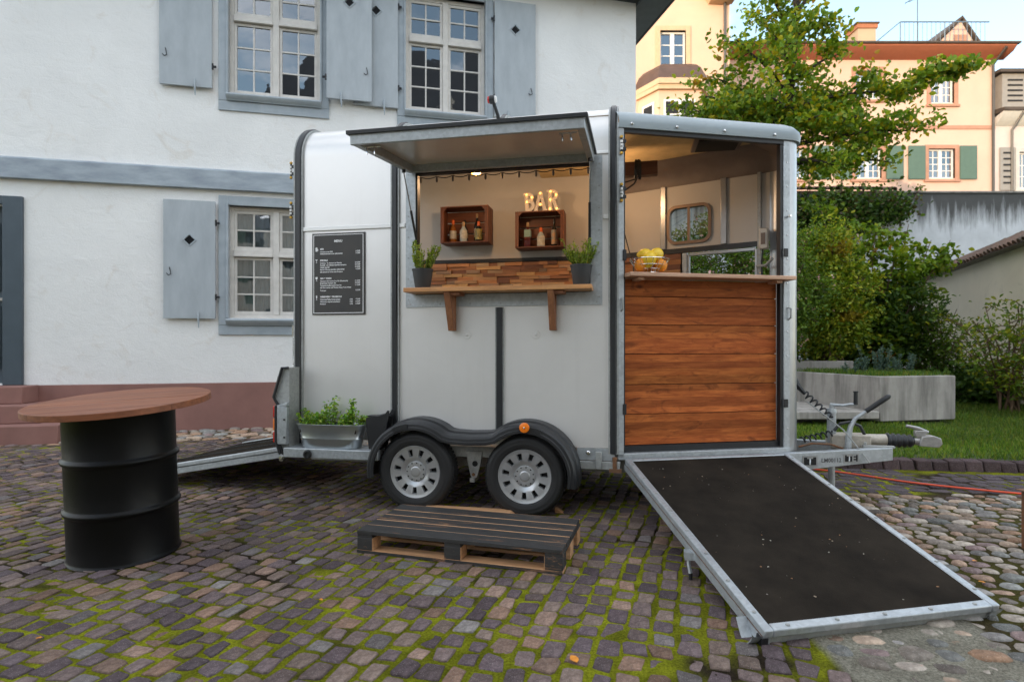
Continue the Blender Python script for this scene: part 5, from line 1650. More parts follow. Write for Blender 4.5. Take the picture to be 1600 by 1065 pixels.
# zinc tub with herbs on the side step
tub = thing('zinc_tub', 'oval zinc tub of green herbs standing on the trailer step', 'planter tub', L2W(-2.232, -.115, .4455), TA)
s = MB(); prof = [(.235, 0), (.245, .004), (.262, .070), (.267, .073), (.267, .080), (.264, .084), (.292, .178), (.300, .182), (.300, .188), (.292, .190), (.284, .180), (.240, .03), (.0, .03)]
n = 40; vs_, fs_ = [], []
for r_, z in prof:
    for k in range(n):
        a = 2 * math.pi * k / n; c_, sn = math.cos(a), math.sin(a)
        vs_.append((math.copysign(abs(c_) ** .55, c_) * r_ * .98, math.copysign(abs(sn) ** .75, sn) * r_ * .36, z))
for i in range(len(prof) - 1):
    for k in range(n): fs_.append((i * n + k, i * n + (k + 1) % n, (i + 1) * n + (k + 1) % n, (i + 1) * n + k))
s.add(vs_, fs_); s.build('tub', mat('zinc', (.50, .54, .56), .3, .85, var=.15, vs_=5), tub, angle=45)
s = MB(); s.box(-.24, .24, -.075, .075, .12, .150); s.build('soil', m_soil, tub)
r = np.random.default_rng(21); st_, P, S = MB(), [], []
for x, h_, nn in ((-.25, .16, 3), (-.20, .12, 4), (-.10, .10, 5), (-.03, .25, 4), (.0, .21, 3), (-.06, .14, 4), (.12, .10, 4), (.16, .24, 4), (.13, .15, 3), (.22, .12, 4), (.25, .14, 3)):
    for k in range(nn):
        x0, y0 = x + r.normal(0, .018), r.normal(0, .03); x1, y1 = x0 + r.normal(0, .03), y0 + r.normal(0, .02); hh = h_ * r.uniform(.6, 1.05)
        st_.tube([(x0 * .9, y0, .14), ((x0 * .9 + x1) / 2, (y0 + y1) / 2, .14 + hh * .5), (x1, y1, .14 + hh)], [.003, .0025, .0015], 4)
        for q in range(5):
            u = 1 - q * .17
            for j in range(7): P.append((x0 * .9 + (x1 - x0 * .9) * u + r.normal(0, .014), y0 + (y1 - y0) * u + r.normal(0, .014), .14 + hh * u + r.normal(0, .007))); S.append(r.uniform(.018, .034) * (.7 + .3 * u))
st_.build('stem', m_stem, tub)
P = np.array(P); V, F, C = leaf_cloud(P, np.array(S), palette([(.20, .42, .04), (.28, .50, .06), (.12, .28, .03), (.36, .46, .06)], len(P), r), r, .7, .62, .12)
np_mesh('foliage', V, F, C, m_herb, tub)

# black wheel chock between the tub and the mudguard
ch = thing('wheel_chock', 'black plastic wheel chock propped between zinc tub and mudguard', 'wheel chock', L2W(-1.835, -.10, .446), TA)
s = MB()
pts_ = [(-.07, .0), (.03, .0), (.05, .03), (.10, .30), (.085, .305), (.06, .268), (-.09, .245), (-.095, .22)]
s.prism(pts_, 'y', -.05, -.042); s.prism(pts_, 'y', .042, .05); s.build('side_plate', m_plastic, ch)
s = MB()
for (a, b), (c, d) in (((-.085, .235), (.075, .275)), ((-.07, .02), (.09, .26)), ((-.08, .20), (.035, .01)), ((-.08, .12), (.06, .10))): s.tube([(a, 0, b), (c, 0, d)], .008, 4); s.box(min(a, c) - .001, max(a, c) + .001, -.0419, .0419, (b + d) / 2 - .004, (b + d) / 2 + .004)
s.build('ribs', m_plastic, ch)

# fruit bowl on the bar counter
def counter_pt(s_, off, z):
    x, y = NP(s_, off); return L2W(x, y, z)
bowl = thing('fruit_bowl', 'silver wire bowl on the bar counter holding lemons and oranges', 'wire bowl', counter_pt(.245, -.015, 1.7875), TA + NA)
m_wire = m_chrome
s = MB()
for q, (rr_, z) in enumerate(((.070, .004), (.095, .030), (.120, .060), (.150, .104))):
    s.tube([(rr_ * math.cos(2 * math.pi * k / 28), rr_ * math.sin(2 * math.pi * k / 28) * .85, z) for k in range(28)], .0035 if q in (0, 3) else .002, 6, closed=True)
s.build('hoops', m_wire, bowl)
s = MB()
for k in range(18):
    a = 2 * math.pi * k / 18; s.tube([(rr_ * math.cos(a), rr_ * math.sin(a) * .85, z) for rr_, z in ((.0, .003), (.070, .004), (.095, .030), (.120, .060), (.150, .104))], .002, 5)
s.build('spokes', m_wire, bowl)
m_lemon = mat('lemon_peel', (.88, .58, .03), .4, var=.1, vs_=12, bump=.25, bs=180)
m_orng = mat('orange_peel', (.86, .30, .02), .42, var=.12, vs_=12, bump=.3, bs=160)
def fruit(kind, label, x, y, z, tilt, az):
    q = MB()
    if kind == 'lemon': prof = [(.0, -.056), (.006, -.053), (.010, -.046), (.026, -.034), (.037, -.012), (.038, .008), (.030, .030), (.013, .044), (.008, .050), (.0, .053)]
    else: prof = [(0, -.037), (.016, -.035), (.030, -.023), (.038, -.004), (.037, .010), (.029, .025), (.016, .034), (.0, .035)]
    q.lathe([(a_ * 1.32, b_ * 1.32) for a_, b_ in prof], 20, Matrix.Rotation(az, 4, 'Z') @ Matrix.Rotation(tilt, 4, 'Y'))
    o = q.build(kind, m_lemon if kind == 'lemon' else m_orng, angle=80)
    p = bowl.matrix_world if False else (Matrix.Translation(bowl.location) @ Matrix.Rotation(TA + NA, 4, 'Z')) @ Vector((x, y, z))
    o.location = p; o.rotation_euler = (0, 0, TA + NA)
    return tag(o, label, kind, 'fruit in the wire bowl')
fruit('orange', 'orange at the left side of the wire bowl', -.072, -.015, .058, .3, 0)
fruit('orange', 'orange at the right side of the wire bowl', .074, -.03, .058, .2, 1)
fruit('orange', 'orange low at the back of the wire bowl', .01, .055, .058, .2, 1)
fruit('lemon', 'lemon standing at the left front of the wire bowl', -.026, -.055, .098, .35, .4)
fruit('lemon', 'topmost lemon at the right of the wire bowl', .045, -.018, .138, 1.0, .5)
fruit('lemon', 'lemon lying at the back of the wire bowl', -.018, .030, .140, 1.4, 2.4)
q = MB(); q.lathe([(.010, 0), (.011, .012), (.009, .022)], 12); o = q.build('bottle_cork', mat('yellow_cap', (.85, .50, .02), .5)); o.location = L2W(-1.06, .0, 1.6905); tag(o, 'small yellow stopper on the serving shelf', 'stopper')
q = MB(); q.lathe([(.009, 0), (.010, .020), (.012, .022), (.012, .030), (.0, .032)], 12); o = q.build('bottle_cork', m_cork); o.location = L2W(-.80, .0, 1.6905); tag(o, 'small pale cork stopper on the serving shelf', 'stopper')

# ---------------------------------------------------------------- drum table
table = thing('drum_table', 'standing table made of a black oil drum with round brown wooden top', 'table', (-2.335, 3.50, 0))
table.rotation_mode = 'AXIS_ANGLE'; table.rotation_axis_angle = (R(2.2), .93, -.36, 0)
m_drum = mat('black_drum_paint', (.002, .002, .0022), .40, c2=(.0035, .0035, .004), vs_=3, rvar=.10, bump=.15, bs=3.5, spec=.2, bd=.02)
prof = [(.283, .0), (.294, .004), (.296, .012), (.290, .020), (.2855, .03)]
def bead(z): return [(.286, z - .026), (.289, z - .018), (.298, z - .010), (.3015, z), (.298, z + .010), (.289, z + .018), (.286, z + .026)]
prof += bead(.305) + [(.286, .355), (.2845, .365), (.286, .375)][:0] + bead(.595) + [(.286, .85), (.291, .862), (.294, .870), (.291, .878), (.27, .878)]
s = MB(); s.lathe(prof, 72); s.build('drum', m_drum, table, angle=50)
m_top = wood('brown_table_top', (.34, .118, .048), (.21, .068, .03), 'x', .55, knots=False)
edges = [-.475, -.335, -.19, -.05, .09, .235, .36, .475]
top_rot = R(18)
mt_ = []
for k in range(7):
    y0, y1 = edges[k] + .0008, edges[k + 1] - .0008
    rad = .475; N_ = 14
    poly = []
    ys = [y0 + (y1 - y0) * i / N_ for i in range(N_ + 1)]
    poly += [(math.sqrt(max(rad * rad - y * y, 1e-6)), y) for y in ys]
    poly += [(-math.sqrt(max(rad * rad - y * y, 1e-6)), y) for y in reversed(ys)]
    q = MB(); q.prism(poly, 'z', -.020, .016 + random.uniform(-.0004, .0006)); o = q.build('table_plank', m_top, table, bevel=.002)
    o.matrix_local = Matrix.Translation((.012, 0, .914)) @ Matrix.Rotation(R(3.0), 4, Vector((.93, -.36, 0))) @ Matrix.Rotation(top_rot, 4, 'Z')

# ---------------------------------------------------------------- pallet and timber by the wheels
pal = thing('pallet', 'low wooden pallet painted black lying before the trailer wheels', 'pallet', (-.935, 3.50, 0), math.atan2(3.16 - 3.513, .279 + .943))
def charred(name, amt):
    m, nt, b, out = _new(name)
    v = _coords(nt, (.18, 1, 1)); v2 = _coords(nt, (.5, 1, 1))
    n = _noise(nt, v, 16, 9, .75, .6); n2 = _noise(nt, v2, 30, 6, .7)
    blk = _mixc(nt, n2, (.006, .006, .0065), (.050, .047, .045))
    base = _mixc(nt, _ramp(nt, n, [(amt, (0, 0, 0)), (amt + .10, (1, 1, 1))]), blk, (.34, .16, .07))
    nt.links.new(base, b.inputs['Base Color']); b.inputs['Roughness'].default_value = .6
    _bump(nt, b, n2, .3, .003)
    return m
m_char, m_raw = charred('black_painted_pallet', .575), wood('raw_pallet_wood', (.70, .41, .22), (.54, .28, .13), 'x', .75)
PL, PD = 1.26, .585
bd = [0, .128, .243, .358, .473, .60]
r = random.Random(9)
for k in range(5):
    y0 = bd[k] - .005; y1 = bd[k + 1] - .018
    q = MB(); q.box(r.uniform(-.006, .006), PL + r.uniform(-.008, .008), y0, y1, .118 + r.uniform(-.0015, .0015), .140 + r.uniform(-.0015, .002)); q.build('deck_board', m_char, pal, bevel=.003)
    q = MB(); q.box(.004, PL - .004, y1 + .0005, y1 + .010, .119, .1385); q.build('board_edge', m_raw, pal)
for x in (.0, .565, PL - .10):
    for j, (y0, y1) in enumerate(((-.002, .10), (.235, .335), (.48, .58))):
        q = MB(); q.box(x, x + .10, y0, y1, .0225, .0965); q.build('block', m_char if j == 0 else m_raw, pal, bevel=.003)
        if j == 0:
            q = MB(); q.box(x + .1005, x + .103, y0 + .002, y1, .024, .095) if x < 1 else q.box(x - .003, x - .0005, y0 + .002, y1, .024, .095); q.build('block_side', m_raw, pal)
    q = MB(); q.box(x, x + .10, .0, .58, .097, .1165); q.build('cross_board', m_char, pal, bevel=.002)
for y0, y1 in ((-.002, .098), (.235, .335), (.482, .58)):
    q = MB(); q.box(0, PL, y0, y1, .004, .0218); q.build('bottom_board', m_raw if y0 > 0 else m_raw, pal, bevel=.002)
q = MB(); q.box(.0, PL, -.0045, -.0026, .005, .0215); q.build('board_edge', m_char, pal)
pk = MB(); pk.add([(0, 0, 0), (.75, 0, 0), (.75, .16, 0), (0, .16, 0), (.05, .0, .045), (.70, 0, .045), (.70, .16, .045), (.05, .16, .045)], [(0, 1, 5, 4), (1, 2, 6, 5), (2, 3, 7, 6), (3, 0, 4, 7), (4, 5, 6, 7), (3, 2, 1, 0)])
o = pk.build('timber_board', m_raw, bevel=.003); o.location = L2W(-1.46, -.345, .006); o.rotation_euler = (0, 0, TA)
tag(o, 'bare timber board lying on the paving between pallet and wheels', 'board')
wd = MB(); wd.prism([(0, 0), (.07, 0), (.015, .035), (0, .035)], 'y', 0, .05); o = wd.build('timber_wedge', m_raw, bevel=.003); o.location = L2W(-.46, -.06, .004); o.rotation_euler = (0, 0, TA)
tag(o, 'small bare timber wedge behind the front trailer wheel', 'wedge')

# ---------------------------------------------------------------- cable, post, fallen leaves
s = MB(); pts = [(1.9, 6.3, .012), (2.55, 6.05, .012), (2.99, 5.86, .013), (3.28, 5.60, .016), (3.59, 5.24, .016), (3.89, 5.03, .018), (4.25, 4.81, .02), (4.7, 4.62, .03), (5.2, 4.4, .03)]
fine = []
for i in range(len(pts) - 1):
    for k in range(6): fine.append(Vector(pts[i]).lerp(Vector(pts[i + 1]), k / 6))
for _ in range(4):
    fine = [fine[0]] + [(fine[i - 1] + fine[i] * 2 + fine[i + 1]) / 4 for i in range(1, len(fine) - 1)] + [fine[-1]]
s.tube(fine, .0085, 8); o = s.build('power_cable', mat('orange_cable', (.80, .085, .025), .45, var=.1)); tag(o, 'orange red power cable lying across the paving towards the drawbar', 'cable')
rp = thing('steel_post', 'short rusty steel post at the right edge of the cobbles', 'post', (3.175, 3.53, 0), R(10))
s = MB(); s.box(-.05, .05, -.012, .012, -.05, .36); s.box(-.012, .012, .0125, .06, -.05, .35); s.build('steel_section', m_rust, rp, bevel=.003)
s = MB(); s.box(-.052, .052, -.014, .062, .3605, .366); s.build('top_plate', m_rust, rp)
m_dry = mat('dry_leaf', (.75, .30, .03), .7, c2=(.55, .18, .02), vs_=40)
for x, y, s_, a, lab in ((.245, 2.285, .045, .4, 'bright orange fallen leaf on the setts near the bottom centre'), (2.46, 3.03, .03, 1.2, 'small orange fallen leaf between the cobbles beside the ramp foot'), (2.66, 3.33, .03, 2.0, 'small orange fallen leaf between cobbles beside the right ramp edge'), (-2.0, 2.45, .022, 2.6, 'tiny pale fallen leaf on the setts at the lower left'), (-.93, 2.82, .02, .9, 'tiny brown fallen leaf on the setts below the drum')):
    q = MB(); pr_ = [(0, -.5), (.28, -.30), (.42, .0), (.30, .32), (0, .6), (-.28, .30), (-.40, .02), (-.26, -.32)]
    vs_ = [(0, 0, .004)] + [(u * s_, v * s_, .004 + .010 * abs(u) * (1 if k % 2 else .4)) for k, (u, v) in enumerate(pr_)]
    vs_ += [(x_, y_, z_ - .0012) for x_, y_, z_ in vs_]
    q.add(vs_, [(0, k, k % 8 + 1) for k in range(1, 9)] + [(9, 9 + k % 8 + 1, 9 + k) for k in range(1, 9)]); o = q.build('fallen_leaf', m_dry, fix=False)
    o.location = (x, y, .012); o.rotation_euler = (.1, .05, a); tag(o, lab, 'leaf', 'fallen leaves')

# ---------------------------------------------------------------- garden, walls and houses beyond
m_lawn = mat('lawn_soil', (.05, .075, .018), .95, c2=(.035, .04, .015), vs_=2, bump=.5, bs=40)
lawn_pts = [(1.7, kerb_y(1.7) + .14), (14, kerb_y(14) + .14), (16, 17.9), (2.0, 17.9), (2.3, 10.2)]
s = MB(); s.prism(lawn_pts, 'z', -.05, .095); lawn = s.build('lawn', m_lawn, kind='structure', smooth=False)
# grass
r = np.random.default_rng(31); N = 90000
gx_ = r.uniform(2.6, 11.5, N * 2); gy_ = r.uniform(5.6, 13.5, N * 2)
keep = (gy_ > np.array(5.80 - .13 * (gx_ - 4.1)) + .15) & (r.random(N * 2) < np.clip(1.25 - (gy_ - 5.8) / 9, .1, 1)) & (gx_ < gy_ * 1.02 + .6)
keep &= ~((gx_ > 5.1) & (gx_ < 6.6) & (gy_ > 8.45) & (gy_ < 10.4))
gx_, gy_ = gx_[keep][:N], gy_[keep][:N]; n = len(gx_)
hgt = r.uniform(.02, .065, n) * (.7 + .8 * vnoise(gx_, gy_, .5, 12)); an = r.uniform(0, 6.28, n); ln = r.normal(0, .022, (n, 2)); wd_ = r.uniform(.003, .006, n)
V = np.empty((n, 4, 3))
bx, by = np.cos(an) * wd_, np.sin(an) * wd_
V[:, 0] = np.c_[gx_ - bx, gy_ - by, np.full(n, .09)]; V[:, 1] = np.c_[gx_ + bx, gy_ + by, np.full(n, .09)]
V[:, 2] = np.c_[gx_ + bx * .4 + ln[:, 0], gy_ + by * .4 + ln[:, 1], .095 + hgt]; V[:, 3] = np.c_[gx_ - bx * .4 + ln[:, 0], gy_ - by * .4 + ln[:, 1], .095 + hgt * .97]
gc = palette([(.13, .24, .02), (.17, .29, .03), (.10, .18, .02), (.24, .28, .04), (.07, .15, .02)], n, r) * (.6 + .7 * vnoise(gx_, gy_, .8, 13))[:, None]
g_ob = np_mesh('grass', V.reshape(-1, 3), np.arange(n * 4).reshape(n, 4), np.repeat(gc, 4, 0), m_leaf, kind='stuff')
tag(g_ob, 'short green grass of the lawn behind the kerb', 'grass')

# concrete planter
def concrete(name, c, streak=.5):
    m, nt, b, out = _new(name)
    v = _coords(nt); vv = _coords(nt, (1, 1, .12))
    n1 = _noise(nt, v, 3, 8, .7); n2 = _noise(nt, vv, 5, 6, .65); n3 = _noise(nt, v, 60, 6, .7)
    base = _mixc(nt, _ramp(nt, n1, [(.3, (0, 0, 0)), (.7, (1, 1, 1))]), tuple(x * .72 for x in c), c)
    base = _mixc(nt, _ramp(nt, n2, [(.46, (0, 0, 0)), (.66, (streak,) * 3)]), base, tuple(x * .32 for x in c))
    base = _mixc(nt, _ramp(nt, n3, [(.55, (0, 0, 0)), (.75, (.4, .4, .4))]), base, tuple(x * .6 for x in c))
    nt.links.new(base, b.inputs['Base Color']); b.inputs['Roughness'].default_value = .9; b.inputs['Specular IOR Level'].default_value = .2
    _bump(nt, b, _mixc(nt, .5, n1, n3), .5, .01)
    return m
m_conc = concrete('grey_concrete', (.44, .41, .375), .75)
def ring_prism(mb, poly, t, z0, z1):
    """hollow trough following a plan polygon"""
    c = Vector((sum(p[0] for p in poly) / len(poly), sum(p[1] for p in poly) / len(poly)))
    inn = [tuple(Vector(p).lerp(c, t / (Vector(p) - c).length)) for p in poly]
    n_ = len(poly)
    vs_ = [(*p, z0) for p in poly] + [(*p, z1) for p in poly] + [(*p, z1) for p in inn] + [(*p, z1 - .10) for p in inn]
    fs_ = []
    for i in range(n_):
        j = (i + 1) % n_
        fs_ += [(i, j, n_ + j, n_ + i), (n_ + i, n_ + j, 2 * n_ + j, 2 * n_ + i), (2 * n_ + i, 2 * n_ + j, 3 * n_ + j, 3 * n_ + i)]
    fs_ += [tuple(range(n_ - 1, -1, -1))]
    mb.add(vs_, fs_); return inn
planter = thing('concrete_planter', 'low grey concrete planter overgrown with grass behind the drawbar', 'planter', (0, 0, 0))
pp = [(5.33, 8.39), (5.95, 8.52), (6.64, 8.67), (6.75, 10.3), (4.75, 10.6), (4.95, 9.9)]
s = MB(); inn = ring_prism(s, pp, .14, .15, .805); s.build('trough', m_conc, planter, bevel=.012)
s = MB(); s.prism(inn, 'z', .70, .745); s.build('soil', m_soil, planter)
s = MB(); s.prism([(5.42, 8.55), (6.5, 8.80), (6.6, 10.2), (4.95, 10.4), (5.12, 9.8)], 'z', .0, .149); s.build('foot', concrete('shadow_gap_footing', (.10, .09, .075)), planter)  # footing coloured near black to paint in the shadow gap under the trough
slab = thing('concrete_slab', 'low flat concrete seat slab between trailer nose and concrete planter', 'slab', (0, 0, 0))
s = MB(); s.prism([(3.3, 8.2), (5.28, 8.32), (4.93, 9.8), (3.2, 9.9)], 'z', .20, .31); s.build('seat', m_conc, slab, bevel=.012)
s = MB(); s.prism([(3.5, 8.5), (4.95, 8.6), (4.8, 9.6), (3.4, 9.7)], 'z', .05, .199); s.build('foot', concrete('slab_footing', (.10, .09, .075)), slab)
tr2 = thing('upper_planter', 'second concrete planter standing behind the low concrete planter', 'planter', (0, 0, 0))
pp2 = [(4.2, 10.95), (6.55, 11.1), (6.4, 12.0), (4.1, 12.0)]
s = MB(); inn2 = ring_prism(s, pp2, .14, .08, .96); s.build('trough', m_conc, tr2, bevel=.012)
s = MB(); s.prism(inn2, 'z', .84, .90); s.build('soil', m_soil, tr2)

# garden walls
def stained_wall(name, c, ztop):
    m, nt, b, out = _new(name)
    v = _coords(nt); vs2 = _coords(nt, (1, 1, .10))
    sep = nt.nodes.new('ShaderNodeSeparateXYZ'); nt.links.new(v, sep.inputs[0])
    mr = nt.nodes.new('ShaderNodeMapRange'); mr.inputs['From Min'].default_value = ztop - 1.7; mr.inputs['From Max'].default_value = ztop
    nt.links.new(sep.outputs['Z'], mr.inputs['Value'])
    nz = _noise(nt, vs2, 3.2, 6, .7); nb = _noise(nt, v, 2.5, 6, .6)
    ad = nt.nodes.new('ShaderNodeMath'); ad.operation = 'MULTIPLY_ADD'; ad.inputs[1].default_value = .62
    nt.links.new(mr.outputs[0], ad.inputs[0]); nt.links.new(nz, ad.inputs[2])
    f_ = _ramp(nt, ad.outputs[0], [(.74, (0, 0, 0)), (1.0, (.9, .9, .9))])
    base = _mixc(nt, _ramp(nt, nb, [(.3, (0, 0, 0)), (.7, (1, 1, 1))]), tuple(x * .8 for x in c), c)
    base = _mixc(nt, f_, base, (.045, .043, .038))
    nt.links.new(base, b.inputs['Base Color']); b.inputs['Roughness'].default_value = .95; b.inputs['Specular IOR Level'].default_value = .1
    _bump(nt, b, nb, .3, .02)
    return m
GWY = 17.8
gw = thing('garden_wall', 'tall white garden wall with black moss streaks below the peach house', 'wall', (0, GWY, 0))
m_gw = stained_wall('streaked_white_wall', (.62, .64, .66), 5.95)
s = MB(); s.box(2.0, 34, 0, .45, -.1, 5.93); s.build('masonry', m_gw, gw)
s = MB(); s.box(11.9, 34, -.05, .50, 5.931, 5.99); s.build('coping', concrete('coping_stone', (.34, .32, .29)), gw, bevel=.01)
m_tile = mat('clay_tile', (.19, .105, .075), .85, c2=(.08, .065, .05), vs_=3, bump=.3)
def half_tile(name, parent, M, L=.42, rad=.095, mat_=None):
    q = MB(M); pr_ = arc(0, 0, rad, 0, 180, 6)
    o_ = [(x, z) for x, z in pr_] + [(x * .82, z * .82) for x, z in reversed(pr_)]
    q.prism(o_, 'y', 0, L); return q.build(name, mat_ or m_tile, parent)
s = MB(); s.box(2.0, 11.88, -.02, .47, 5.931, 6.0); s.build('coping', m_tile, gw)
x = 8.0
while x < 11.8:
    half_tile('coping_tile', gw, Matrix.Translation((x, -.14, 6.0 + random.uniform(-.01, .02))) @ Matrix.Rotation(R(14), 4, 'X'), .44, .10); x += .215
# side wall with tiled coping running towards the camera
A, B = Vector((8.75, 8.6, 0)), Vector((12.45, 17.75, 0)); dv = (B - A); SL = dv.length; sa = math.atan2(dv.y, dv.x)
sw_ = thing('side_wall', 'beige side wall capped with clay tiles at the right of the lawn', 'wall', A, sa)
s = MB(); s.box(0, SL, -.35, 0, -.1, 3.14); s.build('masonry', plaster('beige_plaster', (.80, .73, .60), (.5, .46, .38), .5, .5), sw_)
s = MB(); s.prism([(.20, 3.141), (-.55, 3.141), (-.175, 3.40)], 'x', 0, SL); s.build('coping_bed', mat('mortar', (.28, .25, .21), .9), sw_)
x = .1
while x < SL - .1:
    j = random.uniform(-.012, .012)
    half_tile('coping_tile', sw_, Matrix.Translation((x, .30, 3.125 + j)) @ Matrix.Rotation(math.pi, 4, 'Z') @ Matrix.Rotation(R(32), 4, 'X'), .58, .085)
    x += .20
s = MB(); s.tube([(0, -.175, 3.43), (SL, -.175, 3.43)], .08, 8); s.build('ridge_tiles', m_tile, sw_)

# terrace the far houses stand on
s = MB(); s.box(2.0, 60, GWY + .46, 90, -.3, 5.4); terr = s.build('terrace', m_lawn, kind='structure')

m_peach = plaster('peach_render', (.76, .505, .39), (.64, .42, .32), .3, .2)
m_pinkst = mat('pink_sandstone', (.52, .27, .18), .85, var=.2, vs_=3)
m_soffit = mat('red_brown_soffit', (.42, .14, .075), .7, var=.1)
m_rooft = mat('far_roof_tile', (.10, .075, .06), .85, var=.4, vs_=3, bump=.5, bs=12)
m_green = mat('green_shutter_paint', (.10, .165, .125), .6, var=.12)
m_wfr = mat('far_window_white', (.80, .76, .72), .5, var=.05)
m_fglass = glass_mat('far_glass', .30, (.5, .55, .6))
m_pipe = mat('zinc_pipe', (.12, .11, .10), .5, .4)
def far_house(name, label, X0, X1, Y, z0, z1, holes, mat_, rz=0, depth=8):
    h = thing(name, label, 'house', (X0, Y, 0), rz)
    w = MB(); wd__ = X1 - X0
    xs = [0, wd__] + [v for q in holes for v in q[:2]]; zs = [z0, z1] + [v for q in holes for v in q[2:]]
    wall_faces(w, xs, zs, holes, 0, .22)
    w.add([(0, 0, z0), (0, depth, z0), (0, depth, z1), (0, 0, z1)], [(3, 2, 1, 0)]); w.add([(wd__, 0, z0), (wd__, depth, z0), (wd__, depth, z1), (wd__, 0, z1)], [(0, 1, 2, 3)])
    w.add([(0, depth, z0), (wd__, depth, z0), (wd__, depth, z1), (0, depth, z1)], [(3, 2, 1, 0)])
    w.build('wall', mat_, h, fix=False, smooth=False)
    return h
def far_window(h, x0, x1, z0, z1, rows=4, surround=m_pinkst, shutters=None, mullion=True, cols=2):
    f = MB(); t = .07; y0, y1 = .10, .17
    f.box(x0, x0 + t, y0, y1, z0, z1); f.box(x1 - t, x1, y0, y1, z0, z1); f.box(x0 + t, x1 - t, y0, y1, z0, z0 + t); f.box(x0 + t, x1 - t, y0, y1, z1 - t, z1)
    xm = (x0 + x1) / 2; f.box(xm - .07, xm + .07, y0 - .02, y1, z0 + t, z1 - t)
    for a, b in ((x0 + t, xm - .07), (xm + .07, x1 - t)):
        for k in range(1, cols): f.box(a + (b - a) * k / cols - .018, a + (b - a) * k / cols + .018, y0 + .02, y1 - .02, z0 + t, z1 - t)
        for k in range(1, rows): f.box(a, b, y0 + .025, y1 - .025, z0 + t + (z1 - z0 - 2 * t) * k / rows - .018, z0 + t + (z1 - z0 - 2 * t) * k / rows + .018)
    w = f.build('window', m_wfr, h)
    for a, b in ((x0 + t, xm - .07), (xm + .07, x1 - t)):
        for c in range(cols):
            for k in range(rows):
                p = MB(); xa, xb = a + (b - a) * c / cols, a + (b - a) * (c + 1) / cols; za, zb_ = z0 + t + (z1 - z0 - 2 * t) * k / rows, z0 + t + (z1 - z0 - 2 * t) * (k + 1) / rows
                p.add([(xa, y0 + .04, za), (xb, y0 + .04, za), (xb, y0 + .04, zb_), (xa, y0 + .04, zb_)], [(0, 1, 2, 3)]); p.build('pane', m_fglass, w, fix=False, smooth=False)
    p = MB(); p.box(x0 - .1, x1 + .1, .23, .25, z0 - .1, z1 + .1); p.build('room_interior', m_dark, w)
    if surround:
        o = .17; p = MB(); p.box(x0 - o, x0, -.05, .10, z0 - .08, z1 + o); p.box(x1, x1 + o, -.05, .10, z0 - .08, z1 + o); p.box(x0, x1, -.05, .10, z1, z1 + o); p.box(x0 - o - .05, x1 + o + .05, -.10, .08, z0 - .18, z0 - .081); p.build('surround', surround, w)
    if shutters:
        for a, b in ((x0 - .19 - .78, x0 - .19), (x1 + .19, x1 + .19 + .78)):
            p = MB(); p.box(a, b, -.10, -.051, z0 - .06, z1 + .12); p.build('shutter', shutters, h)
px0 = 8.6
wl = [(12.55 - px0, 13.8 - px0, 9.05, 10.42), (15.98 - px0, 17.22 - px0, 9.05, 10.42), (19.40 - px0, 20.64 - px0, 9.05, 10.42), (12.6 - px0, 13.75 - px0, 12.75, 14.05), (16.0 - px0, 17.2 - px0, 12.75, 14.05), (19.5 - px0, 20.6 - px0, 12.55, 13.75)]
peach = far_house('peach_house', 'peach coloured house with green shutters and orange eaves above the garden wall', px0, 22.5, 27, 5.4, 14.62, wl, m_peach)
for k, q in enumerate(wl): far_window(peach, *q, rows=4 if k < 3 else 3, shutters=m_green if k < 3 else None)
s = MB(); s.box(0, 22.5 - px0, -.04, .0, 11.33, 11.50); s.build('string_course', m_pinkst, peach)
s = MB(); s.prism([(-.75, 14.92), (-.75, 14.86), (-.55, 14.70), (-.1, 14.58), (0, 14.55), (0, 14.92)], 'x', -.2, 22.9 - px0); s.build('eaves', m_soffit, peach)
s = MB(); s.prism([(-.86, 14.921), (-.86, 15.0), (1.2, 16.0), (4, 16.2), (8, 16.0), (8, 14.921)], 'x', -.3, 23.0 - px0); roof_ = s.build('roof', m_rooft, peach)
s = MB(); s.box(16.42 - px0, 17.28 - px0, .5, 1.4, 15.2, 16.3); ch_ = s.build('chimney', plaster('chimney_render', (.55, .40, .27), bump=.2), peach)
s = MB(); s.box(16.36 - px0, 17.34 - px0, .44, 1.46, 16.301, 16.5); s.build('chimney_cap', mat('brick_red', (.45, .17, .08), .8), ch_)
s = MB(); s.box(16.3 - px0, 17.4 - px0, .4, 1.5, 16.501, 16.57); s.build('cover_slab', m_rooft, ch_)
# roof terrace railing and dormer gable
s = MB(); rx0, rx1 = 18.3 - px0, 22.5 - px0
s.tube([(rx0 - 1.2, .3, 15.5), (rx0, .3, 16.5), (rx1, .3, 16.5)], .03, 6); 
k = rx0
while k <= rx1: s.tube([(k, .3, 15.4), (k, .3, 16.5)], .03 if abs((k - rx0) % 2.1) < .01 else .014, 4); k += .21
s.build('railing', mat('blue_grey_railing', (.14, .20, .26), .5), peach)
s = MB(); s.add([(20.0 - px0, .9, 15.3), (22.6 - px0, .9, 15.3), (21.6 - px0, .9, 16.9), (20.0 - px0, 4, 15.3), (22.6 - px0, 4, 15.3), (21.6 - px0, 4, 16.9)], [(0, 1, 2), (5, 4, 3), (1, 4, 5, 2), (2, 5, 3, 0)]); dg_ = s.build('roof_gable', m_peach, peach, smooth=False)
s = MB(); s.prism([(19.8 - px0, 15.25), (21.6 - px0, 16.95), (22.8 - px0, 15.2), (22.85 - px0, 15.3), (21.6 - px0, 17.07), (19.75 - px0, 15.36)], 'y', .75, 4.1); s.build('gable_roof', m_rooft, dg_)
s = MB(); s.box(21.25 - px0, 21.9 - px0, .86, .899, 15.5, 16.2); s.build('gable_window', m_pinkst, dg_)
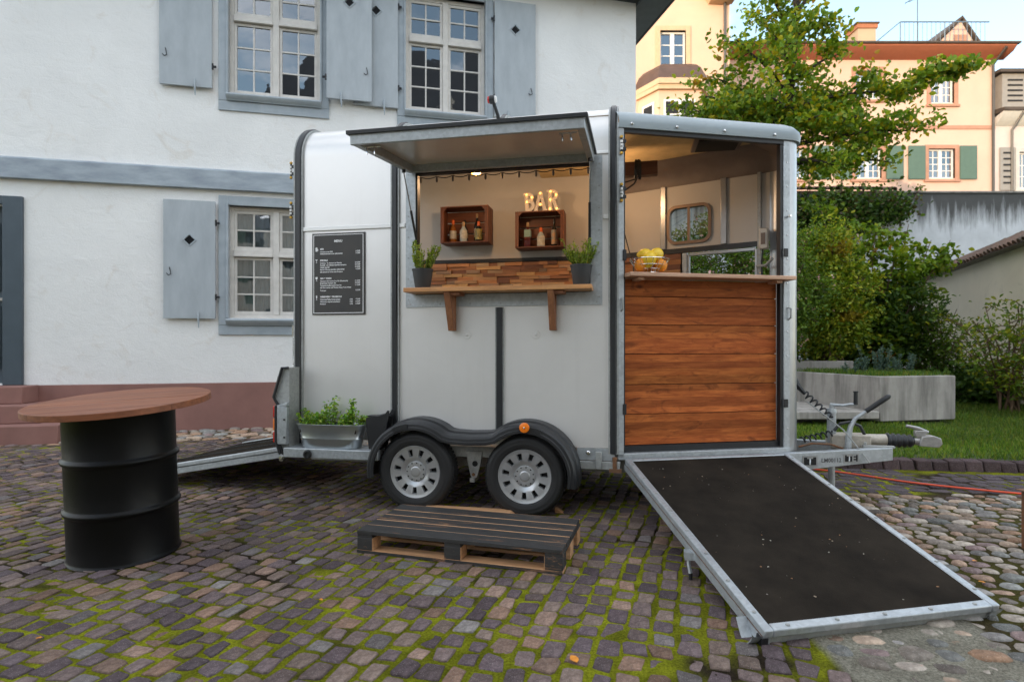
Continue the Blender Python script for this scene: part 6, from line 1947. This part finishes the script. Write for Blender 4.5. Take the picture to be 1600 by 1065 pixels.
s = MB(); s.tube([(20.3 - px0, 2, 16), (20.3 - px0, 2, 19.2)], .02, 5); s.tube([(19.7 - px0, 2, 18.4), (20.9 - px0, 2, 18.9)], .02, 4)
for k in range(5): s.tube([(19.8 - px0 + k * .25, 1.8, 18.45 + k * .1), (19.8 - px0 + k * .25, 2.2, 18.45 + k * .1)], .012, 4)
s.build('antenna', m_pipe, peach)
s = MB(); s.tube([(22.42 - px0, -.75, 14.8), (22.35 - px0, -.1, 14.3), (22.35 - px0, -.1, 5.4)], .06, 8); s.build('drain_pipe', m_pipe, peach)

wl = [(1.15, 2.2, 8.6, 10.3), (1.15, 2.1, 12.1, 13.3)]
m_pink2 = plaster('pale_pink_render', (.68, .57, .52), bump=.2)
m_gshut = mat('grey_shutter', (.33, .30, .27), .7)
rose = far_house('rose_house', 'pale pink house with grey louvred shutters at the right picture edge', 22.56, 28, 27.1, 5.4, 11.9, [wl[0]], m_pink2)
far_window(rose, *wl[0], rows=3, surround=mat('pale_stone', (.6, .55, .5), .8))
for x_ in (.22,):
    s = MB(); s.box(x_, x_ + .72, -.08, -.03, 8.5, 10.5); sh_ = s.build('shutter', m_gshut, rose)
    for k in range(6): q = MB(); q.box(x_ + .14, x_ + .58, -.10, -.081, 8.8 + k * .28, 8.88 + k * .28); q.build('louvre', m_dark, sh_)
s = MB(); s.prism([(-.55, 12.05), (-.55, 12.2), (.2, 12.3), (1.6, 14.6), (4, 15.2), (8, 14.5), (8, 11.91), (0, 11.91)], 'x', .02, 5.6); rr2 = s.build('roof', m_rooft, rose)
s = MB(); s.prism([(-.5, 12.05), (-.3, 11.7), (0, 11.5), (0, 12.04)], 'x', .02, 5.6); s.build('cornice', mat('white_cornice', (.7, .66, .6), .7), rose)
s = MB(); s.box(.25, 2.6, -.15, 1.5, 12.31, 13.9); dm = s.build('dormer', m_gshut, rose)
s = MB(); s.box(.0, 2.8, -.35, 1.6, 13.901, 14.05); s.build('dormer_roof', m_rooft, dm)
for x_ in (.5, 1.5):
    for k in range(5): q = MB(); q.box(x_, x_ + .7, -.17, -.151, 12.6 + k * .24, 12.68 + k * .24); q.build('louvre', m_dark, dm)
s = MB(); s.tube([(.95, -.5, 12.0), (.75, -.1, 11.3), (.75, -.1, 5.4)], .055, 8); s.build('drain_pipe', m_pipe, rose)

# tall house with an oriel
wl = [(5.62 - 3.6, 6.6 - 3.6, 11.82, 13.2)]
m_ochre = plaster('ochre_render', (.76, .505, .36), (.62, .42, .3), .3, .2)
orl = far_house('oriel_house', 'tall ochre house with a copper domed oriel behind the white house corner', 3.6, 8.27, 22, 5.4, 16.5, wl, m_ochre)
m_ochs = mat('ochre_stone', (.66, .46, .28), .8)
far_window(orl, *wl[0], rows=3, cols=1, surround=m_ochs)
bx0, bx1, bd_ = 4.80 - 3.6, 7.45 - 3.6, .9
plan = [(bx0, 0), (bx0 + .55, -bd_), (bx1 - .55, -bd_), (bx1, 0)]
s = MB(); s.prism(plan, 'z', 8.0, 10.55); bay = s.build('oriel', m_ochre, orl, smooth=False)
s = MB(); big = [(bx0 - .12, 0), (bx0 + .50, -bd_ - .14), (bx1 - .50, -bd_ - .14), (bx1 + .12, 0)]; s.prism(big, 'z', 10.551, 10.72); s.prism([(x * 1, y * 1.06) for x, y in big], 'z', 10.721, 10.92); s.build('oriel_cornice', m_ochs, bay)
vs_, fs_ = [], []
lv_ = [(10.921, 1.0), (11.15, .97), (11.38, .88), (11.56, .72), (11.68, .52)]
cxm = (bx0 + bx1) / 2
for z, q in lv_: vs_ += [(cxm + (x - cxm) * (.25 + .75 * q), y * q, z) for x, y in big]
for i in range(len(lv_) - 1):
    for k in range(3): fs_.append((i * 4 + k, i * 4 + k + 1, (i + 1) * 4 + k + 1, (i + 1) * 4 + k))
fs_.append((16, 17, 18, 19)); s = MB(); s.add(vs_, fs_); s.build('copper_dome', mat('brown_copper', (.14, .085, .065), .55, .3, var=.25, vs_=3), bay, angle=20)
for (xa, xb, sgn) in ((bx0 + .62, bx1 - .62, 0),):
    s = MB(); s.box(xa + .1, xa + 1.25, -bd_ - .05, -bd_ - .002, 8.6, 10.2); wf = s.build('oriel_window', m_wfr, bay)
    for k in range(2):
        for j in range(3):
            p = MB(); p.box(xa + .17 + k * .56, xa + .17 + k * .56 + .46, -bd_ - .055, -bd_ - .0505, 8.68 + j * .5, 9.12 + j * .5); p.build('pane', m_dark, wf)
M_ = Matrix.Translation((bx0, 0, 0)) @ Matrix.Rotation(math.atan2(-bd_, .55), 4, 'Z')
s = MB(M_); s.box(.25, .85, -.05, -.002, 8.6, 10.2); wf = s.build('oriel_window', m_wfr, bay); p = MB(M_); p.box(.33, .77, -.056, -.0505, 8.7, 10.1); p.build('pane', m_dark, wf)
s = MB(); s.prism([(7.45 - 3.6, 14.2), (8.35 - 3.6, 14.2), (8.6 - 3.6, 14.6), (7.2 - 3.6, 14.6)], 'y', -.5, -.001); s.build('eaves_bracket', m_ochs, orl)
s = MB(); s.tube([(8.05 - 3.6, -.09, 14.2), (8.05 - 3.6, -.09, 5.4)], .05, 8); s.build('drain_pipe', m_pipe, orl)
s = MB(); s.prism([(-.7, 16.4), (4, 20.5), (8.7, 16.4)], 'x', -.3, 8.27 - 3.6 + .3); s.build('roof', m_rooft, orl)

# row of houses across the courtyard, behind the camera (they keep the low sun off the yard)
m_far = plaster('sand_render', (.66, .60, .52), bump=.2)
for k, (xa, xb, eav, rid, lab) in enumerate(((-66, -6.1, 8.4, 10.6, 'long sand coloured house across the courtyard with a dark tiled roof'), (-6, 20, 8.3, 10.5, 'wide cream house across the courtyard behind the photographer'))):
    hh = thing('courtyard_house', lab, 'house', (xa, -19, 0))
    s = MB(); s.box(0, xb - xa, -11, 0, -.1, eav); s.build('wall', m_far, hh)
    s = MB(); s.prism([(.6, eav - .1), (-5.5, rid), (-11.6, eav - .1), (-11.6, eav + .0), (-5.5, rid + .15), (.6, eav + .02)], 'x', -.02, xb - xa + .0); s.build('roof', m_slate, hh)
    x = 1.5
    while x < xb - xa - 2:
        for z in (1.2, 4.3, 7.0):
            q = MB(); q.box(x, x + 1.1, .001, .03, z, z + 1.6); wv = q.build('window', m_dark, hh)
            q = MB(); q.box(x - .6, x - .02, .001, .05, z, z + 1.6); q.box(x + 1.12, x + 1.7, .001, .05, z, z + 1.6); q.build('shutters', m_green, wv)
        x += 3.6

hh = thing('hipped_house', 'dark roofed house behind the photographer mirrored in the upper window panes', 'house', (-4, -8.5, 0))
s = MB(); s.box(.3, 15.7, -9, 0, -.1, 8.9); s.build('wall', m_far, hh)
s = MB(); s.add([(0, .5, 8.9), (16, .5, 8.9), (16, -9.5, 8.9), (0, -9.5, 8.9), (4.2, -4.5, 18), (12.5, -4.5, 18)], [(0, 1, 5, 4), (1, 2, 5), (2, 3, 4, 5), (3, 0, 4), (3, 2, 1, 0)]); rf_ = s.build('roof', m_slate, hh, smooth=False)
for x_ in (5.2, 9.4):
    s = MB(); s.box(x_, x_ + 1.5, -2.6, -1.0, 11.6, 13.6); dm_ = s.build('dormer', m_far, hh)
    s = MB(); s.box(x_ + .25, x_ + 1.25, -.999, -.97, 11.9, 13.3); s.build('dormer_window', m_dark, dm_)
x = 1.2
while x < 14:
    for z in (1.2, 4.6):
        q = MB(); q.box(x, x + 1.1, .001, .03, z, z + 1.8); q.build('window', m_dark, hh)
    x += 2.6

# ---------------------------------------------------------------- trees and shrubs
m_bark = mat('dark_bark', (.055, .042, .032), .9, var=.4, vs_=14, bump=.6, bs=40)
m_twig = mat('brown_twig', (.16, .10, .06), .85, var=.3, vs_=20)
def limb(mb, a, b, r0, r1, r, wob=.12, n=6):
    a, b = Vector(a), Vector(b); pts, rs = [], []
    L = (b - a).length
    for i in range(n + 1):
        u = i / n; p = a.lerp(b, u) + Vector((r.normal(0, wob), r.normal(0, wob), r.normal(0, wob * .5))) * (L * .10 * math.sin(u * math.pi))
        p.z += math.sin(u * math.pi) * L * .05
        pts.append(p); rs.append(r0 + (r1 - r0) * u)
    mb.tube(pts, rs, 6); return pts
def foliage(mb, pts, r, per, spread, lsize, P, S, start=.25, sub=(.3, .8), flat=.6, twigs=5):
    """side twigs with leaf sprays along a limb"""
    n = len(pts) - 1
    for k in range(twigs):
        u = start + (1 - start) * (k + r.uniform(0, 1)) / twigs
        i = min(int(u * n), n - 1); p = pts[i].lerp(pts[i + 1], u * n - i)
        d = Vector((r.normal(), r.normal(), r.normal(.15, .5))).normalized() * r.uniform(*sub)
        q = p + d; mb.tube([p, p.lerp(q, .5) + Vector((0, 0, .03)), q], [.012, .008, .004], 4)
        for c_ in range(3):
            cc = p.lerp(q, .35 + .32 * c_)
            m = int(per * r.uniform(.6, 1.4))
            X = r.normal(0, 1, (m, 3)) * np.array([spread, spread, spread * flat]) + np.array(cc)
            P.append(X); S.append(r.uniform(.7, 1.3, m) * lsize)
def crown(P, S, cols, r, name, parent, aspect=.6, up=.5, warm=None, shade=None):
    P, S = np.concatenate(P), np.concatenate(S)
    C = palette(cols, len(P), r)
    if warm is not None:
        k = vnoise(P[:, 0] + 40, P[:, 2] + 40, .45, 17); w_ = (k > .90)
        C[w_] = C[w_] * .3 + np.array(warm) * r.uniform(.5, 1.1, (w_.sum(), 1))
    V, F, C = leaf_cloud(P, S, C, r, up, aspect, .14)
    return np_mesh(name, V, F, C, m_leaf, parent)

TY = 12.5
def tp(px, py, dy=0):
    Y = TY + dy; return Vector(((px - 800) * Y / 905, Y, 1.25 + (540 - py) * Y / 905))
# the numbers below are the tree's own limbs, laid out in front view with a depth each
r = np.random.default_rng(41)
tree = thing('oak_tree', 'tall green oak with a few orange leaves standing behind the trailer nose', 'tree', (6.02, TY, .09))
base = Vector((6.02, TY, .09))
tb, P, S = MB(), [], []
T_ = [Vector((6.02, TY, 0.05)), Vector((6.0, TY, 2.2)), tp(1222, 330), tp(1232, 200), tp(1236, 120), tp(1245, 30), tp(1250, -70)]
tb.tube(T_, [.17, .15, .13, .10, .075, .05, .02], 10)
limbs = [((1231, 215), (1078, 188, .2)), ((1232, 195), (1098, 150, -.3)), ((1232, 200), (1370, 200, .3)), ((1230, 230), (1350, 180, -.6)), ((1232, 190), (1390, 225, .8)), ((1232, 210), (1160, 160, .2)), ((1230, 240), (1085, 172, -.5)), ((1230, 230), (1130, 195, .9)), ((1232, 190), (1110, 120, .6)), ((1234, 150), (1150, 62, -.5)), ((1238, 100), (1175, 20, .5)), ((1242, 60), (1190, -30, -.4)),
         ((1236, 130), (1310, 85, .4)), ((1242, 60), (1305, 30, -.5)), ((1246, 20), (1290, -40, .4)), ((1232, 200), (1330, 160, .9)), ((1230, 230), (1440, 205, -.7)), ((1228, 260), (1400, 255, .2)),
         ((1233, 170), (1430, 140, -.2)), ((1228, 250), (1320, 262, -.6)), ((1233, 180), (1200, 150, -1.0)), ((1232, 210), (1280, 180, -1.1)), ((1240, 90), (1230, 60, -.8)), ((1245, 20), (1235, -50, .6)), ((1232, 200), (1260, 150, 1.1))]
for (a, (bx_, by_, dy)) in limbs:
    p0, p1 = tp(*a), tp(bx_, by_, dy)
    pts = limb(tb, p0, p1, .05, .012, r)
    foliage(tb, pts, r, 27, .18, .118, P, S, .22, (.25, .75), .55, max(4, int((p1 - p0).length * 3.6)))
# the long bough reaching right
p0, p1, p2 = tp(1400, 160, -.3), tp(1460, 118, -.4), tp(1525, 98, -.5)
for a, b in ((p0, p1), (p1, p2)):
    pts = limb(tb, a, b, .025, .010, r); foliage(tb, pts, r, 26, .13, .13, P, S, .0, (.15, .4), .5, 5)
for q in (tb,): q.v = [tuple(Vector(v) - base) for v in q.v]
tb.build('trunk', m_bark, tree, angle=60)
P = [x - np.array(base) for x in P]
OAK = [(.18, .31, .02), (.25, .37, .025), (.12, .22, .02), (.34, .42, .03), (.19, .31, .04), (.48, .42, .02)]
crown(P, S, OAK, r, 'crown', tree, .62, .35, warm=(.42, .17, .02))

def shrub(name, label, cat, base, tips, cols, lsize, per, spread, seed, twigs=6, stem_r=.02, sub=(.2, .5), aspect=.5, flat=.8, flowers=None, warm=None, stems=None):
    r = np.random.default_rng(seed); b = Vector(base)
    o = thing(name, label, cat, b)
    mb, P, S = MB(), [], []
    for t in tips:
        f = b + Vector((r.normal(0, .12), r.normal(0, .12), 0)) if stems is None else Vector(stems[r.integers(len(stems))])
        pts = limb(mb, f, t, stem_r, .006, r, .2); foliage(mb, pts, r, per, spread, lsize, P, S, .2, sub, flat, twigs)
    mb.v = [tuple(Vector(v) - b) for v in mb.v]
    mb.build('stem', m_twig, o, angle=60)
    P = [x - np.array(b) for x in P]
    P = [x[(x[:, 2] + b.z) > .1] if True else x for x in P]; S = [s_[:len(x)] for s_, x in zip(S, P)]
    crown(P, S, cols, r, 'foliage', o, aspect, .5, warm)
    if flowers:
        A = np.concatenate(P); pick = A[r.choice(len(A), min(flowers[0], len(A)), replace=False)]
        X = np.repeat(pick, 3, 0) + r.normal(0, .02, (len(pick) * 3, 3)) - np.array([0, .05, 0])
        V, F, C = leaf_cloud(X, r.uniform(.03, .05, len(X)), palette([flowers[1], (.75, .45, .42), (.8, .6, .55)], len(X), r, .15), r, .3, .8)
        np_mesh('blossom', V, F, C, m_herb, o, kind='stuff')
    return o
def ell(c, rx, ry, rz, n, seed, low=.0):
    r = np.random.default_rng(seed); out = []
    while len(out) < n:
        v = r.normal(0, 1, 3); v /= np.linalg.norm(v)
        if v[2] < low - .6: continue
        q = r.uniform(.72, 1.0); out.append(Vector((c[0] + v[0] * rx * q, c[1] + v[1] * ry * q, c[2] + v[2] * rz * q)))
    return out
SHR = [(.10, .19, .02), (.15, .25, .03), (.07, .14, .02), (.19, .28, .035)]
YEL = [(.27, .36, .025), (.36, .42, .035), (.19, .30, .025), (.45, .45, .04), (.14, .24, .025)]
DRK = [(.055, .115, .02), (.08, .155, .025), (.04, .085, .016), (.11, .19, .03)]
shrub('flowering_bush', 'bush with small pink blossoms seen through the trailer half door', 'bush', (4.25, 10.3, .75), ell((3.95, 10.6, 2.45), 1.75, .6, 1.6, 56, 3), SHR, .065, 30, .13, 51, 7, .014, (.15, .45), flowers=(420, (.78, .40, .42)))
shrub('yellow_shrub', 'broad yellow green shrub growing beside the trailer corner post', 'shrub', (6.35, 11.6, .85), ell((6.45, 11.6, 2.55), .95, .6, 1.25, 36, 5), YEL, .08, 32, .14, 52, 7, .018, (.15, .45), warm=(.35, .22, .02), flowers=(50, (.7, .4, .4)))
shrub('young_oak', 'young oak with bright leaves spreading before the streaked garden wall', 'tree', (7.55, 12.3, .1), [tp(1320, 345, -.2), tp(1370, 360, -.5), tp(1420, 350, -.3), tp(1455, 375, -.2), tp(1478, 392, -.3), tp(1485, 375, -.1), tp(1400, 395, -.6), tp(1440, 405, -.4), tp(1340, 380, 0), tp(1290, 330, .2), tp(1300, 360, -.4), tp(1280, 320, 0)], [(.15, .26, .02), (.20, .31, .025), (.11, .21, .02), (.27, .32, .02)], .13, 20, .13, 53, 7, .03, (.15, .4), .6, .6, warm=(.45, .17, .03))
shrub('laurel_bush', 'dark green laurel bush below the young oak behind the planter', 'bush', (7.6, 12.6, .1), ell((7.65, 12.5, 1.6), 1.45, .7, 1.55, 44, 6, .3), DRK, .11, 24, .17, 54, 7, .02, (.2, .5), .45)
shrub('thin_shrub', 'loose dark shrub with bare stems before the beige side wall', 'shrub', (9.0, 12.4, .1), ell((9.0, 12.4, 1.45), .8, .45, .95, 20, 7, .5), SHR, .085, 14, .14, 55, 5, .014, (.2, .45), .35)
shrub('small_tree', 'small open tree with yellow green leaves at the right edge of the lawn', 'tree', (8.72, 10.1, .1), ell((8.55, 10.1, 1.45), .95, .7, .62, 12, 8, .3), [(.16, .25, .02), (.22, .30, .03), (.10, .19, .02), (.32, .34, .02)], .085, 9, .12, 56, 6, .022, (.2, .5), .45, .6)
shrub('ground_ivy', 'dark low ivy patch on the ground under the small tree', 'ground cover', (9.6, 11.8, .1), ell((9.7, 12.0, .25), 1.6, .8, .40, 40, 9, .6), DRK, .09, 20, .2, 57, 5, .008, (.1, .4), .7)
shrub('wall_ivy', 'dark ivy hanging over the top of the streaked garden wall', 'climbing plant', (9.6, 17.6, 4.6), ell((10.2, 17.55, 5.25), 2.1, .16, .65, 60, 10, .4), DRK + [(.09, .08, .03)], .11, 16, .22, 58, 5, .01, (.2, .6), .8)
for k, (px, py) in enumerate(((1313, 283), (1350, 287), (1436, 292), (1270, 282))):
    Y = 17.7; X = (px - 800) * Y / 905; Z = 1.25 + (540 - py) * Y / 905
    shrub('wall_sprig', ('thin sprig on the wall top just right of the oak trunk', 'thin sprig on the wall top left of the green shutters', 'thin sprig on the wall top under the right green shutters', 'thin sprig on the wall top nearest the trailer')[k], 'sprig', (X, Y, Z - .35), [Vector((X + .05, Y, Z + .08)), Vector((X - .1, Y, Z))], SHR, .10, 2, .06, 70 + k, 3, .012, (.05, .15))

# plants in the planters
def tufts(name, label, cat, pts, hmin, hmax, cols, seed, wid=.006, lean=.05, n=1):
    r = np.random.default_rng(seed); m = len(pts); X = np.array(pts)
    h_ = r.uniform(hmin, hmax, m); a = r.uniform(0, 6.28, m); ln = r.normal(0, lean, (m, 2)); V = np.empty((m, 4, 3))
    bx_, by_ = np.cos(a) * wid, np.sin(a) * wid
    V[:, 0] = X - np.c_[bx_, by_, np.zeros(m)]; V[:, 1] = X + np.c_[bx_, by_, np.zeros(m)]
    V[:, 2] = X + np.c_[ln[:, 0] + bx_ * .3, ln[:, 1] + by_ * .3, h_]; V[:, 3] = X + np.c_[ln[:, 0] - bx_ * .3, ln[:, 1] - by_ * .3, h_ * .97]
    o = np_mesh(name, V.reshape(-1, 3), np.arange(m * 4).reshape(m, 4), np.repeat(palette(cols, m, r), 4, 0), m_leaf, kind='stuff'); return tag(o, label, cat)
r = np.random.default_rng(61); q = []
from_poly = [(5.38, 8.47), (6.58, 8.74), (6.65, 10.2), (5.0, 10.35), (5.08, 9.85)]
def inside(x, y, poly):
    c = False; j = len(poly) - 1
    for i in range(len(poly)):
        if (poly[i][1] > y) != (poly[j][1] > y) and x < (poly[j][0] - poly[i][0]) * (y - poly[i][1]) / (poly[j][1] - poly[i][1]) + poly[i][0]: c = not c
        j = i
    return c
while len(q) < 9000:
    x, y = r.uniform(4.9, 6.7), r.uniform(8.4, 10.4)
    if inside(x, y, from_poly): q.append((x, y, .73))
tufts('planter_grass', 'short grass and weeds growing in the low concrete planter', 'grass', q, .03, .15, [(.09, .19, .025), (.13, .24, .03), (.07, .15, .025), (.20, .22, .03)], 62)
for k, (px, h_, lab) in enumerate(((1338, .32, 'bluish spurge plant at the left of the low concrete planter'), (1375, .52, 'tallest bluish spurge plant in the middle of the low concrete planter'), (1408, .36, 'bluish spurge plant at the right of the low concrete planter'))):
    Y = 9.4; X = (px - 800) * Y / 905; r = np.random.default_rng(80 + k); o = thing('spurge', lab, 'plant', (X, Y, .74), 0, 'spurge plants in the planter'); st_, P, D, S = MB(), [], [], []
    for j in range(12):
        x0, y0 = r.normal(0, .07, 2); x1, y1 = x0 * 1.7 + r.normal(0, .03), y0 * 1.7; hh = h_ * r.uniform(.5, 1.05); st_.tube([(x0, y0, 0), (x1, y1, hh)], [.006, .003], 4)
        for i in range(60):
            u = r.uniform(.15, 1); d = r.normal(0, 1, 3); d[2] = .5; d /= np.linalg.norm(d); P.append(np.array([x0 + (x1 - x0) * u, y0 + (y1 - y0) * u, hh * u]) + d * .02); D.append(d)
    st_.build('stem', m_stem, o); P = np.array(P); V, F, C = leaf_cloud(P, r.uniform(.04, .065, len(P)), palette([(.10, .17, .14), (.13, .20, .16), (.07, .13, .10)], len(P), r), r, .2, .22, .05, np.array(D)); np_mesh('foliage', V, F, C, m_herb, o)
for k, px in enumerate((1301, 1312, 1322)):
    Y = 11.4; X = (px - 800) * Y / 905
    shrub('seedling', ('leftmost of three thin seedlings in the upper planter', 'middle of three thin seedlings in the upper planter', 'rightmost of three thin seedlings in the upper planter')[k], 'seedling', (X, Y, .90), [Vector((X + .02, Y, 1.28 - .05 * (k == 1))), Vector((X - .04, Y, 1.2))], YEL, .07, 5, .04, 90 + k, 3, .014, (.03, .08))
